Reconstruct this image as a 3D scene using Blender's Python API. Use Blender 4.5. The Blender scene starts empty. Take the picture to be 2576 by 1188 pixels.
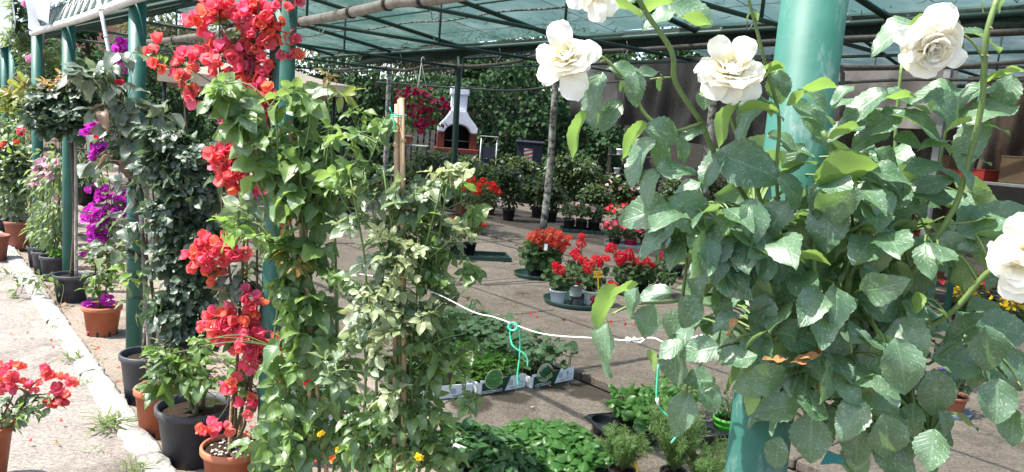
import bpy, bmesh, math, random
import numpy as np
from mathutils import Matrix, Vector

rng = np.random.default_rng(7)
random.seed(7)
scn = bpy.context.scene
COL = scn.collection

# ---------------------------------------------------------------- camera
FPX = 1910.0          # focal length for a 2576 px wide picture
EYE = 1.55
PITCH = math.radians(7.6)
ROLL = math.radians(4.4)
_f = np.array([0, math.cos(PITCH), -math.sin(PITCH)])
_u0 = np.array([0, math.sin(PITCH), math.cos(PITCH)])
_r0 = np.array([1.0, 0, 0])
CR = math.cos(ROLL) * _r0 + math.sin(ROLL) * _u0
CU = -math.sin(ROLL) * _r0 + math.cos(ROLL) * _u0
CP = np.array([0, 0, EYE])
cam_d = bpy.data.cameras.new('camera')
cam = bpy.data.objects.new('camera', cam_d)
COL.objects.link(cam)
cam_d.sensor_width = 36.0
cam_d.lens = 36.0 * FPX / 2576.0
cam_d.clip_start = 0.05
cam_d.clip_end = 900
M4 = Matrix.Identity(4)
for i in range(3):
    M4[i][0] = CR[i]; M4[i][1] = CU[i]; M4[i][2] = -_f[i]; M4[i][3] = CP[i]
cam.matrix_world = M4
scn.camera = cam

# ---------------------------------------------------------------- sky and sun
SUN_EL = math.radians(61)
SUN_AZ = math.radians(-104)      # from +Y, negative = to the left of the view
to_sun = Vector((math.sin(SUN_AZ) * math.cos(SUN_EL), math.cos(SUN_AZ) * math.cos(SUN_EL), math.sin(SUN_EL)))
world = bpy.data.worlds.new('World')
scn.world = world
world.use_nodes = True
wn = world.node_tree.nodes
wl = world.node_tree.links
sky = wn.new('ShaderNodeTexSky')
sky.sky_type = 'NISHITA'
sky.sun_disc = False
sky.sun_elevation = SUN_EL
sky.sun_rotation = SUN_AZ
sky.dust_density = 2.5
wl.new(sky.outputs['Color'], wn['Background'].inputs['Color'])
wn['Background'].inputs['Strength'].default_value = 0.15
sun_d = bpy.data.lights.new('sun', 'SUN')
sun_d.energy = 4.2
sun_d.angle = math.radians(0.5)
sun_d.color = (1.0, 0.955, 0.88)
sun = bpy.data.objects.new('sun', sun_d)
COL.objects.link(sun)
sun.rotation_euler = (-to_sun).to_track_quat('-Z', 'Y').to_euler()
sun.location = (0, 0, 30)
scn.view_settings.view_transform = 'Standard'
scn.view_settings.look = 'None'
scn.view_settings.exposure = 1.6
scn.view_settings.gamma = 1.0
scn.view_settings.use_curve_mapping = False
scn.render.engine = 'CYCLES'
scn.cycles.transparent_max_bounces = 24
scn.cycles.max_bounces = 8
scn.cycles.use_denoising = True

# ---------------------------------------------------------------- points and lines of the place
def nz(v):
    v = np.asarray(v, float)
    return v / (np.linalg.norm(v) + 1e-12)
def ray(x, y): return _f * FPX + (x - 1288) * CR + (594 - y) * CU
def P(x, y, Z):
    d = ray(x, y); return CP + d * (Z / d[1])
def G(x, y, z=0.0):
    d = ray(x, y); return CP + d * ((z - EYE) / d[2])
def px(n, Z): return n * Z / FPX
ROW0 = P(1975, 590, 1.27) * np.array([1, 1, 0])
_row1 = G(335, 905)
RD = nz((_row1 - ROW0) * np.array([1, 1, 0]))       # along the row of posts, away from the viewer
PD = np.array([-RD[1], RD[0], 0.0])
if PD[0] < 0: PD = -PD                               # across, into the shade house
UP = np.array([0, 0, 1.0])
def W(o, l, z=0.0): return ROW0 + PD * o + RD * l + UP * z

# ---------------------------------------------------------------- objects
def thing(name, label, cat, loc=(0, 0, 0), group=None):
    o = bpy.data.objects.new(name, None)
    o.empty_display_size = 0.05
    COL.objects.link(o)
    o.location = tuple(loc)
    o['label'] = label; o['category'] = cat
    if group: o['group'] = group
    return o
def wloc(o):
    v = np.zeros(3)
    while o is not None:
        v = v + np.array(o.location); o = o.parent
    return v
def mesh_of(name, V, F, mats, smooth=True, uv=None, rnd=None, mi=None):
    me = bpy.data.meshes.new(name)
    V = np.asarray(V, np.float32)
    if isinstance(F, np.ndarray):
        k = F.shape[1]; nf = len(F)
        me.vertices.add(len(V)); me.vertices.foreach_set('co', V.ravel())
        me.loops.add(nf * k); me.loops.foreach_set('vertex_index', F.astype(np.int32).ravel())
        me.polygons.add(nf)
        me.polygons.foreach_set('loop_start', np.arange(0, nf * k, k, dtype=np.int32))
        me.update(calc_edges=True)
    else:
        me.from_pydata([tuple(v) for v in V.tolist()], [], [tuple(f) for f in F])
    for m in (mats if isinstance(mats, (list, tuple)) else [mats]):
        me.materials.append(m)
    if smooth: me.polygons.foreach_set('use_smooth', np.ones(len(me.polygons), bool))
    if uv is not None:
        l = me.uv_layers.new(name='UVMap'); l.data.foreach_set('uv', np.asarray(uv, np.float32).ravel())
    if rnd is not None:
        a = me.attributes.new('rnd', 'FLOAT', 'FACE'); a.data.foreach_set('value', np.asarray(rnd, np.float32))
    if mi is not None: me.polygons.foreach_set('material_index', np.asarray(mi, np.int32))
    me.update()
    return me
def part(T, name, geo, mat, smooth=True, kind=None, label=None, uv=None, rnd=None, mi=None):
    V, F = geo
    V = np.asarray(V, float) - wloc(T)
    o = bpy.data.objects.new(name, mesh_of(name, V, F, mat, smooth, uv, rnd, mi))
    COL.objects.link(o); o.parent = T
    if kind: o['kind'] = kind
    if label: o['label'] = label
    return o
def solo(name, label, cat, geo, mat, loc=None, group=None, smooth=True, kind=None):
    V, F = geo
    V = np.asarray(V, float)
    if loc is None: loc = np.array([V[:, 0].mean(), V[:, 1].mean(), V[:, 2].min()])
    o = bpy.data.objects.new(name, mesh_of(name, V - np.asarray(loc), F, mat, smooth))
    COL.objects.link(o); o.location = tuple(loc)
    if label: o['label'] = label
    if cat: o['category'] = cat
    if group: o['group'] = group
    if kind: o['kind'] = kind
    return o
def copy_tree(o, parent=None):
    c = o.copy(); COL.objects.link(c)
    if parent is not None: c.parent = parent
    for ch in list(o.children): copy_tree(ch, c)
    return c

# ---------------------------------------------------------------- shapes (V, F)
def join(gs):
    V = []; F = []; n = 0
    for v, f in gs:
        v = np.asarray(v, float)
        V.append(v); F += [tuple(int(i) + n for i in q) for q in f]; n += len(v)
    return np.concatenate(V), F
def smooth_path(pts, k=4):
    pts = np.asarray(pts, float)
    if len(pts) < 3: 
        return np.array([pts[0] + (pts[-1] - pts[0]) * t for t in np.linspace(0, 1, 2)])
    q = np.vstack([2 * pts[0] - pts[1], pts, 2 * pts[-1] - pts[-2]])
    out = []
    for i in range(1, len(q) - 2):
        for t in np.linspace(0, 1, k, endpoint=False):
            a, b, c, d = q[i - 1], q[i], q[i + 1], q[i + 2]
            out.append(.5 * ((2 * b) + (-a + c) * t + (2 * a - 5 * b + 4 * c - d) * t * t + (-a + 3 * b - 3 * c + d) * t ** 3))
    out.append(pts[-1])
    return np.array(out)
def tube(pts, r, sides=8, k=1, caps=True):
    pts = smooth_path(pts, k) if k > 1 else np.asarray(pts, float)
    n = len(pts)
    if np.isscalar(r): rr = np.full(n, r)
    else: rr = np.interp(np.linspace(0, 1, n), np.linspace(0, 1, len(r)), r)
    T = np.gradient(pts, axis=0)
    ref = np.array([0.31, 0.87, 0.38])
    V = []
    for i in range(n):
        t = nz(T[i]); a = np.cross(t, ref)
        if np.linalg.norm(a) < .1: a = np.cross(t, [1, 0, 0])
        a = nz(a); b = np.cross(t, a)
        for j in range(sides):
            an = 2 * math.pi * j / sides
            V.append(pts[i] + rr[i] * (math.cos(an) * a + math.sin(an) * b))
    F = []
    for i in range(n - 1):
        for j in range(sides):
            j2 = (j + 1) % sides
            F.append((i * sides + j, i * sides + j2, (i + 1) * sides + j2, (i + 1) * sides + j))
    if caps and sides > 2:
        F.append(tuple(range(sides - 1, -1, -1)))
        F.append(tuple((n - 1) * sides + j for j in range(sides)))
    return np.array(V), F
def lathe(prof, c, seg=32, ex=1.0, ang=0.0):
    V = []; F = []
    for (r, z) in prof:
        for j in range(seg):
            a = 2 * math.pi * j / seg
            x, y = r * math.cos(a) * ex, r * math.sin(a)
            V.append((c[0] + x * math.cos(ang) - y * math.sin(ang), c[1] + x * math.sin(ang) + y * math.cos(ang), c[2] + z))
    for i in range(len(prof) - 1):
        for j in range(seg):
            j2 = (j + 1) % seg
            F.append((i * seg + j, i * seg + j2, (i + 1) * seg + j2, (i + 1) * seg + j))
    return np.array(V), F
def disc(c, r, seg=24, z=0.0):
    V = [(c[0], c[1], c[2] + z)] + [(c[0] + r * math.cos(2 * math.pi * j / seg), c[1] + r * math.sin(2 * math.pi * j / seg), c[2] + z) for j in range(seg)]
    return np.array(V), [(0, 1 + j, 1 + (j + 1) % seg) for j in range(seg)]
def box(c, size, ax=None):
    ax = np.eye(3) if ax is None else np.asarray(ax, float)
    c = np.asarray(c, float); h = np.asarray(size, float) / 2
    V = [c + sx * h[0] * ax[0] + sy * h[1] * ax[1] + sz * h[2] * ax[2] for sx in (-1, 1) for sy in (-1, 1) for sz in (-1, 1)]
    F = [(0, 1, 3, 2), (4, 6, 7, 5), (0, 4, 5, 1), (2, 3, 7, 6), (0, 2, 6, 4), (1, 5, 7, 3)]
    if np.dot(np.cross(ax[0], ax[1]), ax[2]) < 0: F = [f[::-1] for f in F]
    return np.array(V), F
def cbox(c, size, ax=None, b=0.006, seg=2):
    V, F = box(c, size, ax)
    bm = bmesh.new()
    vs = [bm.verts.new(v) for v in V]
    for f in F: bm.faces.new([vs[i] for i in f])
    bmesh.ops.recalc_face_normals(bm, faces=bm.faces)
    bmesh.ops.bevel(bm, geom=list(bm.edges), offset=b, segments=seg, affect='EDGES', profile=.5)
    bm.verts.index_update()
    out = np.array([v.co[:] for v in bm.verts]), [tuple(v.index for v in f.verts) for f in bm.faces]
    bm.free()
    return out
def extrude_poly(pts, d):
    """flat polygon pts (k,3) thickened by vector d"""
    pts = np.asarray(pts, float); k = len(pts); d = np.asarray(d, float)
    V = np.vstack([pts, pts + d])
    F = [tuple(range(k - 1, -1, -1)), tuple(range(k, 2 * k))] + [(i, (i + 1) % k, k + (i + 1) % k, k + i) for i in range(k)]
    return V, F
def sheet(P0, eu, ev, nu, nv, fn=None):
    """grid P0 + u*eu + v*ev (+ fn(u,v) vector)"""
    V = []
    for i in range(nu + 1):
        for j in range(nv + 1):
            u, v = i / nu, j / nv
            q = np.asarray(P0) + u * np.asarray(eu) + v * np.asarray(ev)
            if fn: q = q + fn(u, v)
            V.append(q)
    F = [(i * (nv + 1) + j, (i + 1) * (nv + 1) + j, (i + 1) * (nv + 1) + j + 1, i * (nv + 1) + j + 1) for i in range(nu) for j in range(nv)]
    return np.array(V), F
# ---------------------------------------------------------------- materials
def nodes(name):
    m = bpy.data.materials.new(name); m.use_nodes = True
    nt = m.node_tree
    b = nt.nodes['Principled BSDF']
    return m, nt, b, nt.nodes['Material Output']
def N(nt, t, **kw):
    n = nt.nodes.new(t)
    for k, v in kw.items(): setattr(n, k, v)
    return n
def mixc(nt, fac, a, b, blend='MIX'):
    n = N(nt, 'ShaderNodeMix', data_type='RGBA', blend_type=blend)
    for s, v in ((0, fac), (6, a), (7, b)):
        if hasattr(v, 'links'): nt.links.new(v, n.inputs[s])
        elif s == 0: n.inputs[0].default_value = v
        else: n.inputs[s].default_value = (*v, 1)
    return n.outputs[2]
def math_(nt, op, a, b=None, clamp=False):
    n = N(nt, 'ShaderNodeMath', operation=op, use_clamp=clamp)
    for i, v in enumerate((a, b)):
        if v is None: continue
        if hasattr(v, 'links'): nt.links.new(v, n.inputs[i])
        else: n.inputs[i].default_value = v
    return n.outputs[0]
def ramp(nt, fac, stops):
    n = N(nt, 'ShaderNodeValToRGB')
    el = n.color_ramp.elements
    while len(el) < len(stops): el.new(.5)
    for e, (p, c) in zip(el, stops):
        e.position = p; e.color = (*c, 1) if len(c) == 3 else c
    nt.links.new(fac, n.inputs[0])
    return n.outputs[0]
def noise(nt, vec, scale, detail=5, rough=.6, dist=0.0):
    n = N(nt, 'ShaderNodeTexNoise')
    n.inputs['Scale'].default_value = scale; n.inputs['Detail'].default_value = detail
    n.inputs['Roughness'].default_value = rough; n.inputs['Distortion'].default_value = dist
    if vec is not None: nt.links.new(vec, n.inputs['Vector'])
    return n.outputs['Fac']
def objco(nt): return N(nt, 'ShaderNodeTexCoord').outputs['Object']
def geoco(nt): return N(nt, 'ShaderNodeNewGeometry').outputs['Position']
def bump(nt, b, h, strength=.3, dist=.01):
    n = N(nt, 'ShaderNodeBump'); n.inputs['Strength'].default_value = strength; n.inputs['Distance'].default_value = dist
    nt.links.new(h, n.inputs['Height']); nt.links.new(n.outputs[0], b.inputs['Normal'])
def plain(name, c1, c2=None, rough=.6, spec=.4, scale=12, bumps=.15, metallic=0, bd=.003, lo=.35, hi=.65):
    m, nt, b, out = nodes(name)
    c2 = c2 or tuple(x * .7 for x in c1)
    f = noise(nt, geoco(nt), scale, 6, .65)
    nt.links.new(ramp(nt, f, [(lo, c1), (hi, c2)]), b.inputs['Base Color'])
    b.inputs['Roughness'].default_value = rough
    b.inputs['Specular IOR Level'].default_value = spec
    b.inputs['Metallic'].default_value = metallic
    if bumps: bump(nt, b, noise(nt, geoco(nt), scale * 6, 4), bumps, bd)
    return m
def leafmat(name, c1, c2, tr=(.22, .4, .05), trf=.35, rough=.42, spec=.5, dust_sheen=0.0, spots=0.0, veins=1.0, back=None, nscale=60):
    m, nt, b, out = nodes(name)
    oi = N(nt, 'ShaderNodeObjectInfo').outputs['Random']
    at = N(nt, 'ShaderNodeAttribute', attribute_name='rnd').outputs['Fac']
    r = math_(nt, 'FRACT', math_(nt, 'ADD', oi, at))
    uv = N(nt, 'ShaderNodeTexCoord').outputs['UV']
    sp = N(nt, 'ShaderNodeSeparateXYZ'); nt.links.new(uv, sp.inputs[0])
    u, v = sp.outputs[0], sp.outputs[1]
    au = math_(nt, 'ABSOLUTE', math_(nt, 'SUBTRACT', u, .5))
    mid = math_(nt, 'SUBTRACT', 1.0, math_(nt, 'MULTIPLY', au, 22.0), True)
    w = math_(nt, 'SINE', math_(nt, 'MULTIPLY', math_(nt, 'SUBTRACT', v, math_(nt, 'MULTIPLY', au, .55)), 52.0))
    side = math_(nt, 'MULTIPLY', math_(nt, 'POWER', math_(nt, 'MAXIMUM', w, 0.0), 8.0), .5)
    vein = math_(nt, 'MULTIPLY', math_(nt, 'MAXIMUM', mid, side), veins, True)
    base = mixc(nt, r, c1, c2)
    nf = noise(nt, geoco(nt), nscale, 4)
    base = mixc(nt, math_(nt, 'MULTIPLY', nf, .45), base, tuple(x * .55 for x in c1))
    lighter = tuple(min(1, x * 1.7 + .05) for x in c2)
    base = mixc(nt, math_(nt, 'MULTIPLY', vein, .45), base, lighter)
    g = N(nt, 'ShaderNodeNewGeometry')
    bk = back or tuple(min(1, x * 1.25 + .03) for x in c2)
    base = mixc(nt, g.outputs['Backfacing'], base, bk)
    if dust_sheen:
        dn = ramp(nt, noise(nt, geoco(nt), 30, 5, .7), [(.4, (0, 0, 0)), (.75, (dust_sheen,) * 3)])  # dust on some leaves, whitish sheen painted into the colour on others
        base = mixc(nt, dn, base, (.38, .48, .39))
    if spots:
        vo = N(nt, 'ShaderNodeTexVoronoi'); vo.inputs['Scale'].default_value = 330; vo.inputs['Randomness'].default_value = 1.0
        nt.links.new(geoco(nt), vo.inputs['Vector'])
        thr = math_(nt, 'MULTIPLY', math_(nt, 'POWER', math_(nt, 'MULTIPLY', noise(nt, geoco(nt), 140, 3), 1.25), 2.5), spots)
        sm = math_(nt, 'LESS_THAN', vo.outputs['Distance'], thr)
        base = mixc(nt, math_(nt, 'MULTIPLY', sm, .42), base, (.45, .52, .47))
    nt.links.new(base, b.inputs['Base Color'])
    b.inputs['Roughness'].default_value = rough
    b.inputs['Specular IOR Level'].default_value = spec
    bump(nt, b, math_(nt, 'ADD', math_(nt, 'MULTIPLY', vein, -1.0), math_(nt, 'MULTIPLY', nf, .6)), .35, .0015)
    t = N(nt, 'ShaderNodeBsdfTranslucent')
    nt.links.new(mixc(nt, .4, tr, base), t.inputs['Color'])
    mx = N(nt, 'ShaderNodeMixShader'); mx.inputs[0].default_value = trf
    nt.links.new(b.outputs[0], mx.inputs[1]); nt.links.new(t.outputs[0], mx.inputs[2])
    nt.links.new(mx.outputs[0], out.inputs[0])
    return m
def petalmat(name, stops, tr=.4, rough=.6, base_uv=None):
    """colour by the flower's own random value; paler or darker towards the petal's base"""
    m, nt, b, out = nodes(name)
    oi = N(nt, 'ShaderNodeObjectInfo').outputs['Random']
    at = N(nt, 'ShaderNodeAttribute', attribute_name='rnd').outputs['Fac']
    r = math_(nt, 'FRACT', math_(nt, 'ADD', oi, at))
    c = ramp(nt, r, [(i / max(1, len(stops) - 1), s) for i, s in enumerate(stops)])
    if base_uv:
        uv = N(nt, 'ShaderNodeTexCoord').outputs['UV']
        sp = N(nt, 'ShaderNodeSeparateXYZ'); nt.links.new(uv, sp.inputs[0])
        f = ramp(nt, sp.outputs[1], [(0.05, (1, 1, 1)), (.5, (0, 0, 0))])
        c = mixc(nt, f, c, base_uv)
    nt.links.new(c, b.inputs['Base Color'])
    b.inputs['Roughness'].default_value = rough; b.inputs['Specular IOR Level'].default_value = .25
    bump(nt, b, noise(nt, geoco(nt), 180, 3), .2, .001)
    t = N(nt, 'ShaderNodeBsdfTranslucent'); nt.links.new(c, t.inputs['Color'])
    mx = N(nt, 'ShaderNodeMixShader'); mx.inputs[0].default_value = tr
    nt.links.new(b.outputs[0], mx.inputs[1]); nt.links.new(t.outputs[0], mx.inputs[2])
    nt.links.new(mx.outputs[0], out.inputs[0])
    return m
def concrete(name, c1, c2, dark, stain=.5, wet=None, rough=.9):
    m, nt, b, out = nodes(name)
    g = geoco(nt)
    base = ramp(nt, noise(nt, g, 2.2, 8, .7), [(.3, c1), (.7, c2)])
    fine = noise(nt, g, 55, 6, .75)
    base = mixc(nt, ramp(nt, fine, [(.42, (0, 0, 0)), (.62, (.75,) * 3)]), base, tuple(x * .42 for x in c1))
    st = ramp(nt, noise(nt, g, 1.1, 7, .75, .6), [(.52, (0, 0, 0)), (.68, (stain,) * 3)])
    base = mixc(nt, st, base, dark)
    grit = N(nt, 'ShaderNodeTexVoronoi'); grit.inputs['Scale'].default_value = 95; nt.links.new(g, grit.inputs['Vector'])
    gm = math_(nt, 'LESS_THAN', grit.outputs['Distance'], math_(nt, 'MULTIPLY', noise(nt, g, 9, 3), .42))
    base = mixc(nt, math_(nt, 'MULTIPLY', gm, .45), base, tuple(min(1, x * 1.5) for x in c2))
    st2 = N(nt, 'ShaderNodeMapping'); st2.inputs['Rotation'].default_value = (0, 0, math.atan2(RD[1], RD[0])); st2.inputs['Scale'].default_value = (3, 40, 1)
    nt.links.new(g, st2.inputs['Vector'])
    base = mixc(nt, ramp(nt, noise(nt, st2.outputs[0], 1.0, 4, .7), [(.5, (0, 0, 0)), (.7, (.3,) * 3)]), base, dark)
    if wet is not None:
        ds = N(nt, 'ShaderNodeVectorMath', operation='DISTANCE'); nt.links.new(g, ds.inputs[0])
        for c, rad in wet:
            ds = N(nt, 'ShaderNodeVectorMath', operation='DISTANCE'); nt.links.new(g, ds.inputs[0]); ds.inputs[1].default_value = tuple(c)
            d = math_(nt, 'ADD', ds.outputs['Value'], math_(nt, 'MULTIPLY', noise(nt, g, 4.5, 6, .7), rad * 1.3))
            w = ramp(nt, math_(nt, 'DIVIDE', d, rad * 1.7), [(.72, (.85,) * 3), (.86, (0, 0, 0))])
            base = mixc(nt, w, base, (.045, .035, .026))
    nt.links.new(base, b.inputs['Base Color'])
    b.inputs['Roughness'].default_value = rough
    b.inputs['Specular IOR Level'].default_value = .25
    bump(nt, b, math_(nt, 'ADD', fine, noise(nt, g, 220, 3)), .7, .009)
    return m
def netmat(name, col, open_=.35):
    m, nt, b, out = nodes(name)
    g = geoco(nt)
    mp = N(nt, 'ShaderNodeMapping'); mp.inputs['Rotation'].default_value = (0, 0, -math.atan2(RD[1], RD[0])); mp.inputs['Scale'].default_value = (1.2, 42, 1)
    nt.links.new(g, mp.inputs['Vector'])
    s = noise(nt, mp.outputs[0], 1.6, 4, .7)
    blot = noise(nt, g, 1.3, 5, .65)
    c = mixc(nt, ramp(nt, s, [(.35, (0, 0, 0)), (.7, (.75,) * 3)]), col, tuple(x * .62 for x in col))
    c = mixc(nt, ramp(nt, blot, [(.45, (0, 0, 0)), (.75, (.4,) * 3)]), c, (.22, .27, .25))
    fine = noise(nt, g, 70, 3, .7)
    d = N(nt, 'ShaderNodeBsdfDiffuse'); nt.links.new(c, d.inputs['Color'])
    t = N(nt, 'ShaderNodeBsdfTranslucent'); nt.links.new(c, t.inputs['Color'])
    m1 = N(nt, 'ShaderNodeMixShader'); m1.inputs[0].default_value = .6
    nt.links.new(d.outputs[0], m1.inputs[1]); nt.links.new(t.outputs[0], m1.inputs[2])
    tp = N(nt, 'ShaderNodeBsdfTransparent'); tp.inputs['Color'].default_value = (.97, 1, .97, 1)
    m2 = N(nt, 'ShaderNodeMixShader')
    lw = N(nt, 'ShaderNodeLayerWeight'); lw.inputs['Blend'].default_value = .5
    face = math_(nt, 'POWER', math_(nt, 'SUBTRACT', 1.0, lw.outputs['Facing'], True), 1.3)     # a woven mesh is open seen square on, closed seen along it
    op = ramp(nt, math_(nt, 'ADD', math_(nt, 'MULTIPLY', fine, .5), math_(nt, 'MULTIPLY', s, .5)), [(.35, (open_ * .6,) * 3), (.65, (open_ * 1.4,) * 3)])
    nt.links.new(math_(nt, 'MULTIPLY', op, face), m2.inputs[0])
    nt.links.new(m1.outputs[0], m2.inputs[1]); nt.links.new(tp.outputs[0], m2.inputs[2])
    nt.links.new(m2.outputs[0], out.inputs[0])
    return m

M = {}
def post_paint():
    m, nt, b, out = nodes('green_paint')
    g = geoco(nt)
    base = ramp(nt, noise(nt, g, 5, 6, .7), [(.35, (.009, .08, .06)), (.68, (.02, .115, .09))])
    mp = N(nt, 'ShaderNodeMapping'); mp.inputs['Scale'].default_value = (14, 14, 5); nt.links.new(g, mp.inputs['Vector'])
    chip = ramp(nt, noise(nt, mp.outputs[0], 1.0, 7, .8), [(.62, (0, 0, 0)), (.66, (.8,) * 3)])
    base = mixc(nt, chip, base, (.1, .075, .055))
    nt.links.new(base, b.inputs['Base Color']); b.inputs['Roughness'].default_value = .48
    bump(nt, b, noise(nt, g, 60, 5), .25, .003)
    return m
M['green_paint'] = post_paint()
def worn_paint():
    m, nt, b, out = nodes('worn_green_paint')
    g = geoco(nt)
    base = ramp(nt, noise(nt, g, 6, 6, .7), [(.35, (.022, .105, .08)), (.68, (.045, .15, .118))])
    mp = N(nt, 'ShaderNodeMapping'); mp.inputs['Scale'].default_value = (13, 13, 4.5); nt.links.new(g, mp.inputs['Vector'])
    scuff = ramp(nt, noise(nt, mp.outputs[0], 1.0, 7, .75), [(.56, (0, 0, 0)), (.68, (.42,) * 3)])
    base = mixc(nt, scuff, base, (.3, .35, .35))
    rust = ramp(nt, noise(nt, g, 38, 8, .8), [(.66, (0, 0, 0)), (.7, (.7,) * 3)])
    base = mixc(nt, rust, base, (.09, .06, .045))
    nt.links.new(base, b.inputs['Base Color'])
    b.inputs['Roughness'].default_value = .55; b.inputs['Specular IOR Level'].default_value = .3
    bump(nt, b, noise(nt, g, 90, 4), .1, .002)
    return m
M['worn_green'] = worn_paint()
M['truss'] = plain('truss_paint', (.012, .045, .035), (.03, .06, .05), .55, .4, 14, .1)
M['darkpipe'] = plain('dark_pipe', (.06, .058, .055), (.11, .1, .095), .6, .3, 20, .1)
M['greypipe'] = plain('grey_pipe', (.3, .28, .25), (.17, .15, .13), .65, .3, 20, .1)
M['whitepipe'] = plain('white_pipe', (.62, .62, .6), (.4, .4, .38), .5, .4, 18, .05)
M['wire'] = plain('steel_wire', (.08, .08, .08), rough=.5, bumps=0)
M['rope_white'] = plain('white_rope', (.75, .76, .74), (.55, .56, .55), .7, .3, 60, .2)
M['rope_black'] = plain('black_rope', (.03, .03, .03), (.4, .4, .4), .7, .3, 30, .1, lo=.5, hi=.56)
M['twine'] = plain('green_twine', (.02, .42, .24), (.08, .52, .33), .45, .5, 40, .05)
M['net'] = netmat('shade_net', (.048, .1, .087), .42)
M['net2'] = netmat('blue_shade_net', (.034, .058, .06), .36)
M['bark'] = plain('bark', (.11, .08, .055), (.05, .036, .025), .85, .2, 40, .6, bd=.006)
M['twig'] = plain('twig', (.1, .075, .045), (.06, .075, .03), .75, .3, 30, .3)
M['cane'] = plain('green_cane', (.13, .2, .055), (.09, .14, .045), .5, .4, 25, .15)
M['redcane'] = plain('brown_cane', (.2, .15, .06), (.1, .13, .045), .55, .4, 20, .15)
M['bamboo'] = plain('bamboo', (.5, .34, .2), (.33, .21, .12), .6, .35, 18, .2)
M['oldwood'] = plain('weathered_wood', (.5, .49, .46), (.09, .088, .08), .9, .2, 9, .5, bd=.006, lo=.42, hi=.58)
M['soil'] = plain('soil', (.025, .017, .012), (.055, .038, .028), .95, .1, 60, .9, bd=.012)
M['stones'] = plain('pale_stones', (.5, .46, .4), (.3, .26, .22), .8, .3, 40, .2)
M['darkpot'] = plain('dark_plastic', (.03, .031, .04), (.085, .085, .09), .55, .45, 7, .12, lo=.45, hi=.78)
M['blackpot'] = plain('black_plastic', (.012, .012, .014), (.022, .022, .025), .38, .5, 14, .05)
M['terracotta'] = plain('terracotta_plastic', (.36, .1, .045), (.4, .17, .1), .6, .35, 7, .12, lo=.45, hi=.78)
M['terra_dull'] = plain('dull_terracotta', (.3, .1, .065), (.2, .075, .055), .65, .3, 9, .1)
M['whitepot'] = plain('white_plastic', (.84, .85, .87), (.76, .77, .8), .4, .45, 8, .03)
M['pinkpot'] = plain('pink_plastic', (.62, .03, .13), rough=.4, bumps=.03)
M['limepot'] = plain('lime_plastic', (.1, .52, .05), (.08, .44, .05), .38, .5, 8, .03)
M['greensaucer'] = plain('dark_green_plastic', (.014, .05, .042), (.03, .062, .055), .45, .45, 12, .05)
M['bluesaucer'] = plain('blue_plastic', (.16, .25, .36), (.24, .33, .42), .45, .45, 12, .05)
M['cardboard'] = plain('white_card', (.86, .87, .89), (.8, .81, .84), .55, .35, 6, .04)
M['print_green'] = plain('dark_green_print', (.012, .07, .04), rough=.45, bumps=0)
M['print_grey'] = plain('grey_print', (.36, .37, .39), rough=.6, bumps=0)
M['print_lime'] = plain('lime_print', (.3, .5, .05), rough=.5, bumps=0)
M['print_cream'] = plain('cream_print', (.72, .7, .45), rough=.5, bumps=0)
M['print_white'] = plain('white_print', (.82, .82, .82), rough=.5, bumps=0)
M['print_red'] = plain('red_print', (.6, .08, .06), rough=.5, bumps=0)
M['print_black'] = plain('black_print', (.02, .02, .02), rough=.6, bumps=0)
M['pic_parsley'] = plain('parsley_picture', (.02, .14, .03), (.14, .36, .1), .4, .5, 95, 0, lo=.4, hi=.6)
M['pic_pale'] = plain('pale_picture', (.6, .6, .46), (.14, .22, .1), .4, .5, 28, 0)
M['pic_cuke'] = plain('cucumber_picture', (.03, .13, .05), (.015, .07, .03), .4, .5, 40, 0)
M['yellow_tag'] = plain('yellow_plastic', (.85, .5, .05), (.75, .42, .04), .4, .45, 8, 0)
M['teal_tag'] = plain('teal_plastic', (.01, .2, .2), rough=.4, bumps=0)
M['orange_card'] = plain('orange_card', (.85, .27, .03), rough=.5, bumps=0)
M['fabric'] = plain('beige_canvas', (.56, .47, .4), (.46, .38, .33), .85, .2, 5, .2)
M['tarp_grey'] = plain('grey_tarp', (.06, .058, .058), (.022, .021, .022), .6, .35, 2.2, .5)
M['net_dark'] = plain('frayed_dark_net', (.03, .045, .04), (.015, .02, .018), .9, .1, 30, .3)
M['tarp_sky'] = plain('pale_blue_grey_sheet', (.3, .33, .36), (.24, .27, .3), .5, .4, 3, .1)
M['tarp_pale'] = plain('pale_tarp', (.3, .28, .27), (.2, .18, .17), .5, .4, 4, .4)
M['tarp_brown'] = plain('brown_tarp', (.095, .068, .052), (.04, .028, .022), .5, .4, 4, .3)
M['carton'] = plain('brown_carton', (.15, .1, .065), (.12, .08, .05), .8, .2, 8, .1)
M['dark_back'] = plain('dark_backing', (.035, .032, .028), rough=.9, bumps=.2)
M['redcrate'] = plain('red_plastic', (.4, .035, .025), rough=.45, bumps=.03)
M['bbq_white'] = plain('white_render', (.66, .68, .73), (.5, .51, .54), .8, .2, 5, .35, lo=.42, hi=.75)
M['bbq_red'] = plain('red_brick_paint', (.17, .032, .022), (.1, .024, .02), .75, .3, 14, .2)
M['soot'] = plain('soot', (.018, .018, .018), rough=.95, bumps=.3)
M['steel'] = plain('galvanised_steel', (.32, .34, .35), (.24, .25, .26), .45, .5, 12, .05, metallic=.5)
M['binplastic'] = plain('blue_black_bin', (.022, .026, .045), rough=.5, bumps=.05)
M['wall_pink'] = plain('pink_render', (.42, .19, .15), (.36, .165, .13), .9, .2, 1.2, .2)
M['wall_cream'] = plain('cream_render', (.5, .38, .29), (.44, .33, .25), .9, .2, 1.5, .2)
M['roof_tile'] = plain('roof_tile', (.26, .12, .08), (.17, .08, .06), .9, .2, 8, .3)
M['window'] = plain('window_glass', (.03, .035, .04), rough=.12, spec=.6, bumps=0)
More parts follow.
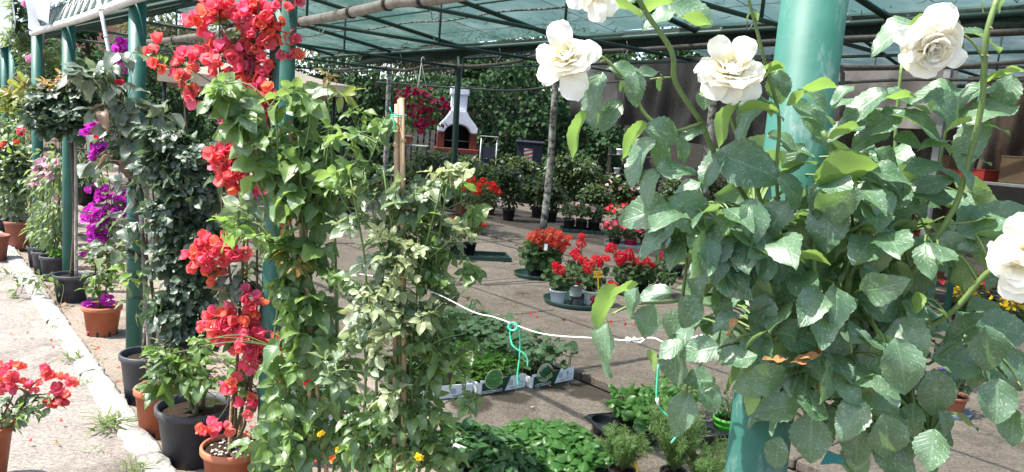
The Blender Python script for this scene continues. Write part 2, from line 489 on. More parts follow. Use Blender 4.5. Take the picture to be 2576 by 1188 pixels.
M['table'] = plain('grey_table', (.2, .23, .2), (.13, .15, .13), .6, .3, 10, .1)
M['pallet'] = plain('grey_planks', (.15, .145, .14), (.085, .082, .08), .9, .2, 12, .3)

wetspots = [(G(1500, 985), .27), (G(1290, 995), .18), (G(1400, 968), .18), (G(1580, 1025), .23), (G(1180, 1015), .2), (G(1650, 1055), .17)]
M['slab'] = concrete('worn_concrete', (.22, .183, .147), (.355, .303, .252), (.088, .066, .05), 1.0, wetspots)
M['slab_far_shade'] = concrete('shade_toned_concrete', (.085, .07, .056), (.14, .116, .095), (.06, .045, .035), .7)  # shade on the rear floor put into a darker concrete colour
M['slab2'] = concrete('brushed_concrete', (.21, .17, .136), (.31, .262, .216), (.09, .068, .052), .9)
M['path'] = concrete('sunlit_concrete', (.24, .214, .19), (.35, .32, .29), (.085, .068, .056), .95)
M['kerb'] = concrete('whitewashed_kerb', (.4, .385, .365), (.52, .505, .48), (.15, .135, .12), .95)
M['earth'] = plain('bare_earth', (.07, .055, .042), (.13, .1, .08), .95, .1, 20, .8, bd=.02)

# leaves
M['l_bush'] = leafmat('dusty_rose_leaf', (.04, .112, .05), (.09, .185, .085), (.26, .46, .07), .34, .42, .9, dust_sheen=.25, spots=.75, back=(.16, .25, .09))
M['l_rose'] = leafmat('glossy_rose_leaf', (.058, .14, .038), (.16, .25, .07), (.32, .5, .07), .38, .4, .85, dust_sheen=.15)  # pale mottling stands in for white sheen on the leaves
M['l_rose2'] = leafmat('pale_rose_leaf', (.075, .14, .055), (.17, .23, .1), (.38, .5, .16), .34, .42, .9, dust_sheen=.55)  # whitish highlights put into the colour as heavy pale mottling
M['l_young_backlit'] = leafmat('young_backlit_leaf', (.085, .19, .04), (.15, .24, .05), (.27, .47, .07), .42, .4, .6)
M['l_sunlit'] = leafmat('sunlit_cream_leaf', (.2, .27, .12), (.32, .36, .2), (.45, .5, .2), .36, .42, .7)  # whitening by the sun is put into this leaf colour
M['l_dark'] = leafmat('dark_small_leaf', (.016, .042, .022), (.032, .07, .03), (.14, .26, .05), .26, .42, .8, dust_sheen=.28)
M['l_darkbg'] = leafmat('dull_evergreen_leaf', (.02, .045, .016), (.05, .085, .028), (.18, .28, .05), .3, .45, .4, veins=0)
M['l_grey'] = leafmat('grey_green_leaf', (.06, .085, .06), (.13, .16, .12), (.25, .35, .1), .3, .36, .6, dust_sheen=.35)
M['l_brown'] = leafmat('browning_leaf', (.15, .07, .03), (.1, .085, .075), (.4, .2, .05), .35, .4, .5)
M['l_yellow'] = leafmat('yellow_green_leaf', (.2, .22, .035), (.14, .21, .05), (.45, .48, .06), .4, .4, .5)
M['l_bronze'] = leafmat('bronze_leaf', (.28, .13, .06), (.2, .19, .06), (.6, .3, .06), .45, .35, .5)
M['l_mid'] = leafmat('mid_green_leaf', (.04, .095, .026), (.085, .16, .045), (.28, .45, .06), .36, .4, .5)
M['l_climb'] = leafmat('climber_leaf', (.07, .125, .05), (.14, .2, .085), (.35, .48, .1), .4, .38, .5, dust_sheen=.15)
M['l_basil'] = leafmat('basil_leaf', (.06, .18, .035), (.11, .25, .055), (.25, .55, .05), .3, .33, .55, veins=.7)
M['l_parsley'] = leafmat('parsley_leaf', (.05, .17, .022), (.11, .25, .035), (.25, .5, .05), .35, .45, .4, veins=.4)
M['l_cuke'] = leafmat('cucumber_leaf', (.06, .125, .055), (.1, .18, .085), (.25, .42, .08), .3, .55, .4, veins=.8)
M['l_pepper'] = leafmat('pepper_leaf', (.025, .085, .028), (.055, .13, .045), (.2, .4, .05), .3, .35, .5)
M['l_rosemary'] = leafmat('rosemary_needle', (.13, .24, .07), (.22, .33, .12), (.4, .55, .14), .45, .5, .4, veins=0)
M['l_geran'] = leafmat('geranium_leaf', (.03, .075, .022), (.065, .125, .04), (.2, .35, .05), .3, .55, .35)
M['l_ivy'] = leafmat('ivy_leaf', (.015, .048, .016), (.034, .08, .026), (.11, .22, .035), .22, .68, .18, veins=0, back=(.03, .07, .024))
M['l_dry'] = leafmat('dry_leaf', (.3, .15, .06), (.38, .24, .12), (.5, .3, .1), .2, .8, .2)
M['l_grass'] = leafmat('grass_blade', (.08, .15, .035), (.17, .21, .06), (.35, .45, .08), .35, .5, .3, veins=0)
M['l_weep'] = leafmat('weeping_foliage', (.045, .06, .028), (.1, .1, .05), (.2, .25, .07), .35, .6, .3, veins=0)
# petals
M['p_boug'] = petalmat('red_bract', [(.86, .21, .11), (.82, .13, .19), (.82, .17, .31), (.87, .23, .12), (.8, .1, .18), (.84, .16, .15)], .48)
M['p_purple'] = petalmat('purple_bract', [(.48, .03, .42), (.56, .05, .48), (.42, .025, .36)], .42)
M['p_red'] = petalmat('red_petal', [(.72, .02, .045), (.78, .05, .07), (.62, .015, .045)], .4)
M['p_scarlet'] = petalmat('scarlet_petal', [(.72, .05, .02), (.68, .03, .02)], .35)
M['p_coral'] = petalmat('coral_petal', [(.8, .12, .07), (.78, .16, .1), (.75, .08, .05)], .4)
M['p_pink'] = petalmat('pink_petal', [(.7, .3, .48), (.75, .42, .58), (.66, .22, .42)], .4)
M['p_palepink'] = petalmat('pale_pink_petal', [(.78, .5, .52), (.8, .66, .66), (.75, .38, .42)], .4, base_uv=(.5, .03, .1))
M['p_hot'] = petalmat('hot_pink_petal', [(.75, .07, .15), (.78, .13, .2), (.66, .035, .09)], .4)
M['p_magenta'] = petalmat('magenta_petal', [(.42, .008, .09), (.5, .012, .14), (.3, .006, .06)], .35, base_uv=(.08, .004, .03))
M['p_yellow'] = petalmat('yellow_petal', [(.85, .6, .02), (.85, .5, .02)], .35)
M['p_orange'] = petalmat('orange_petal', [(.8, .18, .02), (.75, .1, .02)], .35)
M['p_blue'] = petalmat('blue_petal', [(.09, .08, .5), (.16, .1, .5)], .35)
M['p_white'] = petalmat('cream_rose_petal', [(.86, .84, .72), (.88, .86, .78), (.86, .83, .7)], .42, base_uv=(.8, .7, .4))
M['p_eye'] = plain('pale_flower_eye', (.85, .82, .6), rough=.6, bumps=0)
# ---------------------------------------------------------------- leaves, petals, flowers as templates
def grid_faces(n, m):
    return np.array([(i * m + j, i * m + j + 1, (i + 1) * m + j + 1, (i + 1) * m + j) for i in range(n - 1) for j in range(m - 1)], np.int32)
class Tpl:
    """a unit shape: base at the origin, pointing along +Y, upper side +Z"""
    def __init__(s, name, V, F, UV, mats, MI=None):
        s.name = name; s.V = np.asarray(V, float); s.F = np.asarray(F, np.int32); s.UV = np.asarray(UV, float)
        s.mats = mats if isinstance(mats, list) else [mats]
        s.MI = np.zeros(len(s.F), np.int32) if MI is None else np.asarray(MI, np.int32)
        s.me = None
    def mesh(s):
        if s.me is None:
            s.me = mesh_of(s.name, s.V, s.F, s.mats, True, s.UV[s.F].reshape(-1, 2), None, s.MI)
        return s.me
    def recol(s, mats): return Tpl(s.name, s.V, s.F, s.UV, mats, s.MI)
def leaf_arr(width=.7, n=9, m=5, fold=.18, curl=.2, wave=.05, ser=0.0, peak=.42, sharp=1.0, twist=0.0, seed=0, lobes=None, cup=0.0):
    r = np.random.default_rng(seed)
    ts = np.linspace(0, 1, n); ss = np.linspace(-1, 1, m)
    V = []; UV = []
    ph = r.uniform(0, 6.28, 3)
    for i, t in enumerate(ts):
        a = t / peak if t < peak else (1 - t) / (1 - peak)
        prof = math.sin(min(1, max(0, a)) * math.pi / 2) ** (.75 if t < peak else .95 * sharp)
        w = width / 2 * max(prof, .015)
        if lobes is not None: w = width / 2 * max(np.interp(t, lobes[0], lobes[1]), .015)
        ww = w * (1 + ser * (1 if i % 2 else -1)) if 0 < i < n - 1 else w
        for j, s_ in enumerate(ss):
            edge = abs(s_) > .99
            x = s_ * (ww if edge else w)
            y = t + (ser * .35 / n if edge and i % 2 else 0)
            z = fold * abs(x) + curl * (-(t ** 2)) + wave * math.sin(t * 9 + ph[0] + s_ * 1.5) * abs(s_) - cup * (s_ ** 2) * w + twist * x * t
            V.append((x, y, z)); UV.append(((s_ + 1) / 2, t))
    return np.array(V), grid_faces(n, m), np.array(UV)
def leaf_tpls(name, mats, k=4, **kw):
    out = []
    for i in range(k):
        q = dict(kw); rr = np.random.default_rng(100 + i)
        q['curl'] = kw.get('curl', .2) * rr.uniform(.3, 1.7); q['fold'] = kw.get('fold', .18) * rr.uniform(.5, 1.5)
        q['width'] = kw.get('width', .7) * rr.uniform(.9, 1.1); q['twist'] = rr.uniform(-.5, .5) * kw.get('tw', .6); q.pop('tw', None)
        V, F, UV = leaf_arr(seed=i, **q)
        m_ = mats if not isinstance(mats, list) else mats[i % len(mats)]
        out.append(Tpl(name, V, F, UV, m_))
    return out
def rot_to(D, Nn):
    """(k,3,3) with columns x, D, n"""
    D = D / (np.linalg.norm(D, axis=1, keepdims=True) + 1e-9)
    X = np.cross(D, Nn)
    bad = np.linalg.norm(X, axis=1) < 1e-3
    X[bad] = np.cross(D[bad], [.3, .5, .81])
    X = X / np.linalg.norm(X, axis=1, keepdims=True)
    Z = np.cross(X, D)
    return np.stack([X, D, Z], axis=2)
class Bag:
    """placements of templates: origin, direction, normal, size, template"""
    def __init__(s): s.O = []; s.D = []; s.N = []; s.S = []; s.I = []; s.T = []
    def idx(s, t):
        for i, q in enumerate(s.T):
            if q is t: return i
        s.T.append(t); return len(s.T) - 1
    def add(s, o, d, n, size, t):
        s.O.append(np.asarray(o, float)); s.D.append(np.asarray(d, float)); s.N.append(np.asarray(n, float)); s.S.append(float(size)); s.I.append(s.idx(t))
    def __len__(s): return len(s.O)
    def emit(s, T, name, limit=0, stuffname=None, label=None):
        if not s.O: return
        O, D, Nn = np.array(s.O), np.array(s.D), np.array(s.N); S = np.array(s.S); I = np.array(s.I)
        R = rot_to(D, Nn)
        base = wloc(T)
        sc = S / np.linalg.norm(O - CP, axis=1)
        dep = O @ nz([0, 1, 0])
        dn = (dep - dep.min()) / max(.05, np.ptp(dep))
        order = np.argsort(-sc * (1 - .6 * dn))
        single = order[:limit]; rest = order[limit:]
        for k in single:
            o = bpy.data.objects.new(name, s.T[I[k]].mesh())
            COL.objects.link(o); o.parent = T
            m = np.eye(4); m[:3, :3] = R[k] * S[k]; m[:3, 3] = O[k] - base
            o.matrix_local = Matrix(m.tolist())
        if len(rest):
            mats = []; VV = []; FF = []; UU = []; RR = []; MM = []; nv = 0
            for ti, t in enumerate(s.T):
                sel = rest[I[rest] == ti]
                if not len(sel): continue
                sl = []
                for mt in t.mats:
                    if mt not in mats: mats.append(mt)
                    sl.append(mats.index(mt))
                v = np.einsum('kab,nb->kna', R[sel] * S[sel][:, None, None], t.V) + (O[sel] - base)[:, None, :]
                k, n = len(sel), len(t.V)
                f = t.F[None] + (np.arange(k) * n)[:, None, None] + nv
                VV.append(v.reshape(-1, 3)); FF.append(f.reshape(-1, 4)); nv += k * n
                UU.append(np.tile(t.UV[t.F].reshape(-1, 2), (k, 1)))
                RR.append(np.repeat(rng.random(k), len(t.F)))
                MM.append(np.tile(np.array(sl)[t.MI], k))
            nm = stuffname or 'foliage'
            o = bpy.data.objects.new(nm, mesh_of(nm, np.concatenate(VV), np.concatenate(FF), mats, True, np.concatenate(UU), np.concatenate(RR), np.concatenate(MM)))
            COL.objects.link(o); o.parent = T; o['kind'] = 'stuff'
            if T.get('label') is None: pass

# leaf templates
LT = {}
LT['bush'] = leaf_tpls('leaf', M['l_bush'], 8, width=.74, n=17, m=5, fold=.22, curl=.25, wave=.055, ser=.045, peak=.42, sharp=.8)
LT['rose'] = leaf_tpls('leaf', M['l_rose'], 6, width=.66, n=13, m=5, fold=.38, curl=.28, wave=.06, ser=.04, peak=.42, sharp=.9)
LT['rose2'] = leaf_tpls('leaf', M['l_rose2'], 5, width=.6, n=11, m=5, fold=.3, curl=.2, wave=.05, ser=.05, peak=.42, sharp=.9)
LT['pale'] = leaf_tpls('leaf', M['l_sunlit'], 4, width=.58, n=9, m=5, fold=.3, curl=.2, wave=.05, peak=.42, sharp=.9)
LT['young'] = leaf_tpls('leaf', M['l_young_backlit'], 4, width=.5, n=9, m=5, fold=.4, curl=.25, wave=.05, peak=.4, sharp=1)
LT['dark'] = leaf_tpls('leaf', M['l_dark'], 4, width=.68, n=7, m=5, fold=.25, curl=.2, wave=.04, peak=.45, sharp=.8)
LT['darkbg'] = leaf_tpls('leaf', M['l_darkbg'], 3, width=.55, n=4, m=3, fold=.2, curl=.2, wave=0)
LT['grey'] = leaf_tpls('leaf', M['l_grey'], 5, width=.66, n=9, m=5, fold=.3, curl=.3, wave=.06, peak=.35, sharp=.9)
LT['brown'] = leaf_tpls('leaf', M['l_brown'], 3, width=.66, n=9, m=5, fold=.25, curl=.45, wave=.1, peak=.35, sharp=.9)
LT['yellow'] = leaf_tpls('leaf', M['l_yellow'], 4, width=.5, n=7, m=5, fold=.25, curl=.25, wave=.04)
LT['bronze'] = leaf_tpls('leaf', M['l_bronze'], 4, width=.5, n=7, m=5, fold=.25, curl=.25, wave=.04)
LT['mid'] = leaf_tpls('leaf', M['l_mid'], 4, width=.5, n=7, m=5, fold=.22, curl=.3, wave=.04)
LT['climb'] = leaf_tpls('leaf', M['l_climb'], 4, width=.36, n=7, m=3, fold=.3, curl=.35, wave=.02)
LT['basil'] = leaf_tpls('leaf', M['l_basil'], 4, width=.72, n=8, m=5, fold=-.05, curl=.35, wave=.03, peak=.45, sharp=.85, cup=.55, tw=.2)
LT['pepper'] = leaf_tpls('leaf', M['l_pepper'], 4, width=.46, n=8, m=5, fold=.25, curl=.35, wave=.03)
LT['geran'] = leaf_tpls('leaf', M['l_geran'], 4, width=1.12, n=7, m=5, fold=-.05, curl=.15, wave=.13, lobes=([0, .1, .35, .6, .85, 1], [.35, .75, 1, .98, .62, .15]))
LT['cuke'] = leaf_tpls('leaf', M['l_cuke'], 4, width=1.05, n=7, m=5, fold=.0, curl=.12, wave=.07, lobes=([0, .1, .3, .55, .8, .95, 1], [.4, .85, 1, .85, .72, .35, .08]))
LT['parsley'] = leaf_tpls('leaf', M['l_parsley'], 4, width=.95, n=8, m=3, fold=.1, curl=.15, wave=.1, lobes=([0, .2, .36, .5, .62, .78, 1], [.1, .35, .95, .55, 1, .8, .25]), tw=.4)
LT['ivy'] = leaf_tpls('leaf', M['l_ivy'], 3, width=1.0, n=5, m=3, fold=.12, curl=.18, wave=.04, lobes=([0, .12, .3, .55, 1], [.5, .85, 1, .62, .03]))
LT['dry'] = leaf_tpls('leaf', M['l_dry'], 3, width=.5, n=6, m=3, fold=.3, curl=-.25, wave=.12)
LT['grass'] = leaf_tpls('blade', M['l_grass'], 3, width=.09, n=6, m=3, fold=.3, curl=.5, wave=0)
LT['needle'] = leaf_tpls('needle', M['l_rosemary'], 2, width=.13, n=3, m=3, fold=.3, curl=.12, wave=0)
LT['weep'] = leaf_tpls('leaf', M['l_weep'], 2, width=.18, n=4, m=3, fold=.2, curl=.2, wave=0)

def merge_tpl(name, items, mats):
    """items: (V, F, UV, material index)"""
    V = []; F = []; U = []; MI = []; n = 0
    for v, f, u, mi in items:
        V.append(v); F.append(np.asarray(f) + n); U.append(u); MI.append(np.full(len(f), mi)); n += len(v)
    return Tpl(name, np.concatenate(V), np.concatenate(F), np.concatenate(U), mats, np.concatenate(MI))
def xf(v, d, n, s=1.0, o=(0, 0, 0)):
    R = rot_to(np.array([d], float), np.array([n], float))[0]
    return (np.asarray(v) * s) @ R.T + np.asarray(o)
def ring_flower(name, mat, eye, petals=5, width=.9, open_=35, n=5, m=5, cup=.3, seed=0, curl=.2, eye_r=.1, wave=.05):
    """petals round the +Z axis, unit radius about 1"""
    items = []; r = np.random.default_rng(seed)
    for i in range(petals):
        a = 2 * math.pi * i / petals + r.normal() * .08
        v, f, u = leaf_arr(width=width, n=n, m=m, fold=cup, curl=curl, wave=wave, peak=.62, sharp=.6, seed=seed + i)
        el = math.radians(open_ + r.normal() * 8)
        d = np.array([math.cos(a) * math.cos(el), math.sin(a) * math.cos(el), math.sin(el)])
        nn = np.array([-math.cos(a) * math.sin(el), -math.sin(a) * math.sin(el), math.cos(el)])
        items.append((xf(v, d, nn, r.uniform(.9, 1.08)), f, u, 0))
    if eye is not None:
        k = 6; h = .32
        v = [(0, 0, h + eye_r * .5)] + [(eye_r * math.cos(2 * math.pi * j / k), eye_r * math.sin(2 * math.pi * j / k), h) for j in range(k)] + [(0, 0, h - .3)]
        f = [(0, 1 + j, 1 + (j + 1) % k, 1 + (j + 1) % k) for j in range(k)]
        f = [(0, 1 + (2 * j), 1 + (2 * j + 1) % k, 1 + (2 * j + 2) % k) for j in range(3)]
        items.append((np.array(v, float), np.array(f), np.zeros((len(v), 2)), 1))
    return merge_tpl(name, items, [mat] + ([eye] if eye is not None else []))
def head_flower(name, mat, k=26, seed=0, size=.42, flat=.75):
    """a ball of small florets, unit radius about 1"""
    r = np.random.default_rng(seed); items = []
    for i in range(k):
        z = 1 - (i + .5) / k * 1.35; rr = math.sqrt(max(0, 1 - z * z)); a = i * 2.399
        c = np.array([rr * math.cos(a), rr * math.sin(a), z * flat]) * r.uniform(.72, .92)
        for p in range(4):
            an = p * math.pi / 2 + r.uniform(0, 1)
            v, f, u = leaf_arr(width=.95, n=3, m=3, fold=.2, curl=-.15, wave=.0, peak=.6, sharp=.5, seed=i * 5 + p)
            nn = nz(c + r.normal(size=3) * .15); t1 = nz(np.cross(nn, [.2, .3, .9])); t2 = np.cross(nn, t1)
            d = nz(t1 * math.cos(an) + t2 * math.sin(an) + nn * .35)
            items.append((xf(v, d, nn, size * r.uniform(.85, 1.15), c), f, u, 0))
    return merge_tpl(name, items, [mat])
FT = {}
FT['boug'] = [ring_flower('flower', M['p_boug'], M['p_eye'], 3, .95, 42 + 8 * i, 6, 5, .28, i * 7, -.12, .09, .07) for i in range(4)]
FT['purple'] = [ring_flower('flower', M['p_purple'], M['p_eye'], 3, .95, 42 + 8 * i, 5, 3, .28, i * 7, -.12, .09, .07) for i in range(3)]
FT['redball'] = [head_flower('flower_head', M['p_red'], 26, i) for i in range(3)]
FT['scarletball'] = [head_flower('flower_head', M['p_scarlet'], 22, i) for i in range(3)]
FT['coralball'] = [head_flower('flower_head', M['p_coral'], 26, i) for i in range(3)]
FT['pink'] = [ring_flower('flower', M['p_pink'], M['p_eye'], 5, .8, 25, 4, 3, .15, i, .1) for i in range(2)]
FT['palepink'] = [ring_flower('flower', M['p_palepink'], None, 5, .8, 20, 4, 3, .15, i, .1) for i in range(2)]
FT['hot'] = [ring_flower('flower', M['p_hot'], M['p_eye'], 4, .95, 15, 4, 3, .1, i, .1) for i in range(2)]
FT['magenta'] = [ring_flower('flower', M['p_magenta'], None, 5, .95, 28, 4, 3, .1, i, .2) for i in range(2)]
FT['yellow'] = [ring_flower('flower', M['p_yellow'], None, 5, .9, 15, 3, 3, .1, i, .1) for i in range(2)]
FT['orange'] = [ring_flower('flower', M['p_orange'], None, 5, .9, 25, 3, 3, .1, i, .1) for i in range(2)]
FT['red'] = [ring_flower('flower', M['p_red'], None, 5, .9, 25, 4, 3, .1, i, .1) for i in range(2)]
FT['blue'] = [ring_flower('flower', M['p_blue'], None, 5, .6, 25, 3, 3, .1, i, .1) for i in range(2)]
FT['pinkrose'] = [head_flower('flower', M['p_pink'], 16, i, .62, .9) for i in range(2)]
FT['redrose'] = [head_flower('flower', M['p_hot'], 16, i, .62, .9) for i in range(2)]
VIEW = np.array([0, -1.0, .12])          # from the plants towards the path the picture is taken from

def sphere_pts(k):
    v = rng.normal(size=(k, 3)); v /= np.linalg.norm(v, axis=1, keepdims=True)
    return v
def blob_pts(x, y, rx, ry, Z, k, dz=None, shell=.45):
    """k points in an ellipsoid standing at depth Z where the picture shows it at x, y"""
    c = P(x, y, Z); a, b = px(rx, Z), px(ry, Z)
    d = dz if dz is not None else (a + b) / 2 * .85
    s = sphere_pts(k); r = rng.random(k) ** shell
    return c + s * r[:, None] * np.array([a, d, b]), c, s
def rnd3(s=1.0): return rng.normal(size=3) * s
def pick(seq): return seq[int(rng.integers(len(seq)))]
def compound(bag, o, d, n, L, tp, stems=None, k=5, r=.0012):
    d = nz(d); n = nz(n); s = nz(np.cross(d, n))
    tip = o + d * 1.15 * L
    ks = [(1.12, 0, 1.0), (.95, 1, .85), (.95, -1, .85), (.38, 1, .7), (.38, -1, .7)][:k]
    for (t, sd, sz) in ks:
        dd = d if sd == 0 else nz(d * .45 + s * sd * .9 + rnd3(.12))
        bag.add(o + d * t * L + s * sd * .08 * L, dd + rnd3(.1), n + rnd3(.28), sz * L * rng.uniform(.9, 1.12), pick(tp))
    if stems is not None: stems.append(tube([o, o + d * .6 * L + n * .02 * L, tip], [r, r * .6], 4, 1, False))
class Canes:
    def __init__(s): s.g = []; s.pts = []
    def add(s, pts, r0, r1, sides=7, k=4):
        q = smooth_path(pts, k)
        s.g.append(tube(q, [r0, r1], sides)); s.pts.append(q)
    def near(s, p):
        A = np.concatenate(s.pts)
        d = np.linalg.norm(A - p, axis=1) + 1.2 * np.maximum(0, A[:, 2] - p[2] + .02)
        return A[int(np.argmin(d))]
    def twig(s, p, r=.0018, sides=4):
        q = s.near(p); mid = (q + p) / 2 + np.array([0, 0, .12]) * np.linalg.norm(p - q) + rnd3(.05) * np.linalg.norm(p - q)
        s.g.append(tube(smooth_path([q, mid, p], 3), [r * 1.5, r * .8], sides, 1, False))
def leafy(bag, canes, blobs, Z, tp, size, axis=None, comp=0, droop=.25, upn=.9, twigs=True, shell=.5):
    """blobs: x, y, rx, ry, count [, tp [, size]]"""
    for bl in blobs:
        x, y, rx, ry, k = bl[:5]; t = bl[5] if len(bl) > 5 and bl[5] is not None else tp; sz = bl[6] if len(bl) > 6 else size
        zz = bl[7] if len(bl) > 7 else Z
        pts, c, s = blob_pts(x, y, rx, ry, zz, k, shell=shell)
        for p, o in zip(pts, s):
            out = nz(o * np.array([1, 1, .5]) + VIEW * .25)
            d = nz(out + rnd3(.35) + UP * -droop)
            n = nz(UP * upn + out * .55 + rnd3(.42))
            L = sz * rng.uniform(.7, 1.2)
            if comp: compound(bag, p - d * L * .9, d, n, L, t, canes.g if canes else None, comp)
            else: bag.add(p, d, n, L, pick(t))
            if canes is not None and twigs: canes.twig(p)
def blooms(bag, blobs, Z, tp, size, up=.4, shell=.4):
    """x, y, rx, ry, count [, tp [, size]]"""
    for bl in blobs:
        x, y, rx, ry, k = bl[:5]; t = bl[5] if len(bl) > 5 and bl[5] is not None else tp; sz = bl[6] if len(bl) > 6 else size
        pts, c, s = blob_pts(x, y, rx, ry, Z, k, shell=shell)
        for p, o in zip(pts, s):
            n = nz(o * .8 + VIEW * .8 + UP * up + rnd3(.3))
            bag.add(p, rnd3(1) + .01, n, sz * rng.uniform(.8, 1.15), pick(t))

# ---------------------------------------------------------------- pots
def pot(T, c, r, h, mat, taper=.78, rim=.028, soil=True, soilmat=None, seg=36, lip=1.06, name='pot', depth=.14, band=True):
    rb = r * taper; w = max(.004, r * .025); rh = min(rim, h * .2)
    prof = [(0.001, 0.0), (rb * .97, 0), (rb, .004), (r - (r - rb) * rh / h, h - rh)]
    if band: prof += [(r * lip * .985, h - rh - .001), (r * lip, h - rh + .003), (r * lip, h - .004), (r * lip - .003, h)]
    else: prof += [(r, h)]
    prof += [(r - w, h), (r - w * 1.3, h - depth * h), (r * .9, h - depth * h - .03)]
    o = part(T, name, lathe(prof, c, seg), mat)
    if soil:
        V, F = disc(c, r - w * 1.2, 20, h * (1 - depth))
        V = np.vstack([V, [[c[0] + r * .5 * math.cos(a), c[1] + r * .5 * math.sin(a), c[2] + h * (1 - depth) + rng.uniform(0, .012)] for a in np.linspace(0, 6.28, 20, endpoint=False)]])
        F = [(0, 21 + j, 21 + (j + 1) % 20) for j in range(20)] + [(21 + j, 1 + j, 1 + (j + 1) % 20, 21 + (j + 1) % 20) for j in range(20)]
        part(T, 'soil', (V, F), soilmat or M['soil'])
    return o
def pot_slits(T, c, r, h, n=8):
    gs = []
    for i in range(n):
        a = 2 * math.pi * i / n + .2
        e = np.array([math.cos(a), math.sin(a), 0]); t = np.array([-e[1], e[0], 0])
        gs.append(box(c + e * r * .787 + UP * .018, (.006, .014, .034), [e, t, UP]))
    part(T, 'drain_slit', join(gs), M['print_black'], False)
# ================================================================ the setting
def setting(name, geo, mat, smooth=False):
    return solo(name, None, None, geo, mat, (0, 0, 0), None, smooth, 'structure')
setting('ground', (np.array([(-300, -60, -.05), (300, -60, -.05), (300, 700, -.05), (-300, 700, -.05)]), [(0, 1, 2, 3)]), M['earth'])
# sunlit path outside the row of posts
def path_bump(u, v): return UP * (.006 * math.sin(u * 37 + v * 11) + .004 * math.sin(u * 17 - v * 29))
setting('path', sheet(W(-.33 - .096, -6, .033), (RD + PD * .016) * 40, PD * -12, 120, 30, path_bump), M['path'], True)
# kerb between path and shade house: a row of cast lengths with worn edges
kg = []
kerb_t = thing('kerb', 'whitewashed worn concrete kerb between sunlit path and pots', 'kerb', W(-.29, 0, 0))
del kerb_t['category']; del kerb_t['label']; kerb_t['kind'] = 'structure'
def kerb_len(l0, l1):
    n = 26; V = []; F = []
    prof = [(-.405, .0), (-.40, .046), (-.388, .056), (-.335, .06), (-.295, .056), (-.283, .045), (-.28, -.04)]
    for i in range(n + 1):
        l = l0 + (l1 - l0) * i / n
        sh = .016 * l
        for j, (o, z) in enumerate(prof):
            e = rng.normal() * .006 if 0 < j < 6 else 0
            V.append(W(o + sh + e, l, z + (rng.normal() * .004 if 0 < j < 6 else 0)))
    k = len(prof)
    for i in range(n):
        for j in range(k - 1): F.append((i * k + j, i * k + j + 1, (i + 1) * k + j + 1, (i + 1) * k + j))
    F.append(tuple(range(k))); F.append(tuple(n * k + j for j in range(k - 1, -1, -1)))
    return V, F
for i in range(9):
    part(kerb_t, 'kerbstone', kerb_len(.2 + i * 1.25, .2 + i * 1.25 + 1.249), M['kerb'], True)

# concrete strips of the floor, laid along the row, with open joints of earth
setting('floor', (np.array([W(-.25, -6, -.035), W(16, -6, -.035), W(16, 22, -.035), W(-.25, 22, -.035)]), [(0, 1, 2, 3)]), M['earth'])
paving = bpy.data.objects.new('paving', None); COL.objects.link(paving); paving['kind'] = 'structure'
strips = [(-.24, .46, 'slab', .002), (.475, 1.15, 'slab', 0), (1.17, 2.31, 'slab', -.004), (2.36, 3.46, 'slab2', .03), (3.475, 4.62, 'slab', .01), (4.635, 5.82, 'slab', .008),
          (5.86, 6.98, 'slab2', .028), (7.0, 8.2, 'slab_far_shade', .01), (8.23, 9.5, 'slab_far_shade', .015), (9.53, 10.9, 'slab_far_shade', .01), (10.93, 12.4, 'slab_far_shade', .01), (12.43, 14.2, 'slab_far_shade', .005), (14.23, 16, 'slab_far_shade', .0)]
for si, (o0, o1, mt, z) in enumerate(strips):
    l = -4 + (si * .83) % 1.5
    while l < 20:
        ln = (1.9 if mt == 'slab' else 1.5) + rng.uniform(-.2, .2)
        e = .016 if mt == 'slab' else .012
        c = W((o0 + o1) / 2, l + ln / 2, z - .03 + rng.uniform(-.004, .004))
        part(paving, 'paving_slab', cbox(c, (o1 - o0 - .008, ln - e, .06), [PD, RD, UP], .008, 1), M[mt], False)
        l += ln
# a few small chips and dry leaves on the floor
lit = Bag()
for k in range(420):
    if k < 150: q = W(rng.uniform(-.2, .5), rng.uniform(.8, 9), .012)
    elif k < 300: q = W(rng.uniform(-1.6, -.36), rng.uniform(.3, 9), .045)
    else: q = W(rng.uniform(.6, 6), rng.uniform(.5, 9), .045)
    a = rng.uniform(0, 6.28)
    lit.add(q + UP * .008, (math.cos(a), math.sin(a), .1), UP + rnd3(.25), rng.uniform(.012, .035) if k > 60 else rng.uniform(.03, .06), pick(LT['dry']))
lt = bpy.data.objects.new('leaf_litter', None); COL.objects.link(lt); lt['kind'] = 'stuff'
lit.emit(lt, 'dry_leaf', 0, 'dry_leaves')
pet = Bag()
for k in range(120):
    q = W(rng.uniform(-1.0, .7), rng.uniform(1.0, 5), .05 if k % 2 else .015)
    if k > 104: q = G(1440, 800) + np.array([rng.uniform(-.5, .6), rng.uniform(-.35, .1), .02])
    pet.add(q + UP * .01, rnd3(1), UP + rnd3(.4), rng.uniform(.01, .02), pick(FT['boug'] if k < 90 else FT['red']))
pet.emit(lt, 'petal', 0, 'fallen_petals')
# stones lying in the joint
cg = []
for (x, y, s) in [(1655, 985, .02), (1700, 1010, .015), (1340, 1030, .012), (1220, 860, .012), (1580, 1000, .01), (1625, 1020, .03), (1420, 880, .01), (1460, 905, .02)]:
    cg.append(cbox(G(x, y) + UP * .012, (s * 2, s * 1.2, s), [nz([1, .3, 0]), nz([-.3, 1, 0]), UP], s * .3, 1))
solo('pebbles', None, None, join(cg), M['stones'], (0, 0, 0), None, True, 'stuff')

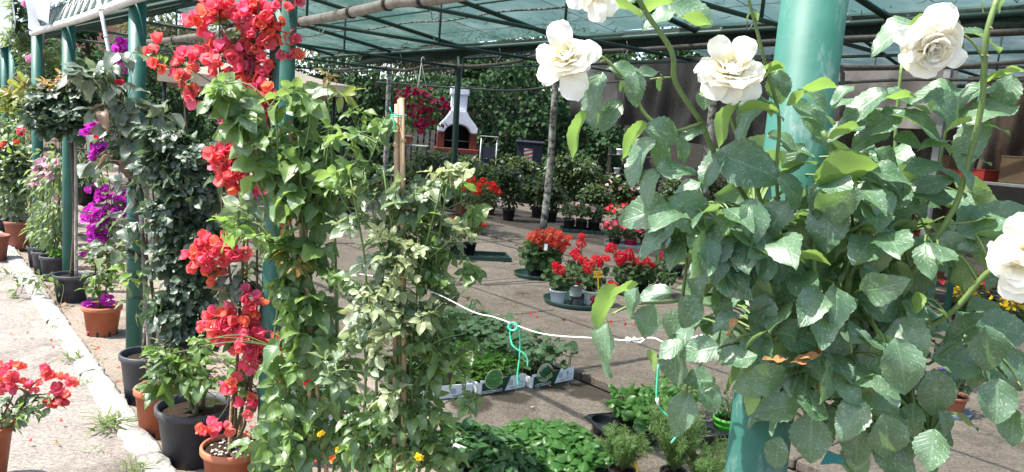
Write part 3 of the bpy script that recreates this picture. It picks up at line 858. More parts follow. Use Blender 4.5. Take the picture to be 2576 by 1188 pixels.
# grass weeds in the crack beside the kerb
wd = thing('kerb_weeds', 'tufts of weeds in the crack along the kerb', 'weeds', W(-.42, 3, .04))
del wd['category']; del wd['label']; wd['kind'] = 'stuff'
wb = Bag()
for (x, y, s, k) in [(275, 1070, .12, 70), (182, 905, .09, 46), (135, 825, .07, 30), (240, 1130, .05, 22), (345, 1180, .08, 40), (90, 735, .06, 24), (60, 690, .08, 30), (215, 960, .06, 24), (150, 860, .05, 16), (30, 640, .08, 20), (310, 1160, .05, 16)]:
    c = G(x, y, .05)
    for i in range(k):
        a = rng.uniform(0, 6.28)
        wb.add(c + np.array([rng.normal() * s * .35, rng.normal() * s * .35, 0]), (math.cos(a) * .6, math.sin(a) * .6, rng.uniform(.3, 1)), (math.cos(a) * -.5, math.sin(a) * -.5, .8), s * rng.uniform(.4, 1) * (1 if i % 3 else .32), pick(LT['grass'] if i % 3 else LT['mid']))
wb.emit(wd, 'blade', 0, 'weeds')
# creeping weed on the path (left)
cw = thing('path_weed', 'straggling leafy weed with bare stems growing out of the path crack', 'weed', G(95, 760, .04))
cc = Canes(); cb = Bag()
for (pts) in [[(150, 775), (130, 735), (100, 700)], [(150, 775), (95, 745), (40, 735)], [(150, 775), (60, 700), (20, 690)], [(150, 775), (160, 720), (140, 700)]]:
    cc.add([G(*pts[0], .04)] + [P(x, y, G(*pts[0])[1] + .1) + UP * 0 for x, y in pts[1:]], .0025, .001, 5)
leafy(cb, cc, [(100, 705, 60, 22, 26), (45, 740, 35, 20, 8), (140, 720, 25, 20, 8), (20, 690, 20, 12, 6)], G(150, 775)[1] + .1, LT['mid'], .055)
part(cw, 'branches', join(cc.g), M['twig']); cb.emit(cw, 'leaf', 60)

# ---------------------------------------------------------------- green steel posts of the row
def post(l, r, z1, label, worn=False, r2=None):
    t = thing('steel_post', label, 'post', W(0, l), 'green steel posts carrying the shade roof')
    o = part(t, 'post_tube', tube([W(0, l, -.03), W(0, l, z1 * .5), W(0, l, z1)], r, 28), M['worn_green'] if worn else M['green_paint'])
    part(t, 'saddle', cbox(W(0, l, z1 + .012), (.07, .16, .024), [PD, RD, UP], .004), M['truss'])
    return t
post(0, .0515, 2.16, 'thick scuffed teal green post behind the white rose bush', True)
post(2.12, .047, 2.16, 'green post behind the red bougainvillea', True)
post(4.22, .047, 2.16, 'green post between the dark column rose and the orange pot')
post(6.31, .047, 2.16, 'green post behind the standard rose with round dark head')
post(7.89, .047, 2.16, 'green post seen behind the pale pink flower, only its top showing')
post(9.5, .047, 2.16, 'second green post from the left edge of the photo')
post(10.26, .047, 2.16, 'leftmost green post at the far end of the row')

# ---------------------------------------------------------------- roof frame
LR = [.8, 3.4, 6.0, 8.6, 11.5, 14.1, 16.8]          # trusses
HE, HR, HF = 2.19, 3.6, 3.13                           # heights: near eave, ridge, far eave
OR, OF = 3.7, 7.43
frame = thing('roof_frame', 'dark green tube frame of trusses carrying the shade net roof', 'roof frame', W(OR, 6, 0))
for l in LR:
    part(frame, 'rafter', tube([W(0, l, HE), W(OR, l, HR)], .026, 8), M['truss'])
    part(frame, 'rafter', tube([W(OR, l, HR), W(OF, l, HF)], .037, 8), M['truss'])
    part(frame, 'tie_bar', tube([W(1.45, l, 2.75), W(OF, l, 2.74)], .024, 8), M['truss'])
    for o in (3.0, 5.0):
        top = HE + (HR - HE) * o / OR if o < OR else HR + (HF - HR) * (o - OR) / (OF - OR)
        part(frame, 'strut', tube([W(o, l, 2.745), W(o, l, top)], .018, 6), M['truss'])
l0, l1 = -3.5, 17.5
for o, h, r in ((OF, HF - .03, .035), (OF + .1, 2.92, .026), (OF - .05, 2.72, .018), (OR, HR + .03, .028), (5.6, HR + (HF - HR) * .51 + .03, .014), (1.85, (HE + HR) / 2 + .03, .014)):
    part(frame, 'purlin', tube([W(o, l0, h), W(o, l1, h)], r, 8), M['truss'])
# pale eave rail with its rope lacing
rail = part(frame, 'eave_rail', tube([W(-.06, l, 2.13 + .006 * math.sin(l * 2)) for l in np.arange(l0, 7.9, .4)], .028, 10), M['whitepipe'])
part(frame, 'eave_rail', tube([W(-.06, l, 2.12) for l in np.arange(9.2, 16, .4)], .028, 10), M['whitepipe'])
zz = []
for i, l in enumerate(np.arange(l0, 7.6, .12)): zz.append(W(-.06, l, 2.15) if i % 2 else W(.02, l, 2.36))
part(frame, 'lacing_rope', tube(zz, .006, 5), M['rope_white'])
def tarp(label, a, b, z0, z1, mat, fold=.05, folds=6, group='plastic and cloth sheets hung at the back'):
    a = np.asarray(a, float); b = np.asarray(b, float); nn = nz(np.cross(b - a, UP))
    s1, s2 = rng.uniform(0, 6, 2)
    def fn(u, v): return nn * fold * (math.sin(u * folds * 6.28 + s1 + v * 2) * .5 + math.sin(u * folds * 2.3 + v * 5 + s2) * .5) * (.4 + v) + UP * .03 * math.sin(u * 9 + s1) * v
    V, F = sheet(a + UP * z1, b - a, UP * (z0 - z1), 40, 16, fn)
    F = list(F)
    V2 = V + nn * .004
    k = len(V); F2 = [tuple(i + k for i in f[::-1]) for f in F]
    return solo('tarp', label, 'tarp', (np.vstack([V, V2]), F + F2), mat, None, group)
# net sheets
def net(name, label, P0, eu, ev, nu, nv, mat, sag=.03, fray=0):
    def fn(u, v):
        return UP * (-sag * abs(math.sin(u * math.pi * nu / 2)) * math.sin(math.pi * v) + .01 * math.sin(u * 50 + v * 9)) 
    V, F = sheet(P0, eu, ev, nu * 6, nv, fn)
    if fray:
        F = [f for i, f in enumerate(F) if not ((i % nv) == nv - 1 and rng.random() < .55)]
    return solo(name, label, 'shade net', (V, F), mat, None, 'green shade nets of the roof', True)
net('shade_net', 'green shade net on the near slope of the roof', W(-.02, l0, HE + .12), RD * (l1 - l0), PD * (OR + .02) + UP * (HR - HE - .05), 10, 24, M['net'])
net('shade_net', 'green shade net on the far slope with frayed lower edge', W(OR, l0, HR + .075), RD * (l1 - l0), PD * (OF - OR + .02) + UP * (HF - HR - .02), 10, 40, M['net'], fray=1)
tarp('dark frayed net edge hanging along the far eave', W(OF + .03, 15.5, 0), W(OF + .03, -3, 0), HF - .2, HF + .06, M['net_dark'], .03, 9)
# ropes and seams seen from below
def sl(o): return HE + (HR - HE) * o / OR if o < OR else HR + (HF - HR) * (o - OR) / (OF - OR)
rp = thing('net_rope', 'black and white twisted rope holding the net down along the roof', 'rope', W(5.9, 6, sl(5.9)))
part(rp, 'rope', tube([W(6.0, l, sl(6.0) + .012 + .02 * math.sin(l * 2.4)) for l in np.arange(l0, l1, .3)], .014, 6), M['rope_black'])
fr = []
for k in range(210):
    l = rng.uniform(l0, 14); o = OF - .2 - rng.random() ** 2 * 1.0
    a = W(o, l, sl(o) + .05); b = a + RD * rng.uniform(-.22, .22) + PD * rng.uniform(-.03, .05) - UP * rng.uniform(.0, .06)
    fr.append(tube([a, (a + b) / 2 - UP * rng.uniform(0, .05), b], [.006, .002], 4))
part(rp, 'frayed_strands', join(fr), M['wire'], kind='stuff')
wg = []
for l in LR[:-1]:
    for dl in (1.3,):
        wg.append(tube([W(.3, l + dl, sl(.3) + .02), W(OR, l + dl, HR + .04), W(OF - .2, l + dl, HF + .03)], .004, 4))
for o in (4.6, 6.7): wg.append(tube([W(o, l0, sl(o) + .03), W(o, l1, sl(o) + .03)], .004, 4))
part(frame, 'wire', join(wg), M['wire'])
hk = []
for l in LR[1:5]:
    for o in (3.2, 4.9, 6.1):
        q = W(o, l + .08, 2.75); hk.append(tube([q, q + UP * -.1 + PD * .03, q + UP * -.02 + PD * .1, q + UP * .08 + PD * .06], .006, 5, 3))
part(frame, 'hook', join(hk), M['steel'])
# hose pipes slung along the roof
def slung(name, label, cat, pts, r, mat, group=None, ties=True):
    q = smooth_path(pts, 8)
    t = thing(name, label, cat, q[len(q) // 2], group)
    part(t, 'pipe', tube(q, r, 10), mat)
    if ties:
        for i in range(3, len(q) - 2, 7):
            part(t, 'tie', tube([q[i] - RD * .012, q[i] + RD * .012], r * 1.25, 8), M['print_black'])
slung('irrigation_pipe', 'grey brown pipe slung under the net from the bougainvillea upwards', 'pipe', [P(330, 108, 8.2), P(412, 103, 7.3), P(545, 85, 6.2), P(757, 55, 4.8), P(900, 28, 4.15), P(1000, 6, 3.8), P(1110, -4, 3.5), P(1300, -40, 3.1)], .028, M['greypipe'])
slung('irrigation_pipe', 'wavy dark pipe slung along the far eave beams', 'pipe', [W(7.3, 16.5, 2.75), W(7.3, 14.4, 2.78), W(7.3, 13.2, 2.7), W(7.3, 12.2, 2.8), W(7.3, 11, 2.74), W(7.3, 9.8, 2.78), W(7.3, 8.8, 2.9), W(7.3, 7, 2.9), W(7.3, 5, 2.92), W(7.3, 2, 2.9)], .03, M['darkpipe'])
slung('cable_bundle', 'sagging black cables under the far eave before the ivy', 'cable', [W(7.6, 15, 2.5), W(7.6, 13, 2.42), W(7.6, 11.4, 2.36), W(7.6, 10, 2.33), W(7.6, 8.7, 2.42), W(7.6, 7, 2.5)], .017, M['wire'], ties=False)
# far posts
def farpost(l, o, z1, r, mat, label, bend=.02):
    t = thing('wooden_pole' if mat is M['oldwood'] else 'steel_post', label, 'pole' if mat is M['oldwood'] else 'post', W(o, l))
    pts = [W(o + bend * math.sin(z * 2.2), l + bend * math.cos(z * 1.7), z) for z in np.linspace(-.03, z1, 9)]
    part(t, 'pole', tube(pts, [r * 1.05, r * .92], 14), mat)
    part(t, 'wire_tie', tube([pts[-2] + nz(PD * math.cos(a) + RD * math.sin(a)) * r * 1.08 + UP * .01 * a for a in np.linspace(0, 12.5, 26)], .005, 5), M['wire'])
farpost(8.73, 7.43, 2.75, .058, M['oldwood'], 'weathered pole with peeling white paint standing in the middle of the floor')
farpost(11.5, 7.43, 2.95, .06, M['truss'], 'dark green pole in front of the white barbecue')
farpost(14.1, 7.43, 2.75, .055, M['oldwood'], 'grey pole behind the beige gazebo corner')
farpost(5.6, 7.43, 2.95, .055, M['oldwood'], 'weathered pole behind the middle cream rose')
farpost(1.55, 7.43, 3.0, .06, M['green_paint'], 'dark green post by the shelves at the right')

# second bay beyond the far eave
f2 = thing('rear_roof_frame', 'dark tube frame of the rear shade roof at the right', 'roof frame', W(11, 3, 0))
for l in (-1.8, .8, 3.2, 5.6, 8.5):
    part(f2, 'rafter', tube([W(OF, l, HF), W(11.1, l, 3.55)], .03, 8), M['truss'])
    part(f2, 'rafter', tube([W(11.1, l, 3.55), W(14.8, l, 2.9)], .03, 8), M['truss'])
    part(f2, 'tie_bar', tube([W(OF, l, 2.75), W(14.8, l, 2.7)], .02, 8), M['truss'])
    for o in (8.8, 10.2, 11.8, 13.2): part(f2, 'strut', tube([W(o, l, 2.73), W(o, l, 3.3)], .012, 6), M['truss'])
for o, h in ((9.3, 3.37), (11.1, 3.58), (13, 3.25), (9.0, 2.55), (12.0, 2.45)):
    part(f2, 'purlin', tube([W(o, -6, h), W(o, 8.6, h)], .028, 8), M['darkpipe'])
net('shade_net', 'blue grey shade net of the rear roof at the right', W(OF + .15, -6, HF + .1), RD * 14.8, PD * 3.6 + UP * .45, 6, 24, M['net2'])
net('shade_net', 'blue grey net on the far side of the rear roof', W(11.1, -6, 3.62), RD * 15.5, PD * 7.5 + UP * -.8, 6, 24, M['net2'])
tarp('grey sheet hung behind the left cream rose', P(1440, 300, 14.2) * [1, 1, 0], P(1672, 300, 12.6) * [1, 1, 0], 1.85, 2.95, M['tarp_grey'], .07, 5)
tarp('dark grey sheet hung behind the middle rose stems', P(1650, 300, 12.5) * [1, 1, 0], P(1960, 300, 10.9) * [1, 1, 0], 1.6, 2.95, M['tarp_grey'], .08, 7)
tarp('pale crumpled sheet under the rear roof beside the thick post', P(1950, 300, 10.8) * [1, 1, 0], P(2390, 300, 9.2) * [1, 1, 0], 2.02, 2.7, M['tarp_pale'], .07, 4)
tarp('dull brown plastic sheet hung low behind the rose leaves', P(2080, 300, 10.6) * [1, 1, 0], P(2440, 300, 9.3) * [1, 1, 0], .9, 2.05, M['tarp_brown'], .14, 7)
tarp('brown plastic sheet at the right above the shelf', P(2420, 300, 8.9) * [1, 1, 0], P(2760, 300, 8.0) * [1, 1, 0], 1.38, 2.6, M['tarp_brown'], .1, 6)
tarp('pale grey sheet laid over the eave at the top left corner', W(-.1, 6.45, 0), W(-.1, 7.75, 0), 2.17, 2.62, M['tarp_sky'], .03, 2)
tarp('pale grey sheet over the far end of the eave by the leftmost posts', W(-.1, 8.7, 0), W(-.1, 12, 0), 2.17, 2.75, M['tarp_sky'], .03, 2)
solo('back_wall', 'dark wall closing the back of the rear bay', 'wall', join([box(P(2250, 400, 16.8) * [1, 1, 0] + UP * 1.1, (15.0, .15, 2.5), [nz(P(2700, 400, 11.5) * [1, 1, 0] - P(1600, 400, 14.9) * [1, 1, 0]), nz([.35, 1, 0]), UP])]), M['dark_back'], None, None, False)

# ---------------------------------------------------------------- ivy wall, building, trees behind
iw0, iw1 = np.array([-11.5, 21.0, 0]), np.array([2.6, 19.2, 0])
ivy = thing('ivy_wall', 'tall wall covered in dark green ivy behind the barbecue', 'ivy wall', (iw0 + iw1) / 2)
wn_ = nz(np.cross(UP, iw1 - iw0)); wn_ = wn_ if wn_[1] < 0 else -wn_
part(ivy, 'wall', box((iw0 + iw1) / 2 + UP * 1.35 - wn_ * .2, (np.linalg.norm(iw1 - iw0), .2, 2.7), [nz(iw1 - iw0), wn_, UP]), M['dark_back'], False)
ib = Bag()
for k in range(15000):
    u = rng.random(); z = rng.uniform(.1, 3.1 + .25 * math.sin(u * 17) + .15 * math.sin(u * 41))
    bumpy = .25 * (math.sin(u * 60 + z * 2) * math.sin(z * 5 + u * 23)) + .18
    q = iw0 + (iw1 - iw0) * u + UP * z + wn_ * (bumpy + rng.uniform(-.08, .12))
    ib.add(q, nz(rnd3(.45) - UP * .9 + wn_ * .25), nz(wn_ + UP * .75 + rnd3(.35)), rng.uniform(.075, .125), pick(LT['ivy']))
ib.emit(ivy, 'leaf', 0, 'ivy_leaves')

def building(label, c, w, d, h, mat, rz=0, wins=()):
    c = np.asarray(c, float); ex = np.array([math.cos(rz), math.sin(rz), 0]); ey = np.array([-ex[1], ex[0], 0])
    t = thing('house', label, 'house', c)
    part(t, 'wall', box(c + UP * h / 2, (w, d, h), [ex, ey, UP]), mat, False)
    rf = part(t, 'roof', extrude_poly([c + UP * h + ex * (-w / 2 - .3) - ey * (d / 2 + .3), c + UP * h + ex * (w / 2 + .3) - ey * (d / 2 + .3), c + UP * (h + .12) + ex * (w / 2 + .3) + ey * (d / 2), c + UP * (h + .12) + ex * (-w / 2 - .3) + ey * (d / 2)], UP * .18), M['roof_tile'], False)
    for (u, z) in wins:
        q = c + ex * u - ey * (d / 2 + .02) + UP * z
        fr_ = part(t, 'window', box(q, (1.0, .05, 1.3), [ex, ey, UP]), M['print_white'], False)
        part(fr_, 'pane', box(q - ey * .03, (.85, .02, 1.15), [ex, ey, UP]), M['window'], False)
building('pinkish rendered house half hidden behind the left post', P(330, 110, 40) * [1, 1, 0], 6.5, 6, 5.35, M['wall_pink'], .15, [(-1.8, 3.4), (1.9, 3.4)])
building('cream rendered house seen over the ivy above the barbecue', P(1215, 150, 36) * [1, 1, 0], 4.6, 5, 5.0, M['wall_cream'], -.1, [(-1.4, 3.3)])

def tree(label, c, h, tr, blobs, tp, size, group='trees beyond the ivy wall', bark='bark'):
    c = np.asarray(c, float)
    t = thing('tree', label, 'tree', c, group)
    cn = Canes(); cn.add([c - UP * .05, c + UP * h * .35 + rnd3(.1), c + UP * h * .7 + rnd3(.15)], tr, tr * .4, 9)
    b = Bag()
    for (dx, dz, rx, rz_, k) in blobs:
        cc_ = c + np.array([dx, rng.uniform(-.4, .4), dz])
        cn.add([cn.near(cc_ - UP * rz_ * .4), (cc_ + c + UP * dz * .8) / 2 * [1, 1, 1], cc_], tr * .35, tr * .1, 6)
        s = sphere_pts(k); r = rng.random(k) ** .45
        lum = sphere_pts(9)
        for si, ri in zip(s, r):
            j = lum[int(rng.integers(9))]
            p = cc_ + (si * ri * .62 + j * .5) * np.array([rx, (rx + rz_) / 2, rz_])
            b.add(p, nz(si + rnd3(.5) - UP * .4), nz(UP + si * .6 + rnd3(.4)), size * rng.uniform(.7, 1.3), pick(tp))
    part(t, 'trunk', join(cn.g), M[bark]); b.emit(t, 'leaf', 0, 'crown')
def pg(x, Z): return P(x, 300, Z) * np.array([1, 1, 0])
tree('bushy green tree rising over the ivy at the right of the barbecue', pg(1340, 26), 4.6, .14, [(-.8, 3.9, 1.4, 1.1, 1800), (.6, 4.3, 1.5, 1.1, 1900), (2.0, 3.9, 1.4, 1.0, 1500), (-2.2, 3.6, 1.0, .9, 1000)], LT['ivy'], .15)
tree('leafy tree filling the gap between ivy wall and grey sheet', pg(1650, 28), 5.5, .15, [(-1.2, 4.0, 1.4, 1.2, 1500), (.6, 4.6, 1.5, 1.2, 1700), (1.9, 3.8, 1.3, 1.1, 1300)], LT['ivy'], .16)
tree('dark weeping conifer behind the gazebo with bright sky gaps', pg(930, 25), 6.5, .16, [(0, 4.8, 1.7, 1.2, 1500), (-1.6, 4.4, 1.3, 1.5, 1100), (1.7, 4.2, 1.2, 1.3, 1000)], LT['weep'], .34)
tree('tall olive green cypress behind the hanging basket', pg(1060, 27), 6.0, .15, [(0, 3.9, 1.2, 1.3, 1500), (.5, 4.9, 1.2, 1.0, 1000), (-1, 4.4, .9, .9, 700)], LT['weep'], .3)
tree('leafy tree in front of the pink house', pg(215, 30), 6.5, .18, [(-1.3, 3.2, 1.5, 1.2, 1500), (1.2, 2.6, 1.8, 1.2, 1700), (-.2, 4.6, 1.2, .8, 700)], LT['ivy'], .22)
tree('leafy tree between the second post and the red bougainvillea', pg(470, 29), 6.5, .18, [(-1.0, 4.6, 1.7, 1.1, 1500), (1.3, 4.2, 1.6, 1.3, 1500), (0, 3.0, 2.1, 1.0, 1400)], LT['weep'], .3)
tree('dark drooping tree at the top left corner before the white sky', pg(-60, 17), 6.5, .14, [(.3, 5.0, 1.3, .75, 1000), (-.8, 4.6, 1.2, .8, 700), (1.2, 5.4, .7, .4, 300)], LT['weep'], .28, bark='bark')
tree('low dark tree far behind the row of posts at the left', pg(90, 24), 4.5, .13, [(0, 2.4, 1.6, 1.1, 1500), (1.9, 1.9, 1.5, 1.0, 1300), (-1.8, 1.7, 1.3, 1.0, 1000)], LT['ivy'], .2)
# ================================================================ the row of pots beside the kerb
def potted(name, label, cat, fx, fy, r, h, mat, group=None, z=0.0, soilmat=None, slits=False, **kw):
    """thing standing where the pot's front bottom edge shows at fx, fy"""
    g = G(fx, fy, z); c = g + nz(g * [1, 1, 0]) * r * .78
    t = thing(name, label, cat, c, group)
    pot(t, c, r, h, mat, soilmat=soilmat, **kw)
    if slits: pot_slits(t, c, r, h)
    return t, c
def finish(t, cn, bag, n=300, fb=None, fn=300, bark='twig', leafname='leaf', stuff='foliage'):
    if cn is not None and cn.g: part(t, 'branches', join(cn.g), M[bark])
    bag.emit(t, leafname, n, stuff)
    if fb is not None: fb.emit(t, 'flower', fn, 'small_flowers')
def cane_up(cn, c, pts, Z, r0=.006, r1=.002, jit=.01):
    q = [np.asarray(c, float) + UP * .02 + np.array([rng.normal() * .02, rng.normal() * .02, 0])]
    for i, (x, y) in enumerate(pts):
        q.append(P(x, y, (Z if np.isscalar(Z) else Z[i])) + rnd3(jit))
    cn.add(q, r0, r1)
def stake(T, a, b, r=.008, name='stake', mat='bamboo'):
    a = np.asarray(a, float); b = np.asarray(b, float)
    g = [tube([a + (b - a) * t + rnd3(.0015) for t in np.linspace(0, 1, 7)], [r * 1.05, r * .9], 9)]
    o = part(T, name, join(g), M[mat])
    kn = [tube([a + (b - a) * t, a + (b - a) * (t + .006)], r * 1.16, 9) for t in np.arange(.12, .95, .16)]
    for q in kn: part(o, 'node', q, M[mat])
    return o
def soil_bits(T, c, r, z, k=40):
    gs = [cbox(c + np.array([math.cos(a) * q, math.sin(a) * q, z + .004]), (.012, .009, .007), [nz([math.cos(b), math.sin(b), 0]), nz([-math.sin(b), math.cos(b), 0]), UP], .002, 1)
          for a, q, b in zip(rng.uniform(0, 6.28, k), r * np.sqrt(rng.random(k)) * .85, rng.uniform(0, 6, k))]
    part(T, 'gravel', join(gs), M['stones'], kind='stuff')

GP = 'potted plants along the kerb'
# --- large red bougainvillea in front of the second post
t, c = potted('bougainvillea', 'tall red and coral bougainvillea on canes in a terracotta pot before the second post', 'bougainvillea', 585, 1262, .125, .2, M['terracotta'], GP, depth=.1)
zt = .2
soil_bits(t, c, .11, .185, 60)
ZB = c[1] - .05
cn = Canes()
for x1, x2, x3, x4 in [(590, 600, 625, 640), (602, 640, 655, 610), (575, 590, 560, 560), (618, 650, 690, 700)]:
    cane_up(cn, c + UP * zt * .9, [(x1, 1060), (x2, 850), (x3, 520), (x4, 120 if x4 > 600 else 0)], [ZB, ZB - .03, ZB - .06, ZB - .08], .008, .003)
cn.add([P(640, 140, ZB - .08), P(650, 40, ZB - .1), P(640, -60, ZB - .1)], .004, .003)
for pts in [[(640, 150), (590, 110), (545, 40), (530, -10)], [(600, 250), (520, 200), (430, 145), (370, 130)], [(630, 330), (560, 280), (480, 225), (460, 205)], [(470, 330), (463, 250), (455, 200), (470, 150)], [(640, 420), (590, 400), (550, 395)], [(600, 640), (560, 620), (510, 620)], [(600, 820), (570, 800), (545, 800)], [(590, 990), (560, 1040), (530, 1080)], [(640, 200), (700, 130), (745, 145)]]:
    cn.add([P(x, y, ZB - .08) for x, y in pts], .003, .0012, 5)
stake(t, c + np.array([-.01, -.03, .12]), P(587, 960, ZB - .02), .006); stake(t, c + np.array([.03, -.01, .12]), P(640, 0, ZB), .006); stake(t, c + np.array([.0, .02, .12]), P(615, 985, ZB), .006)
fb = Bag()
FS = px(27, ZB)
blooms(fb, [(560, 18, 62, 32, 34), (497, 58, 30, 18, 10), (640, 40, 40, 34, 26), (690, 35, 50, 38, 28), (712, 105, 34, 32, 16), (750, 148, 5, 5, 2), (650, 90, 45, 40, 28), (575, 150, 58, 48, 46), (640, 170, 45, 42, 30), (470, 150, 22, 22, 8), (520, 130, 22, 22, 8), (455, 205, 14, 17, 6), (486, 243, 18, 14, 6), (400, 112, 6, 8, 2), (402, 168, 9, 9, 3), (365, 140, 4, 4, 1), (675, 215, 40, 42, 26), (665, 275, 38, 36, 26), (600, 210, 40, 26, 16), (566, 328, 12, 15, 5), (590, 240, 20, 20, 8),
            (560, 402, 30, 30, 22), (600, 455, 44, 32, 32), (655, 460, 18, 22, 7), (612, 385, 25, 15, 8), (520, 640, 42, 40, 34), (545, 700, 17, 15, 5), (595, 625, 22, 26, 12), (560, 610, 30, 18, 10), (560, 815, 48, 44, 46), (630, 850, 42, 56, 40), (680, 870, 32, 32, 16), (640, 905, 26, 22, 12), (583, 968, 15, 12, 5), (628, 745, 15, 12, 4), (525, 1083, 15, 16, 6), (565, 1075, 15, 15, 4), (650, 770, 25, 20, 8), (700, 545, 10, 12, 3), (745, 912, 6, 8, 2), (735, 3, 14, 8, 3), (710, 950, 12, 20, 4), (620, 1020, 18, 30, 6)], ZB - .06, FT['boug'], FS)
lb = Bag()
leafy(lb, cn, [(620, 105, 25, 15, 5, LT['grey'], .085), (600, 80, 60, 60, 16), (480, 200, 40, 50, 10), (420, 140, 60, 25, 10), (580, 430, 60, 40, 10), (600, 690, 40, 50, 20, LT['grey'], .085), (575, 745, 45, 35, 12, LT['grey'], .085), (610, 830, 40, 50, 14), (640, 300, 50, 60, 12), (640, 1000, 40, 60, 14), (590, 560, 40, 40, 8)], ZB - .02, LT['mid'], .055)
finish(t, cn, lb, 200, fb, 300)

# --- two climbing roses on canes beside the second post, their pots below the picture
t = thing('climbing_rose', 'tall green climbing rose with large drooping leaves beside the second post', 'rose', W(.02, 1.66, 0), GP)
c = W(.02, 1.66, 0); Z1 = c[1]
pot(t, c, .13, .24, M['darkpot'])
cn = Canes()
for k, (xs) in enumerate([(720, 735, 745, 640), (760, 770, 790, 835), (800, 790, 760, 745), (700, 690, 690, 600), (840, 850, 830, 850)]):
    cane_up(cn, c + UP * .2, [(xs[0], 1180), (xs[1], 950), (xs[2], 620), (xs[3], 340)], [Z1, Z1, Z1 - .03, Z1 - .06], .007, .003)
for pts in [[(700, 400), (690, 290), (630, 215), (560, 210), (540, 205)], [(755, 420), (780, 300), (760, 240)], [(820, 420), (828, 320), (822, 180)], [(690, 610), (640, 560), (570, 590)], [(620, 420), (600, 340), (580, 260)], [(850, 420), (900, 330), (890, 290)]]:
    cn.add([P(x, y, Z1 - .06) for x, y in pts], .004, .0015, 5)
stake(t, c + np.array([-.03, -.03, .1]), P(762, 330, Z1), .009); stake(t, c + np.array([.04, -.02, .1]), P(728, 300, Z1), .008); stake(t, c + np.array([.08, 0, .1]), P(845, 700, Z1), .008)
part(t, 'plant_label', box(P(712, 625, Z1 - .01), (px(26, Z1), .002, px(95, Z1)), [nz([1, -.2, -.12]), nz([.2, 1, 0]), nz([.12, 0, 1])]), M['orange_card'], False)
for (x, y) in [(762, 612), (745, 270), (735, 1065)]:
    part(t, 'twine_tie', tube([P(x, y, Z1 - .012) + np.array([math.cos(a) * .016, math.sin(a) * .016, .0015 * a]) for a in np.linspace(0, 14, 26)] + [P(x + 26, y + 10, Z1 - .03), P(x + 40, y + 2, Z1 - .03)], .0025, 5), M['twine'])
lb = Bag()
L1 = px(62, Z1)
leafy(lb, cn, [(585, 240, 36, 36, 6), (870, 1080, 45, 60, 8), (880, 920, 35, 50, 5), (660, 1150, 45, 35, 6), (900, 1150, 45, 35, 6), (605, 320, 36, 50, 7), (630, 330, 40, 40, 4), (735, 265, 30, 30, 3), (765, 265, 30, 30, 3), (700, 350, 60, 40, 7), (670, 420, 45, 50, 6), (740, 430, 80, 70, 16), (800, 390, 50, 50, 7), (850, 460, 45, 60, 10), (770, 520, 80, 60, 16), (640, 540, 45, 35, 5, LT['rose2']), (590, 580, 35, 30, 4, LT['young']), (730, 640, 70, 60, 12), (790, 650, 55, 60, 10), (715, 730, 65, 50, 10), (785, 760, 65, 50, 10), (745, 830, 75, 55, 12), (800, 880, 55, 50, 7), (720, 930, 60, 50, 7), (750, 1010, 75, 50, 10), (700, 1090, 60, 50, 9), (770, 1120, 80, 55, 14), (850, 1010, 40, 70, 6)], Z1 - .02, LT['rose'], L1, comp=5, droop=.65, upn=.6)
leafy(lb, cn, [(560, 230, 40, 30, 5), (850, 245, 22, 20, 3, LT['yellow'], L1 * .7), (825, 190, 16, 10, 3, LT['bronze'], L1 * .35), (890, 300, 25, 30, 5), (835, 330, 30, 20, 4), (500, 860, 20, 20, 3), (740, 650, 40, 30, 5, LT['bronze'], L1 * .5), (590, 560, 30, 25, 4), (640, 600, 30, 25, 4), (690, 770, 40, 30, 3), (770, 930, 40, 40, 5), (740, 1080, 40, 30, 4)], Z1 - .1, LT['young'], L1 * .62, comp=3, droop=.5)
fb = Bag(); blooms(fb, [(806, 1093, 8, 6, 3, FT['yellow']), (835, 1152, 9, 8, 4, FT['orange']), (850, 1130, 5, 5, 2, FT['yellow']), (775, 960, 8, 8, 2, FT['red'])], Z1 - .12, FT['yellow'], .012)
finish(t, cn, lb, 300, fb, 20, 'cane')

t = thing('climbing_rose', 'slender climbing rose with pale shiny leaves tied to a bundle of three bamboo canes', 'rose', W(.04, 1.16, 0), GP)
c = W(.04, 1.16, 0); Z2 = c[1]
pot(t, c, .13, .24, M['darkpot'])
cn = Canes()
for xs in [(960, 950, 980, 905), (1000, 1010, 1000, 965), (1050, 1040, 1060, 1110), (920, 930, 920, 880), (1020, 1080, 1100, 1130)]:
    cane_up(cn, c + UP * .2, [(xs[0], 1180), (xs[1], 940), (xs[2], 680), (xs[3], 440)], [Z2, Z2, Z2 - .02, Z2 - .05], .006, .0025)
for pts in [[(905, 450), (940, 380), (968, 300)], [(1100, 720), (1150, 740), (1210, 700)], [(1080, 650), (1140, 600), (1190, 570)], [(1110, 460), (1150, 450), (1170, 440)], [(1060, 880), (1120, 850), (1170, 840)], [(950, 940), (860, 930), (820, 950)], [(1040, 1080), (1130, 1060), (1180, 1040)]]:
    cn.add([P(x, y, Z2 - .04) for x, y in pts], .003, .0012, 5)
for dx, top, zz in ((-8, 262, 0), (2, 252, .012), (8, 248, -.01)):
    stake(t, c + np.array([dx * .002, zz * 2, .1]), P(1005 + dx, top, Z2 + zz), .0085)
part(t, 'twine_tie', tube([P(1003, 296, Z2) + np.array([math.cos(a) * .022, math.sin(a) * .0205, .0009 * a - .004]) for a in np.linspace(0, 13, 34)] + [P(985, 285, Z2 - .03), P(980, 270, Z2 - .03)], .0019, 5), M['twine'])
part(t, 'twine_tie', tube([P(985, 296, Z2 - .025), P(992, 312, Z2 - .03), P(984, 332, Z2 - .025)], .0019, 5, 3), M['twine'])
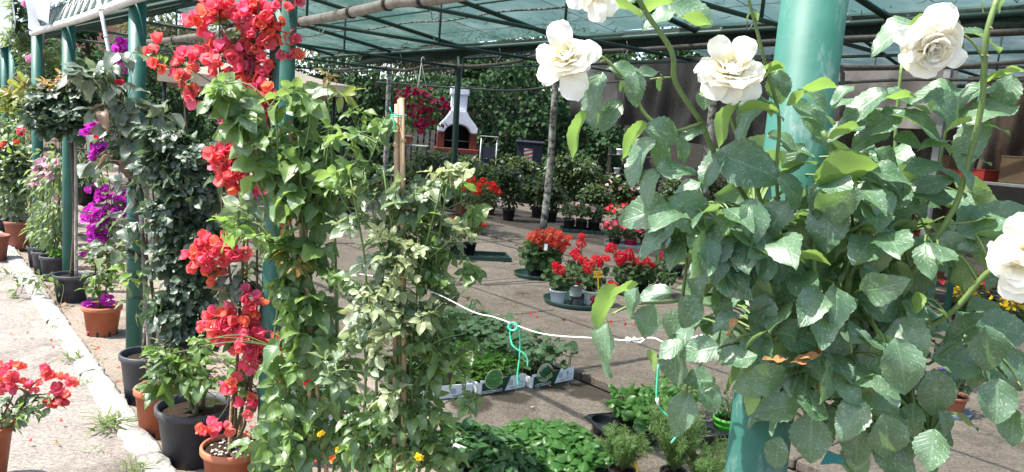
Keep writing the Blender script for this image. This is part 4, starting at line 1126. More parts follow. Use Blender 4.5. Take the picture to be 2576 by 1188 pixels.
for pts in [[(1080, 900), (1150, 860), (1190, 880)], [(900, 560), (860, 500), (850, 470)], [(1110, 1020), (1170, 990), (1200, 1010)], [(880, 760), (840, 720), (825, 690)], [(1100, 540), (1160, 510), (1200, 530)]]:
    cn.add([P(x, y, Z2 - .03) for x, y in pts], .0022, .001, 5)
lb = Bag(); L2 = px(42, Z2)
leafy(lb, cn, [(1190, 880, 22, 16, 3), (850, 475, 18, 18, 2), (1198, 1008, 22, 16, 3), (828, 695, 20, 18, 2), (1198, 530, 20, 14, 3), (1160, 930, 30, 30, 4)], Z2 - .03, LT['rose'], L2, comp=5, droop=.2, upn=.8)
leafy(lb, cn, [(965, 315, 18, 25, 3, LT['rose']), (900, 350, 35, 35, 5, LT['rose']), (900, 430, 55, 50, 10, LT['rose']), (960, 470, 60, 50, 15), (1020, 500, 75, 60, 22), (1100, 470, 45, 30, 8), (930, 570, 75, 50, 15), (1040, 590, 85, 60, 24, LT['rose']), (1120, 570, 50, 50, 8), (970, 640, 80, 40, 15), (1060, 690, 80, 50, 19, LT['rose']), (940, 720, 80, 45, 15), (1000, 790, 100, 60, 26), (1080, 840, 80, 60, 19, LT['rose']), (920, 850, 60, 50, 10), (960, 930, 80, 50, 17), (1060, 940, 80, 60, 20, LT['rose']), (960, 1020, 80, 60, 19, LT['rose']), (1070, 1040, 80, 60, 20, LT['rose']), (900, 1090, 60, 60, 12, LT['rose']), (1000, 1120, 110, 60, 27, LT['rose']), (1110, 1130, 70, 50, 15, LT['rose']), (1190, 690, 25, 18, 3, LT['rose']), (1170, 580, 30, 20, 3), (1140, 640, 40, 40, 5, LT['rose']), (1150, 750, 40, 30, 5), (1150, 460, 24, 10, 3, LT['young']), (840, 940, 40, 40, 7), (1130, 900, 30, 40, 4, LT['rose'])], Z2, LT['rose2'], L2, comp=5, droop=.4, upn=.75)
leafy(lb, cn, [(985, 715, 40, 25, 5), (1110, 440, 40, 22, 6), (1165, 580, 30, 20, 3), (1000, 830, 60, 30, 7), (990, 990, 45, 30, 6), (940, 870, 30, 30, 4), (1040, 620, 40, 30, 4), (1160, 445, 20, 8, 3), (930, 770, 60, 40, 7), (1020, 660, 60, 40, 6), (960, 600, 50, 40, 5), (1060, 790, 50, 40, 5)], Z2 - .09, LT['pale'], L2 * .85, comp=5, droop=.1)
fb = Bag(); blooms(fb, [(1058, 1150, 8, 7, 3, FT['yellow'])], Z2 - .12, FT['yellow'], .012)
finish(t, cn, lb, 300, fb, 5, 'cane')

# --- dark small-leaved column in the big dark pot
t, c = potted('column_rose', 'column of small dark glossy leaves in the largest dark grey pot', 'rose', 488, 1184, .158, .255, M['darkpot'], GP, slits=True)
Z3 = c[1]
cn = Canes()
for xs in [(480, 470, 430, 420), (500, 490, 480, 470), (470, 440, 400, 390), (510, 520, 520, 500)]:
    cane_up(cn, c + UP * .2, [(xs[0], 1000), (xs[1], 800), (xs[2], 560), (xs[3], 400)], [Z3, Z3, Z3, Z3 - .03], .011, .003)
stake(t, c + np.array([0, .03, .1]), P(455, 380, Z3), .009)
lb = Bag()
leafy(lb, cn, [(410, 345, 60, 25, 40), (470, 385, 70, 45, 80), (400, 420, 45, 45, 50), (480, 470, 75, 60, 120), (430, 540, 65, 60, 110), (490, 590, 70, 60, 130), (440, 660, 62, 60, 110), (490, 720, 62, 60, 120), (440, 780, 60, 55, 90), (490, 840, 60, 50, 90), (440, 880, 45, 35, 40)], Z3 - .02, LT['dark'], px(27, Z3), comp=5, droop=.55, upn=.55, twigs=False)
leafy(lb, cn, [(420, 890, 45, 25, 8), (440, 935, 45, 45, 16, LT['mid']), (500, 950, 50, 40, 12, LT['rose']), (470, 900, 60, 25, 8), (405, 970, 25, 30, 5, LT['mid']), (545, 960, 30, 50, 6, LT['rose'])], Z3 - .16, LT['young'], px(40, Z3 - .1), comp=3, droop=.5)
cn.add([P(430, 890, Z3 - .14), P(500, 880, Z3 - .2), P(570, 905, Z3 - .24), P(640, 970, Z3 - .26), P(665, 1005, Z3 - .26)], .004, .002, 5)
leafy(lb, cn, [(520, 870, 30, 14, 3), (580, 915, 30, 20, 4), (640, 940, 30, 25, 4), (550, 985, 25, 25, 2)], Z3 - .24, LT['rose'], px(42, Z3 - .24), comp=3)
finish(t, cn, lb, 300, None, 0, 'twig')

# --- terracotta pot squeezed behind it
t, c = potted('potted_shrub', 'small leafy plant in a terracotta pot squeezed between two dark pots', 'potted plant', 398, 1108, .105, .235, M['terracotta'], GP, slits=True)
cn = Canes(); lb = Bag()
cane_up(cn, c + UP * .2, [(400, 900), (395, 860)], c[1]); cane_up(cn, c + UP * .2, [(380, 930), (370, 900)], c[1])
leafy(lb, cn, [(385, 930, 30, 30, 9), (370, 970, 22, 22, 6), (400, 880, 25, 25, 6)], c[1] - .05, LT['rose2'], px(26, c[1]), comp=3)
finish(t, cn, lb, 100)

# --- tall climber with large greyish and browning leaves
t, c = potted('climber', 'climber with big grey and browning leaves up a leaning pale cane in a dark pot', 'climber', 368, 1024, .128, .265, M['darkpot'], GP, slits=True)
Z4 = c[1]
cn = Canes()
cane_up(cn, c + UP * .2, [(360, 800), (352, 600), (325, 430), (300, 300)], [Z4, Z4, Z4 + .1, Z4 + .1], .013, .005)
cane_up(cn, c + UP * .2, [(385, 800), (378, 650), (345, 480), (330, 350)], [Z4, Z4, Z4 + .05, Z4 + .1], .012, .004)
cane_up(cn, c + UP * .2, [(372, 820), (366, 700), (362, 560), (340, 400)], [Z4, Z4 + .03, Z4, Z4 + .1], .009, .004)
stake(t, c + np.array([.02, 0, .15]), P(355, 540, Z4), .012, mat='greypipe')
stake(t, P(330, 420, Z4 + .1), P(247, -8, Z4 + .25), .011, mat='whitepipe')
lb = Bag(); Lg = px(58, Z4)
leafy(lb, cn, [(275, 310, 45, 60, 16), (330, 340, 50, 60, 14), (290, 250, 60, 40, 18), (230, 200, 70, 40, 18), (330, 290, 60, 30, 12), (260, 400, 40, 50, 8), (320, 430, 60, 40, 14), (385, 300, 40, 30, 8), (310, 140, 40, 40, 8), (340, 470, 40, 30, 8), (415, 285, 30, 25, 5)], Z4 + .05, LT['grey'], Lg * .85, droop=.5, upn=.7)
leafy(lb, cn, [(262, 275, 14, 18, 2), (290, 325, 14, 14, 2), (300, 395, 20, 20, 2)], Z4 - .02, LT['brown'], Lg * .8, droop=.5, upn=.2)
leafy(lb, cn, [(290, 640, 45, 30, 10, LT['grey']), (345, 600, 40, 40, 10), (330, 700, 45, 40, 12, LT['young']), (345, 770, 40, 40, 10), (310, 560, 45, 30, 8, LT['grey']), (380, 720, 30, 50, 8), (265, 620, 22, 20, 4, LT['grey'])], Z4 - .05, LT['climb'], Lg * .7, droop=.3)
fb = Bag(); blooms(fb, [(296, 200, 6, 12, 3, FT['red']), (240, 345, 3, 3, 1)], Z4 + .02, FT['red'], .018)
finish(t, cn, lb, 300, fb, 10, 'bark')
part(t, 'pale_wire', tube([P(300, 565, Z4), P(325, 572, Z4 - .1), P(345, 560, Z4 - .1), P(352, 578, Z4 - .05)], .003, 5, 4), M['rope_white'])

# --- purple bougainvillea in an orange pot
t, c = potted('bougainvillea', 'slim purple bougainvillea in a bright orange pot', 'bougainvillea', 257, 849, .118, .2, M['terracotta'], GP, slits=True)
Z5 = c[1]
cn = Canes()
for xs in [(240, 245, 270, 240), (268, 275, 290, 310), (255, 262, 280, 250)]:
    cane_up(cn, c + UP * .17, [(xs[0], 710), (xs[1], 620), (xs[2], 520), (xs[3], 340)], [Z5] * 4, .006, .002)
cn.add([P(290, 500, Z5), P(320, 300, Z5 + .3), P(325, 110, Z5 + .5)], .004, .002, 5)
lb = Bag(); fb = Bag()
leafy(lb, cn, [(245, 640, 38, 30, 40), (265, 690, 42, 35, 46), (240, 720, 28, 25, 24), (285, 560, 40, 40, 36), (300, 500, 35, 30, 18), (240, 430, 25, 40, 14), (300, 640, 30, 40, 24), (320, 200, 25, 50, 14)], Z5, LT['mid'], px(24, Z5))
leafy(lb, cn, [(255, 690, 40, 25, 8), (300, 720, 25, 30, 5)], Z5 - .08, LT['young'], px(24, Z5))
blooms(fb, [(235, 335, 18, 22, 22), (250, 385, 20, 22, 22), (285, 500, 36, 24, 44), (300, 535, 24, 18, 14), (245, 545, 26, 30, 30), (250, 588, 22, 22, 24), (248, 600, 15, 12, 10), (275, 752, 11, 9, 6), (225, 768, 10, 8, 5), (232, 470, 7, 6, 2), (318, 125, 20, 30, 24), (315, 165, 12, 15, 8), (218, 640, 8, 8, 2)], Z5 - .03, FT['purple'], px(17, Z5))
finish(t, cn, lb, 220, fb, 220)

# --- standard rose with a round head
t, c = potted('standard_rose', 'standard rose with a round dark leafy head on a bare stem in a dark pot', 'rose', 180, 764, .128, .215, M['darkpot'], GP, slits=True)
Z6 = c[1]
cn = Canes()
cn.add([c + UP * .15, P(188, 560, Z6), P(182, 400, Z6), P(172, 320, Z6)], .017, .014, 9)
for xs in [(172, 320, 110, 230), (175, 330, 200, 240), (172, 320, 150, 190), (176, 325, 230, 300), (172, 325, 90, 290)]:
    cn.add([P(xs[0], xs[1], Z6), P((xs[0] + xs[2]) / 2, (xs[1] + xs[3]) / 2, Z6 - .05), P(xs[2], xs[3], Z6 - .05)], .008, .003, 6)
stake(t, c + np.array([.05, -.02, .1]), P(190, 330, Z6), .013, mat='greypipe')
lb = Bag()
leafy(lb, cn, [(130, 250, 70, 40, 60), (180, 290, 70, 50, 90), (110, 300, 60, 40, 60), (200, 230, 55, 35, 40), (150, 320, 70, 28, 60), (210, 310, 30, 40, 24)], Z6 - .05, LT['dark'], px(24, Z6), comp=5, droop=.2, upn=.9, twigs=False)
leafy(lb, cn, [(172, 200, 28, 18, 10, LT['bronze']), (70, 235, 50, 25, 12, LT['yellow']), (150, 215, 40, 15, 6, LT['bronze']), (100, 215, 40, 15, 6, LT['bronze'])], Z6 - .05, LT['bronze'], px(24, Z6), comp=3, droop=-.2)
finish(t, cn, lb, 300, None, 0, 'bark')

# --- yellow-green shrub and terracotta pot at the far left
t, c = potted('potted_shrub', 'light leafy shrub in the dull terracotta pot at the far end of the kerb', 'potted plant', 46, 627, .122, .275, M['terra_dull'], GP, z=.03)
Z7 = c[1]; cn = Canes(); lb = Bag(); fb = Bag()
for x in (30, 45, 55, 62, 25): cane_up(cn, c + UP * .25, [(x, 520), (x + rng.normal() * 8, 440)], [Z7, Z7])
leafy(lb, cn, [(25, 380, 40, 30, 50), (50, 420, 50, 40, 80), (20, 450, 40, 40, 60), (60, 480, 35, 35, 40), (30, 520, 40, 25, 30), (10, 400, 30, 50, 40)], Z7, LT['rose2'], px(22, Z7), comp=3)
leafy(lb, cn, [(20, 420, 40, 60, 16), (60, 460, 30, 40, 8)], Z7 - .1, LT['young'], px(22, Z7))
blooms(fb, [(10, 365, 10, 6, 5, FT['coralball']), (40, 360, 4, 4, 1)], Z7 - .1, FT['scarletball'], px(8, Z7))
finish(t, cn, lb, 200, fb, 10)
t = thing('yellow_shrub', 'yellow green leafy shrub glowing behind the round rose head', 'shrub', G(55, 600), GP)
c = G(60, 598); Z8 = c[1]; pot(t, c, .14, .26, M['darkpot']); cn = Canes(); lb = Bag()
for x in (40, 60, 80): cane_up(cn, c + UP * .22, [(x, 450), (x + rng.normal() * 8, 300)], [Z8, Z8])
leafy(lb, cn, [(50, 265, 45, 25, 90), (80, 285, 40, 22, 60), (25, 250, 25, 30, 30), (45, 235, 40, 20, 30, LT['bronze']), (95, 245, 40, 20, 30)], Z8, LT['yellow'], px(18, Z8), comp=3, twigs=False)
finish(t, cn, lb, 120)
t = thing('tall_climber', 'tall thin climber with pale pink flowers rising to the top left corner', 'climber', G(75, 612), GP)
c = G(75, 612); Z9 = c[1]; pot(t, c, .13, .25, M['darkpot']); cn = Canes(); lb = Bag(); fb = Bag()
for x in (60, 75, 85): cane_up(cn, c + UP * .22, [(x, 450), (x + rng.normal() * 8, 250), (x - 5, 60), (x - 10, -20)], [Z9] * 4, .006, .003)
stake(t, c + np.array([.05, 0, .1]), P(112, 30, Z9), .012, mat='greypipe'); stake(t, c + np.array([.0, .02, .1]), P(84, 70, Z9), .01, mat='bamboo')
leafy(lb, cn, [(58, 15, 30, 25, 60), (60, 60, 26, 35, 70), (45, 95, 35, 25, 50), (70, 120, 25, 50, 50), (85, 185, 30, 40, 60), (95, 240, 40, 40, 40), (60, 330, 30, 30, 30), (120, 140, 40, 60, 40), (140, 200, 40, 40, 30, LT['darkbg'])], Z9, LT['climb'], px(18, Z9), comp=3, twigs=False)
blooms(fb, [(80, 148, 12, 10, 6, FT['pinkrose']), (98, 133, 8, 4, 2, FT['pinkrose']), (66, 12, 8, 6, 3, FT['pinkrose']), (57, 330, 6, 6, 2, FT['redrose'])], Z9 - .15, FT['pinkrose'], px(8, Z9))
finish(t, cn, lb, 150, fb, 20)
# --- three dark pots with tall bamboo-like pandorea and pink trumpets
fl = [[(92, 430, 12, 12, 8), (105, 405, 15, 10, 8), (85, 465, 12, 10, 6)], [(125, 420, 14, 10, 6), (108, 440, 16, 10, 8)], [(150, 500, 5, 4, 1), (130, 445, 10, 8, 4), (140, 410, 6, 6, 2)]]
lbl = ['first of three pink trumpet climbers in dark pots, farthest from the kerb corner', 'middle of three pink trumpet climbers in dark pots by the post', 'pink trumpet climber in the nearest of three dark pots with a bright green tuft']
for i, (fx, fy, r) in enumerate([(98, 676, .095), (114, 694, .105), (140, 711, .118)]):
    t, c = potted('trumpet_climber', lbl[i], 'climber', fx, fy, r, .2 + .01 * i, M['darkpot'], 'pink trumpet climbers in dark pots', slits=True)
    Z = c[1]; cn = Canes(); lb = Bag(); fb = Bag()
    for k in range(6):
        x = fx + rng.uniform(-16, 16); cane_up(cn, c + UP * .17, [(x, 590), (x + rng.normal() * 9, 500), (x + rng.normal() * 14, 400)], [Z] * 3, .005, .002)
    leafy(lb, cn, [(fx, 460, 26, 45, 60), (fx + 6, 530, 30, 45, 80), (fx - 4, 590, 24, 35, 60), (fx + 12, 640, 20, 22, 24), (fx + 10, 400, 22, 30, 20)], Z, LT['climb'], px(24, Z), droop=.8, upn=.5, twigs=False)
    if i == 2: leafy(lb, None, [(150, 640, 22, 10, 160)], Z - .04, LT['parsley'], px(9, Z), droop=-.8)
    blooms(fb, fl[i], Z - .06, FT['pink'], px(11, Z))
    finish(t, cn, lb, 160, fb, 30)
# dark shrubs filling the far end of the row
for (fx, fy, top, hw, lab) in [(28, 560, 250, 30, 'bushy climber in the dark pot beside the leftmost posts'), (5, 590, 300, 22, 'leafy plant cut by the left edge of the photo'), (150, 590, 120, 55, 'tall leafy climber behind the standard rose head')]:
    g = G(fx, fy); t = thing('potted_climber', lab, 'climber', g, GP); Z = g[1]; pot(t, g, .13, .24, M['darkpot']); cn = Canes(); lb = Bag()
    for k in range(4): cane_up(cn, g + UP * .2, [(fx + rng.normal() * 8, (fy + top) / 2), (fx + rng.normal() * 14, top)], [Z] * 2, .006, .003)
    leafy(lb, cn, [(fx + rng.normal() * 6, top + (fy - 60 - top) * q, hw, 38, 70) for q in (0.05, .25, .45, .65, .85)], Z, LT['climb'] if fx != 150 else LT['darkbg'], px(20, Z), droop=.5, twigs=False)
    finish(t, cn, lb, 100)
g = G(-14, 655, .03); t = thing('terracotta_pot', 'dull red pot on the path cut by the left edge of the photo', 'pot', g); pot(t, g, .12, .24, M['terra_dull'])
# plants standing inside, behind the row, with their dark pots
for (fx, fy, top, hw, lab) in [(215, 515, 400, 40, 'pale leafed shrub in a dark pot behind the standard rose'), (205, 490, 330, 40, 'dark shrub standing inside the shade house at the left'), (425, 640, 480, 30, 'leafy plant in a black pot seen past the dark column')]:
    g = G(fx, fy); t = thing('potted_shrub', lab, 'potted plant', g, 'potted shrubs inside the shade house'); Z = g[1]
    pot(t, g, .17, .3, M['blackpot']); cn = Canes(); lb = Bag()
    for k in range(4): cane_up(cn, g + UP * .25, [(fx + rng.normal() * 9, top + 40), (fx + rng.normal() * 16, top)], [Z] * 2, .008, .004)
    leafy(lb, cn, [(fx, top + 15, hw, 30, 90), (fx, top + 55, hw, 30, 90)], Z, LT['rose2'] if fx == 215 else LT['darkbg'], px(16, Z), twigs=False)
    finish(t, cn, lb, 100)

# --- red bougainvillea in the pot at the bottom left, on the path
g = G(-6, 1240, .05); c = g + np.array([-.125, .06, 0])
t = thing('bougainvillea', 'small red bougainvillea in the terracotta pot at the bottom left on the path', 'bougainvillea', c, GP)
pot(t, c, .125, .24, M['terracotta']); Z = c[1]; cn = Canes(); lb = Bag(); fb = Bag()
for pts in [[(20, 1060), (60, 1010), (130, 990), (160, 975)], [(10, 1050), (30, 980), (30, 940)], [(15, 1060), (80, 1020), (140, 1010)], [(0, 1060), (-10, 1000), (20, 960)], [(20, 1060), (70, 980), (125, 940)]]:
    cane_up(cn, c + UP * .22, pts, Z, .005, .0018)
leafy(lb, cn, [(30, 1020, 50, 30, 26), (70, 1010, 40, 22, 16), (10, 1065, 35, 20, 16), (110, 1000, 30, 20, 10), (130, 1015, 25, 15, 6)], Z, LT['rose2'], px(30, Z))
leafy(lb, cn, [(40, 1040, 45, 25, 10), (75, 1040, 20, 15, 4)], Z - .05, LT['young'], px(28, Z))
blooms(fb, [(28, 935, 30, 20, 16), (40, 965, 26, 18, 14), (10, 960, 22, 18, 9), (85, 975, 20, 10, 6), (125, 935, 10, 9, 4), (130, 955, 12, 10, 4), (165, 970, 20, 18, 9), (150, 1000, 22, 18, 10), (145, 1020, 18, 12, 6)], Z, FT['boug'], px(21, Z))
finish(t, cn, lb, 150, fb, 120)
# ================================================================ inside the shade house
def text(T, s, c, ex, ey, size, mat, name='lettering', bold=0.0):
    cu = bpy.data.curves.new(name, 'FONT'); cu.body = s; cu.size = size; cu.extrude = .0004; cu.offset = bold
    cu.align_x = 'CENTER'; cu.align_y = 'CENTER'; cu.materials.append(mat)
    o = bpy.data.objects.new(name, cu); COL.objects.link(o); o.parent = T
    ex = nz(ex); ez = nz(np.cross(ex, ey)); ey = np.cross(ez, ex)
    bpy.context.view_layer.update()
    me = bpy.data.meshes.new_from_object(o.evaluated_get(bpy.context.evaluated_depsgraph_get()))
    bpy.data.objects.remove(o)
    o = bpy.data.objects.new(name, me); COL.objects.link(o); o.parent = T
    m = np.eye(4); m[:3, 0] = ex; m[:3, 1] = ey; m[:3, 2] = ez; m[:3, 3] = np.asarray(c) - wloc(T)
    o.matrix_local = Matrix(m.tolist()); return o
def flat(c, ex, ey, pts, d, n):
    """thin plate in the plane ex, ey; points in metres"""
    return extrude_poly([np.asarray(c) + ex * a + ey * b for a, b in pts], n * d)
def circ(r, k=28, ax=1.0): return [(r * math.cos(2 * math.pi * i / k), r * ax * math.sin(2 * math.pi * i / k)) for i in range(k)]

CRG = 'white card crates of vegetable seedlings'
def crate(name, label, FL, FR, depth, h, plants, word=None, picture=None, seed=0, print_right=True):
    FL, FR = (G(*q) if len(q) == 2 else np.asarray(q, float) for q in (FL, FR)); ex = nz(FR - FL); w = np.linalg.norm(FR - FL)
    ey = np.array([-ex[1], ex[0], 0]); 
    if ey @ (RD + PD * .3) < 0: ey = -ey
    n = -ey; c0 = (FL + FR) / 2
    t = thing(name, label, 'crate', c0 + ey * depth / 2, CRG)
    th = .006
    fp = part(t, 'front_panel', cbox(c0 + UP * h / 2 + ey * th / 2, (w, th, h), [ex, ey, UP], .0015, 1), M['cardboard'], False)
    part(t, 'back_panel', cbox(c0 + ey * (depth - th / 2) + UP * h / 2, (w, th, h), [ex, ey, UP], .0015, 1), M['cardboard'], False)
    for s, hh in ((-1, h * .78), (1, h * .78)):
        part(t, 'side_panel', cbox(c0 + ey * depth / 2 + ex * s * (w / 2 - th / 2 - .001) + UP * hh / 2, (th, depth - 2 * th - .002, hh), [ex, ey, UP], .0015, 1), M['cardboard'], False)
    part(t, 'base_panel', box(c0 + ey * depth / 2 + UP * .006, (w - 2 * th - .004, depth - 2 * th - .004, .006), [ex, ey, UP]), M['cardboard'], False)
    part(t, 'seed_tray', box(c0 + ey * depth / 2 + UP * .03, (w - .03, depth - .03, .035), [ex, ey, UP]), M['soil'], False)
    # print on the front
    f0 = c0 + n * .0012
    if word:
        lw = w * .62; lx = -w / 2 + lw * .46
        part(fp, 'green_banner', flat(f0, ex, UP, [(-w / 2 + .012, .002), (-w / 2 + .012 + lw * .8, .002), (-w / 2 + .012 + lw * .92, h * .62), (-w / 2 + .012 + lw, h + .004), (-w / 2 + .012, h * .8)], .0012, n), M['print_green'], False)
        rc = f0 + ex * (lx - .005) + UP * (h * 1.02)
        part(fp, 'cream_ring', flat(rc + n * .0014, ex, UP, [(a, b * .92) for a, b in circ(.066)], .0015, n), M['print_cream'], False)
        pic = part(fp, 'picture', flat(rc + n * .0031, ex, UP, [(a, b * .92) for a, b in circ(.061)], .001, n), M['pic_parsley'] if picture == 'parsley' else M['pic_pale'], False)
        if picture == 'cuke':
            for k in range(4):
                a = rc + n * .0046 + ex * (-.05 + .02 * k) + UP * (.012 + .009 * k); d = nz(ex * .85 - UP * .62)
                q = part(pic, 'cucumber', tube([a + d * .0, a + d * .012, a + d * .04, a + d * .062, a + d * .07], [.003, .0095, .0105, .0095, .003], 8), M['pic_cuke'])
        part(fp, 'lime_dot', flat(rc + ex * .055 - UP * .03 + n * .0045, ex, UP, circ(.013, 18), .001, n), M['print_lime'], False)
        part(fp, 'red_corner', flat(f0 + ex * (lx + .055) + UP * (h + .012) + n * .001, ex, UP, [(0, 0), (.022, -.012), (.006, .016)], .001, n), M['print_red'], False)
        text(fp, word, f0 + ex * (lx - .012) + UP * (.0135) + n * .004, ex, UP, .0245 if len(word) > 8 else .028, M['print_white'], bold=.0006)
    if print_right:
        tx = w / 2 - .06
        tr = part(fp, 'tree_mark', join([flat(f0 + ex * tx + UP * (h * .66), ex, UP, circ(.0105, 14, .85), .0008, n), flat(f0 + ex * tx + UP * (h * .46), ex, UP, [(-.0022, -.012), (.0022, -.012), (.0015, .01), (-.0015, .01)], .0008, n)]), M['print_grey'], False)
        lines = [flat(f0 + ex * (tx + .028) + UP * (h * z), ex, UP, [(-.016, -.0012), (.016, -.0012), (.016, .0012), (-.016, .0012)], .0006, n) for z in (.5, .43)]
        lines += [flat(f0 + ex * (tx + .004) + UP * (h * z), ex, UP, [(-.03, -.0008), (.03, -.0008), (.03, .0008), (-.03, .0008)], .0006, n) for z in (.27, .2)]
        lines += [flat(f0 + ex * (tx - .06) + UP * (h * z), ex, UP, [(-.018, -.0016), (.018, -.0016), (.018, .0016), (-.018, .0016)], .0006, n) for z in (.7, .62, .54, .46, .38)]
        lines += [flat(f0 + ex * (tx - .055 + k * .012) + UP * (h * .17), ex, UP, [(-.004, -.004), (.004, -.004), (.004, .004), (-.004, .004)], .0006, n) for k in range(3)]
        part(fp, 'printed_lines', join(lines), M['print_grey'], False)
    b = Bag(); cn = Canes()
    for (tp, k, z0, z1, sz, mg, comp) in plants:
        for i in range(k):
            u, v = rng.uniform(-.5 - mg, .5 + mg), rng.uniform(0 - mg * .3, 1 + mg)
            z = rng.uniform(z0, z1) * (1 - .25 * max(0, abs(u) - .4))
            q = c0 + ex * u * w + ey * v * depth + UP * (h * .5 + z)
            a = rng.uniform(0, 6.28); d = np.array([math.cos(a), math.sin(a), rng.uniform(-.35, .5)])
            if comp: compound(b, q, d, UP + rnd3(.3), sz * rng.uniform(.8, 1.2), tp, None, comp)
            else: b.add(q, d, UP + rnd3(.3) + VIEW * .2, sz * rng.uniform(.75, 1.2), pick(tp))
            if i % 2 == 0: 
                foot = c0 + ex * np.clip(u, -.45, .45) * w + ey * np.clip(v, .04, .96) * depth + UP * .045
                cn.g.append(tube([foot, (foot + q) / 2 + rnd3(.006), q], .0012, 4, 1, False))
    part(t, 'stalks', join(cn.g), M['cane'], kind='stuff')
    b.emit(t, 'leaf', 300, 'seedling_leaves')
    return t
crate('parsley_crate', 'white card crate of parsley seedlings with a round parsley picture and PREZZEMOLO', (1207, 995), (1321, 974), .5, .088, [(LT['parsley'], 420, .05, .14, .024, .07, 3)], 'PREZZEMOLO', 'parsley')
crate('cucumber_crate', 'white card crate of cucumber seedlings with a cucumber picture and CETRIOLO', (1337, 978), (1442, 955), .52, .088, [(LT['cuke'], 210, .1, .2, .058, .08, 0), (LT['cuke'], 60, .03, .1, .04, .0, 0)], 'CETRIOLO', 'cuke')
_a, _b = G(1337, 978), G(1442, 955); _e = nz(_b - _a); _n = np.array([-_e[1], _e[0], 0]); _n = _n if _n @ RD > 0 else -_n
_c, _d = G(1207, 995), G(1321, 974); _e = nz(_d - _c); _m = np.array([-_e[1], _e[0], 0]); _m = _m if _m @ RD > 0 else -_m
crate('cucumber_crate', 'plain white card crate of cucumber seedlings behind the one lettered CETRIOLO', _a + _n * .56, _b + _n * .56, .5, .088, [(LT['cuke'], 230, .1, .22, .058, .08, 0)])
crate('cucumber_crate', 'plain white card crate of cucumber seedlings behind the parsley crate', _c + _m * .54, _d + _m * .54, .5, .088, [(LT['cuke'], 210, .1, .2, .058, .06, 0)])
crate('seedling_crate', 'white card crate with torn edge left of the parsley, half behind the pale rose', (1060, 1008), (1187, 998), .5, .08, [(LT['parsley'], 220, .04, .11, .022, .04, 3)])
crate('seedling_crate', 'small white card crate with an oval picture beyond the parsley', (1095, 838), (1186, 828), .4, .07, [(LT['pepper'], 130, .03, .1, .04, .05, 0)])
crate('seedling_crate', 'white card crate glimpsed low between the two climbing roses', (760, 1078), (905, 1050), .42, .085, [(LT['pepper'], 130, .03, .12, .045, .05, 0)])
# basil and pepper crates at the bottom of the picture: low black trays
def herb_tray(name, label, c, w, d, ang, plants, dome=.06, h=.07):
    ex = nz([math.cos(ang), math.sin(ang), 0]); ey = np.array([-ex[1], ex[0], 0])
    t = thing(name, label, 'seedling tray', c, 'black trays of herb seedlings')
    gs = [cbox(c + ey * s * d / 2 + UP * h / 2, (w, .006, h), [ex, ey, UP], .002, 1) for s in (-1, 1)]
    gs += [cbox(c + ex * s * w / 2 + UP * h / 2, (.006, d - .007, h), [ex, ey, UP], .002, 1) for s in (-1, 1)]
    part(t, 'tray', join(gs + [box(c + UP * .012, (w - .01, d - .01, .008), [ex, ey, UP])]), M['blackpot'], False)
    part(t, 'soil', box(c + UP * .036, (w - .014, d - .014, .036), [ex, ey, UP]), M['soil'], False)
    b = Bag(); cn = Canes()
    for (tp, k, z0, z1, sz) in plants:
        for i in range(k):
            u, v = rng.uniform(-.54, .54), rng.uniform(-.54, .54)
            dm = 1 - (2 * u) ** 2 * .3 - (2 * v) ** 2 * .3
            z = z0 + (z1 - z0) * rng.random() ** .5
            q = c + ex * u * w + ey * v * d + UP * (h * .7 + z * dm + dome * max(0, dm - .4))
            a = rng.uniform(0, 6.28)
            dd = np.array([math.cos(a), math.sin(a), rng.uniform(-.3, .35)])
            b.add(q, dd, UP + rnd3(.3) + VIEW * .1, sz * rng.uniform(.7, 1.2), pick(tp))
            if i % 2: b.add(q, -dd * [1, 1, -1] + rnd3(.25), UP + rnd3(.3), sz * rng.uniform(.6, 1.1), pick(tp))
            if i % 3 == 0: cn.g.append(tube([c + ex * np.clip(u, -.47, .47) * w + ey * np.clip(v, -.47, .47) * d + UP * .05, q], .0015, 4, 1, False))
    part(t, 'stalks', join(cn.g), M['cane'], kind='stuff'); b.emit(t, 'leaf', 300, 'herb_leaves')
    return t
AR = math.atan2(PD[1], PD[0])
herb_tray('basil_tray', 'bushy tray of bright green basil at the bottom of the photo', G(1385, 1190) + np.array([.02, .08, 0]), .36, .48, AR, [(LT['basil'], 430, .05, .115, .064)], .05)
herb_tray('pepper_tray', 'tray of darker pointed pepper seedlings left of the bright basil', G(1225, 1215) + np.array([-.02, .08, 0]), .3, .5, AR, [(LT['pepper'], 360, .03, .15, .066)], .02)
def card(name, label, x, y, Z, w, h, mat, tilt=(1, .1, 0), up=(0, .3, 1), lines=None):
    c = P(x, y, Z); ex = nz(tilt); ey = nz(np.asarray(up) - (np.asarray(up) @ ex) * ex); n = np.cross(ex, ey)
    if n[1] > 0: n = -n
    t = thing(name, label, 'label', c, 'plant labels')
    part(t, 'card', flat(c, ex, ey, [(-w / 2, -h / 2), (w / 2, -h / 2), (w / 2, h / 2), (-w / 2, h / 2)], .0015, n), mat, False)
    return t, c, ex, ey, n
for x, y, lab in ((1155, 1128, 'white plant label lying among the pepper seedlings at their left edge'), (1228, 1170, 'white plant label half hidden between pepper seedlings near the bottom')):
    t, c, ex, ey, n = card('plant_label', lab, x, y, G(1225, 1215)[1] - .02, .06, .03, M['print_white'], (1, -.3, -.2))
    part(t, 'spike', flat(c, ex, ey, [(-.006, -.015), (.006, -.015), (0, -.09)], .0014, n), M['print_white'], False)

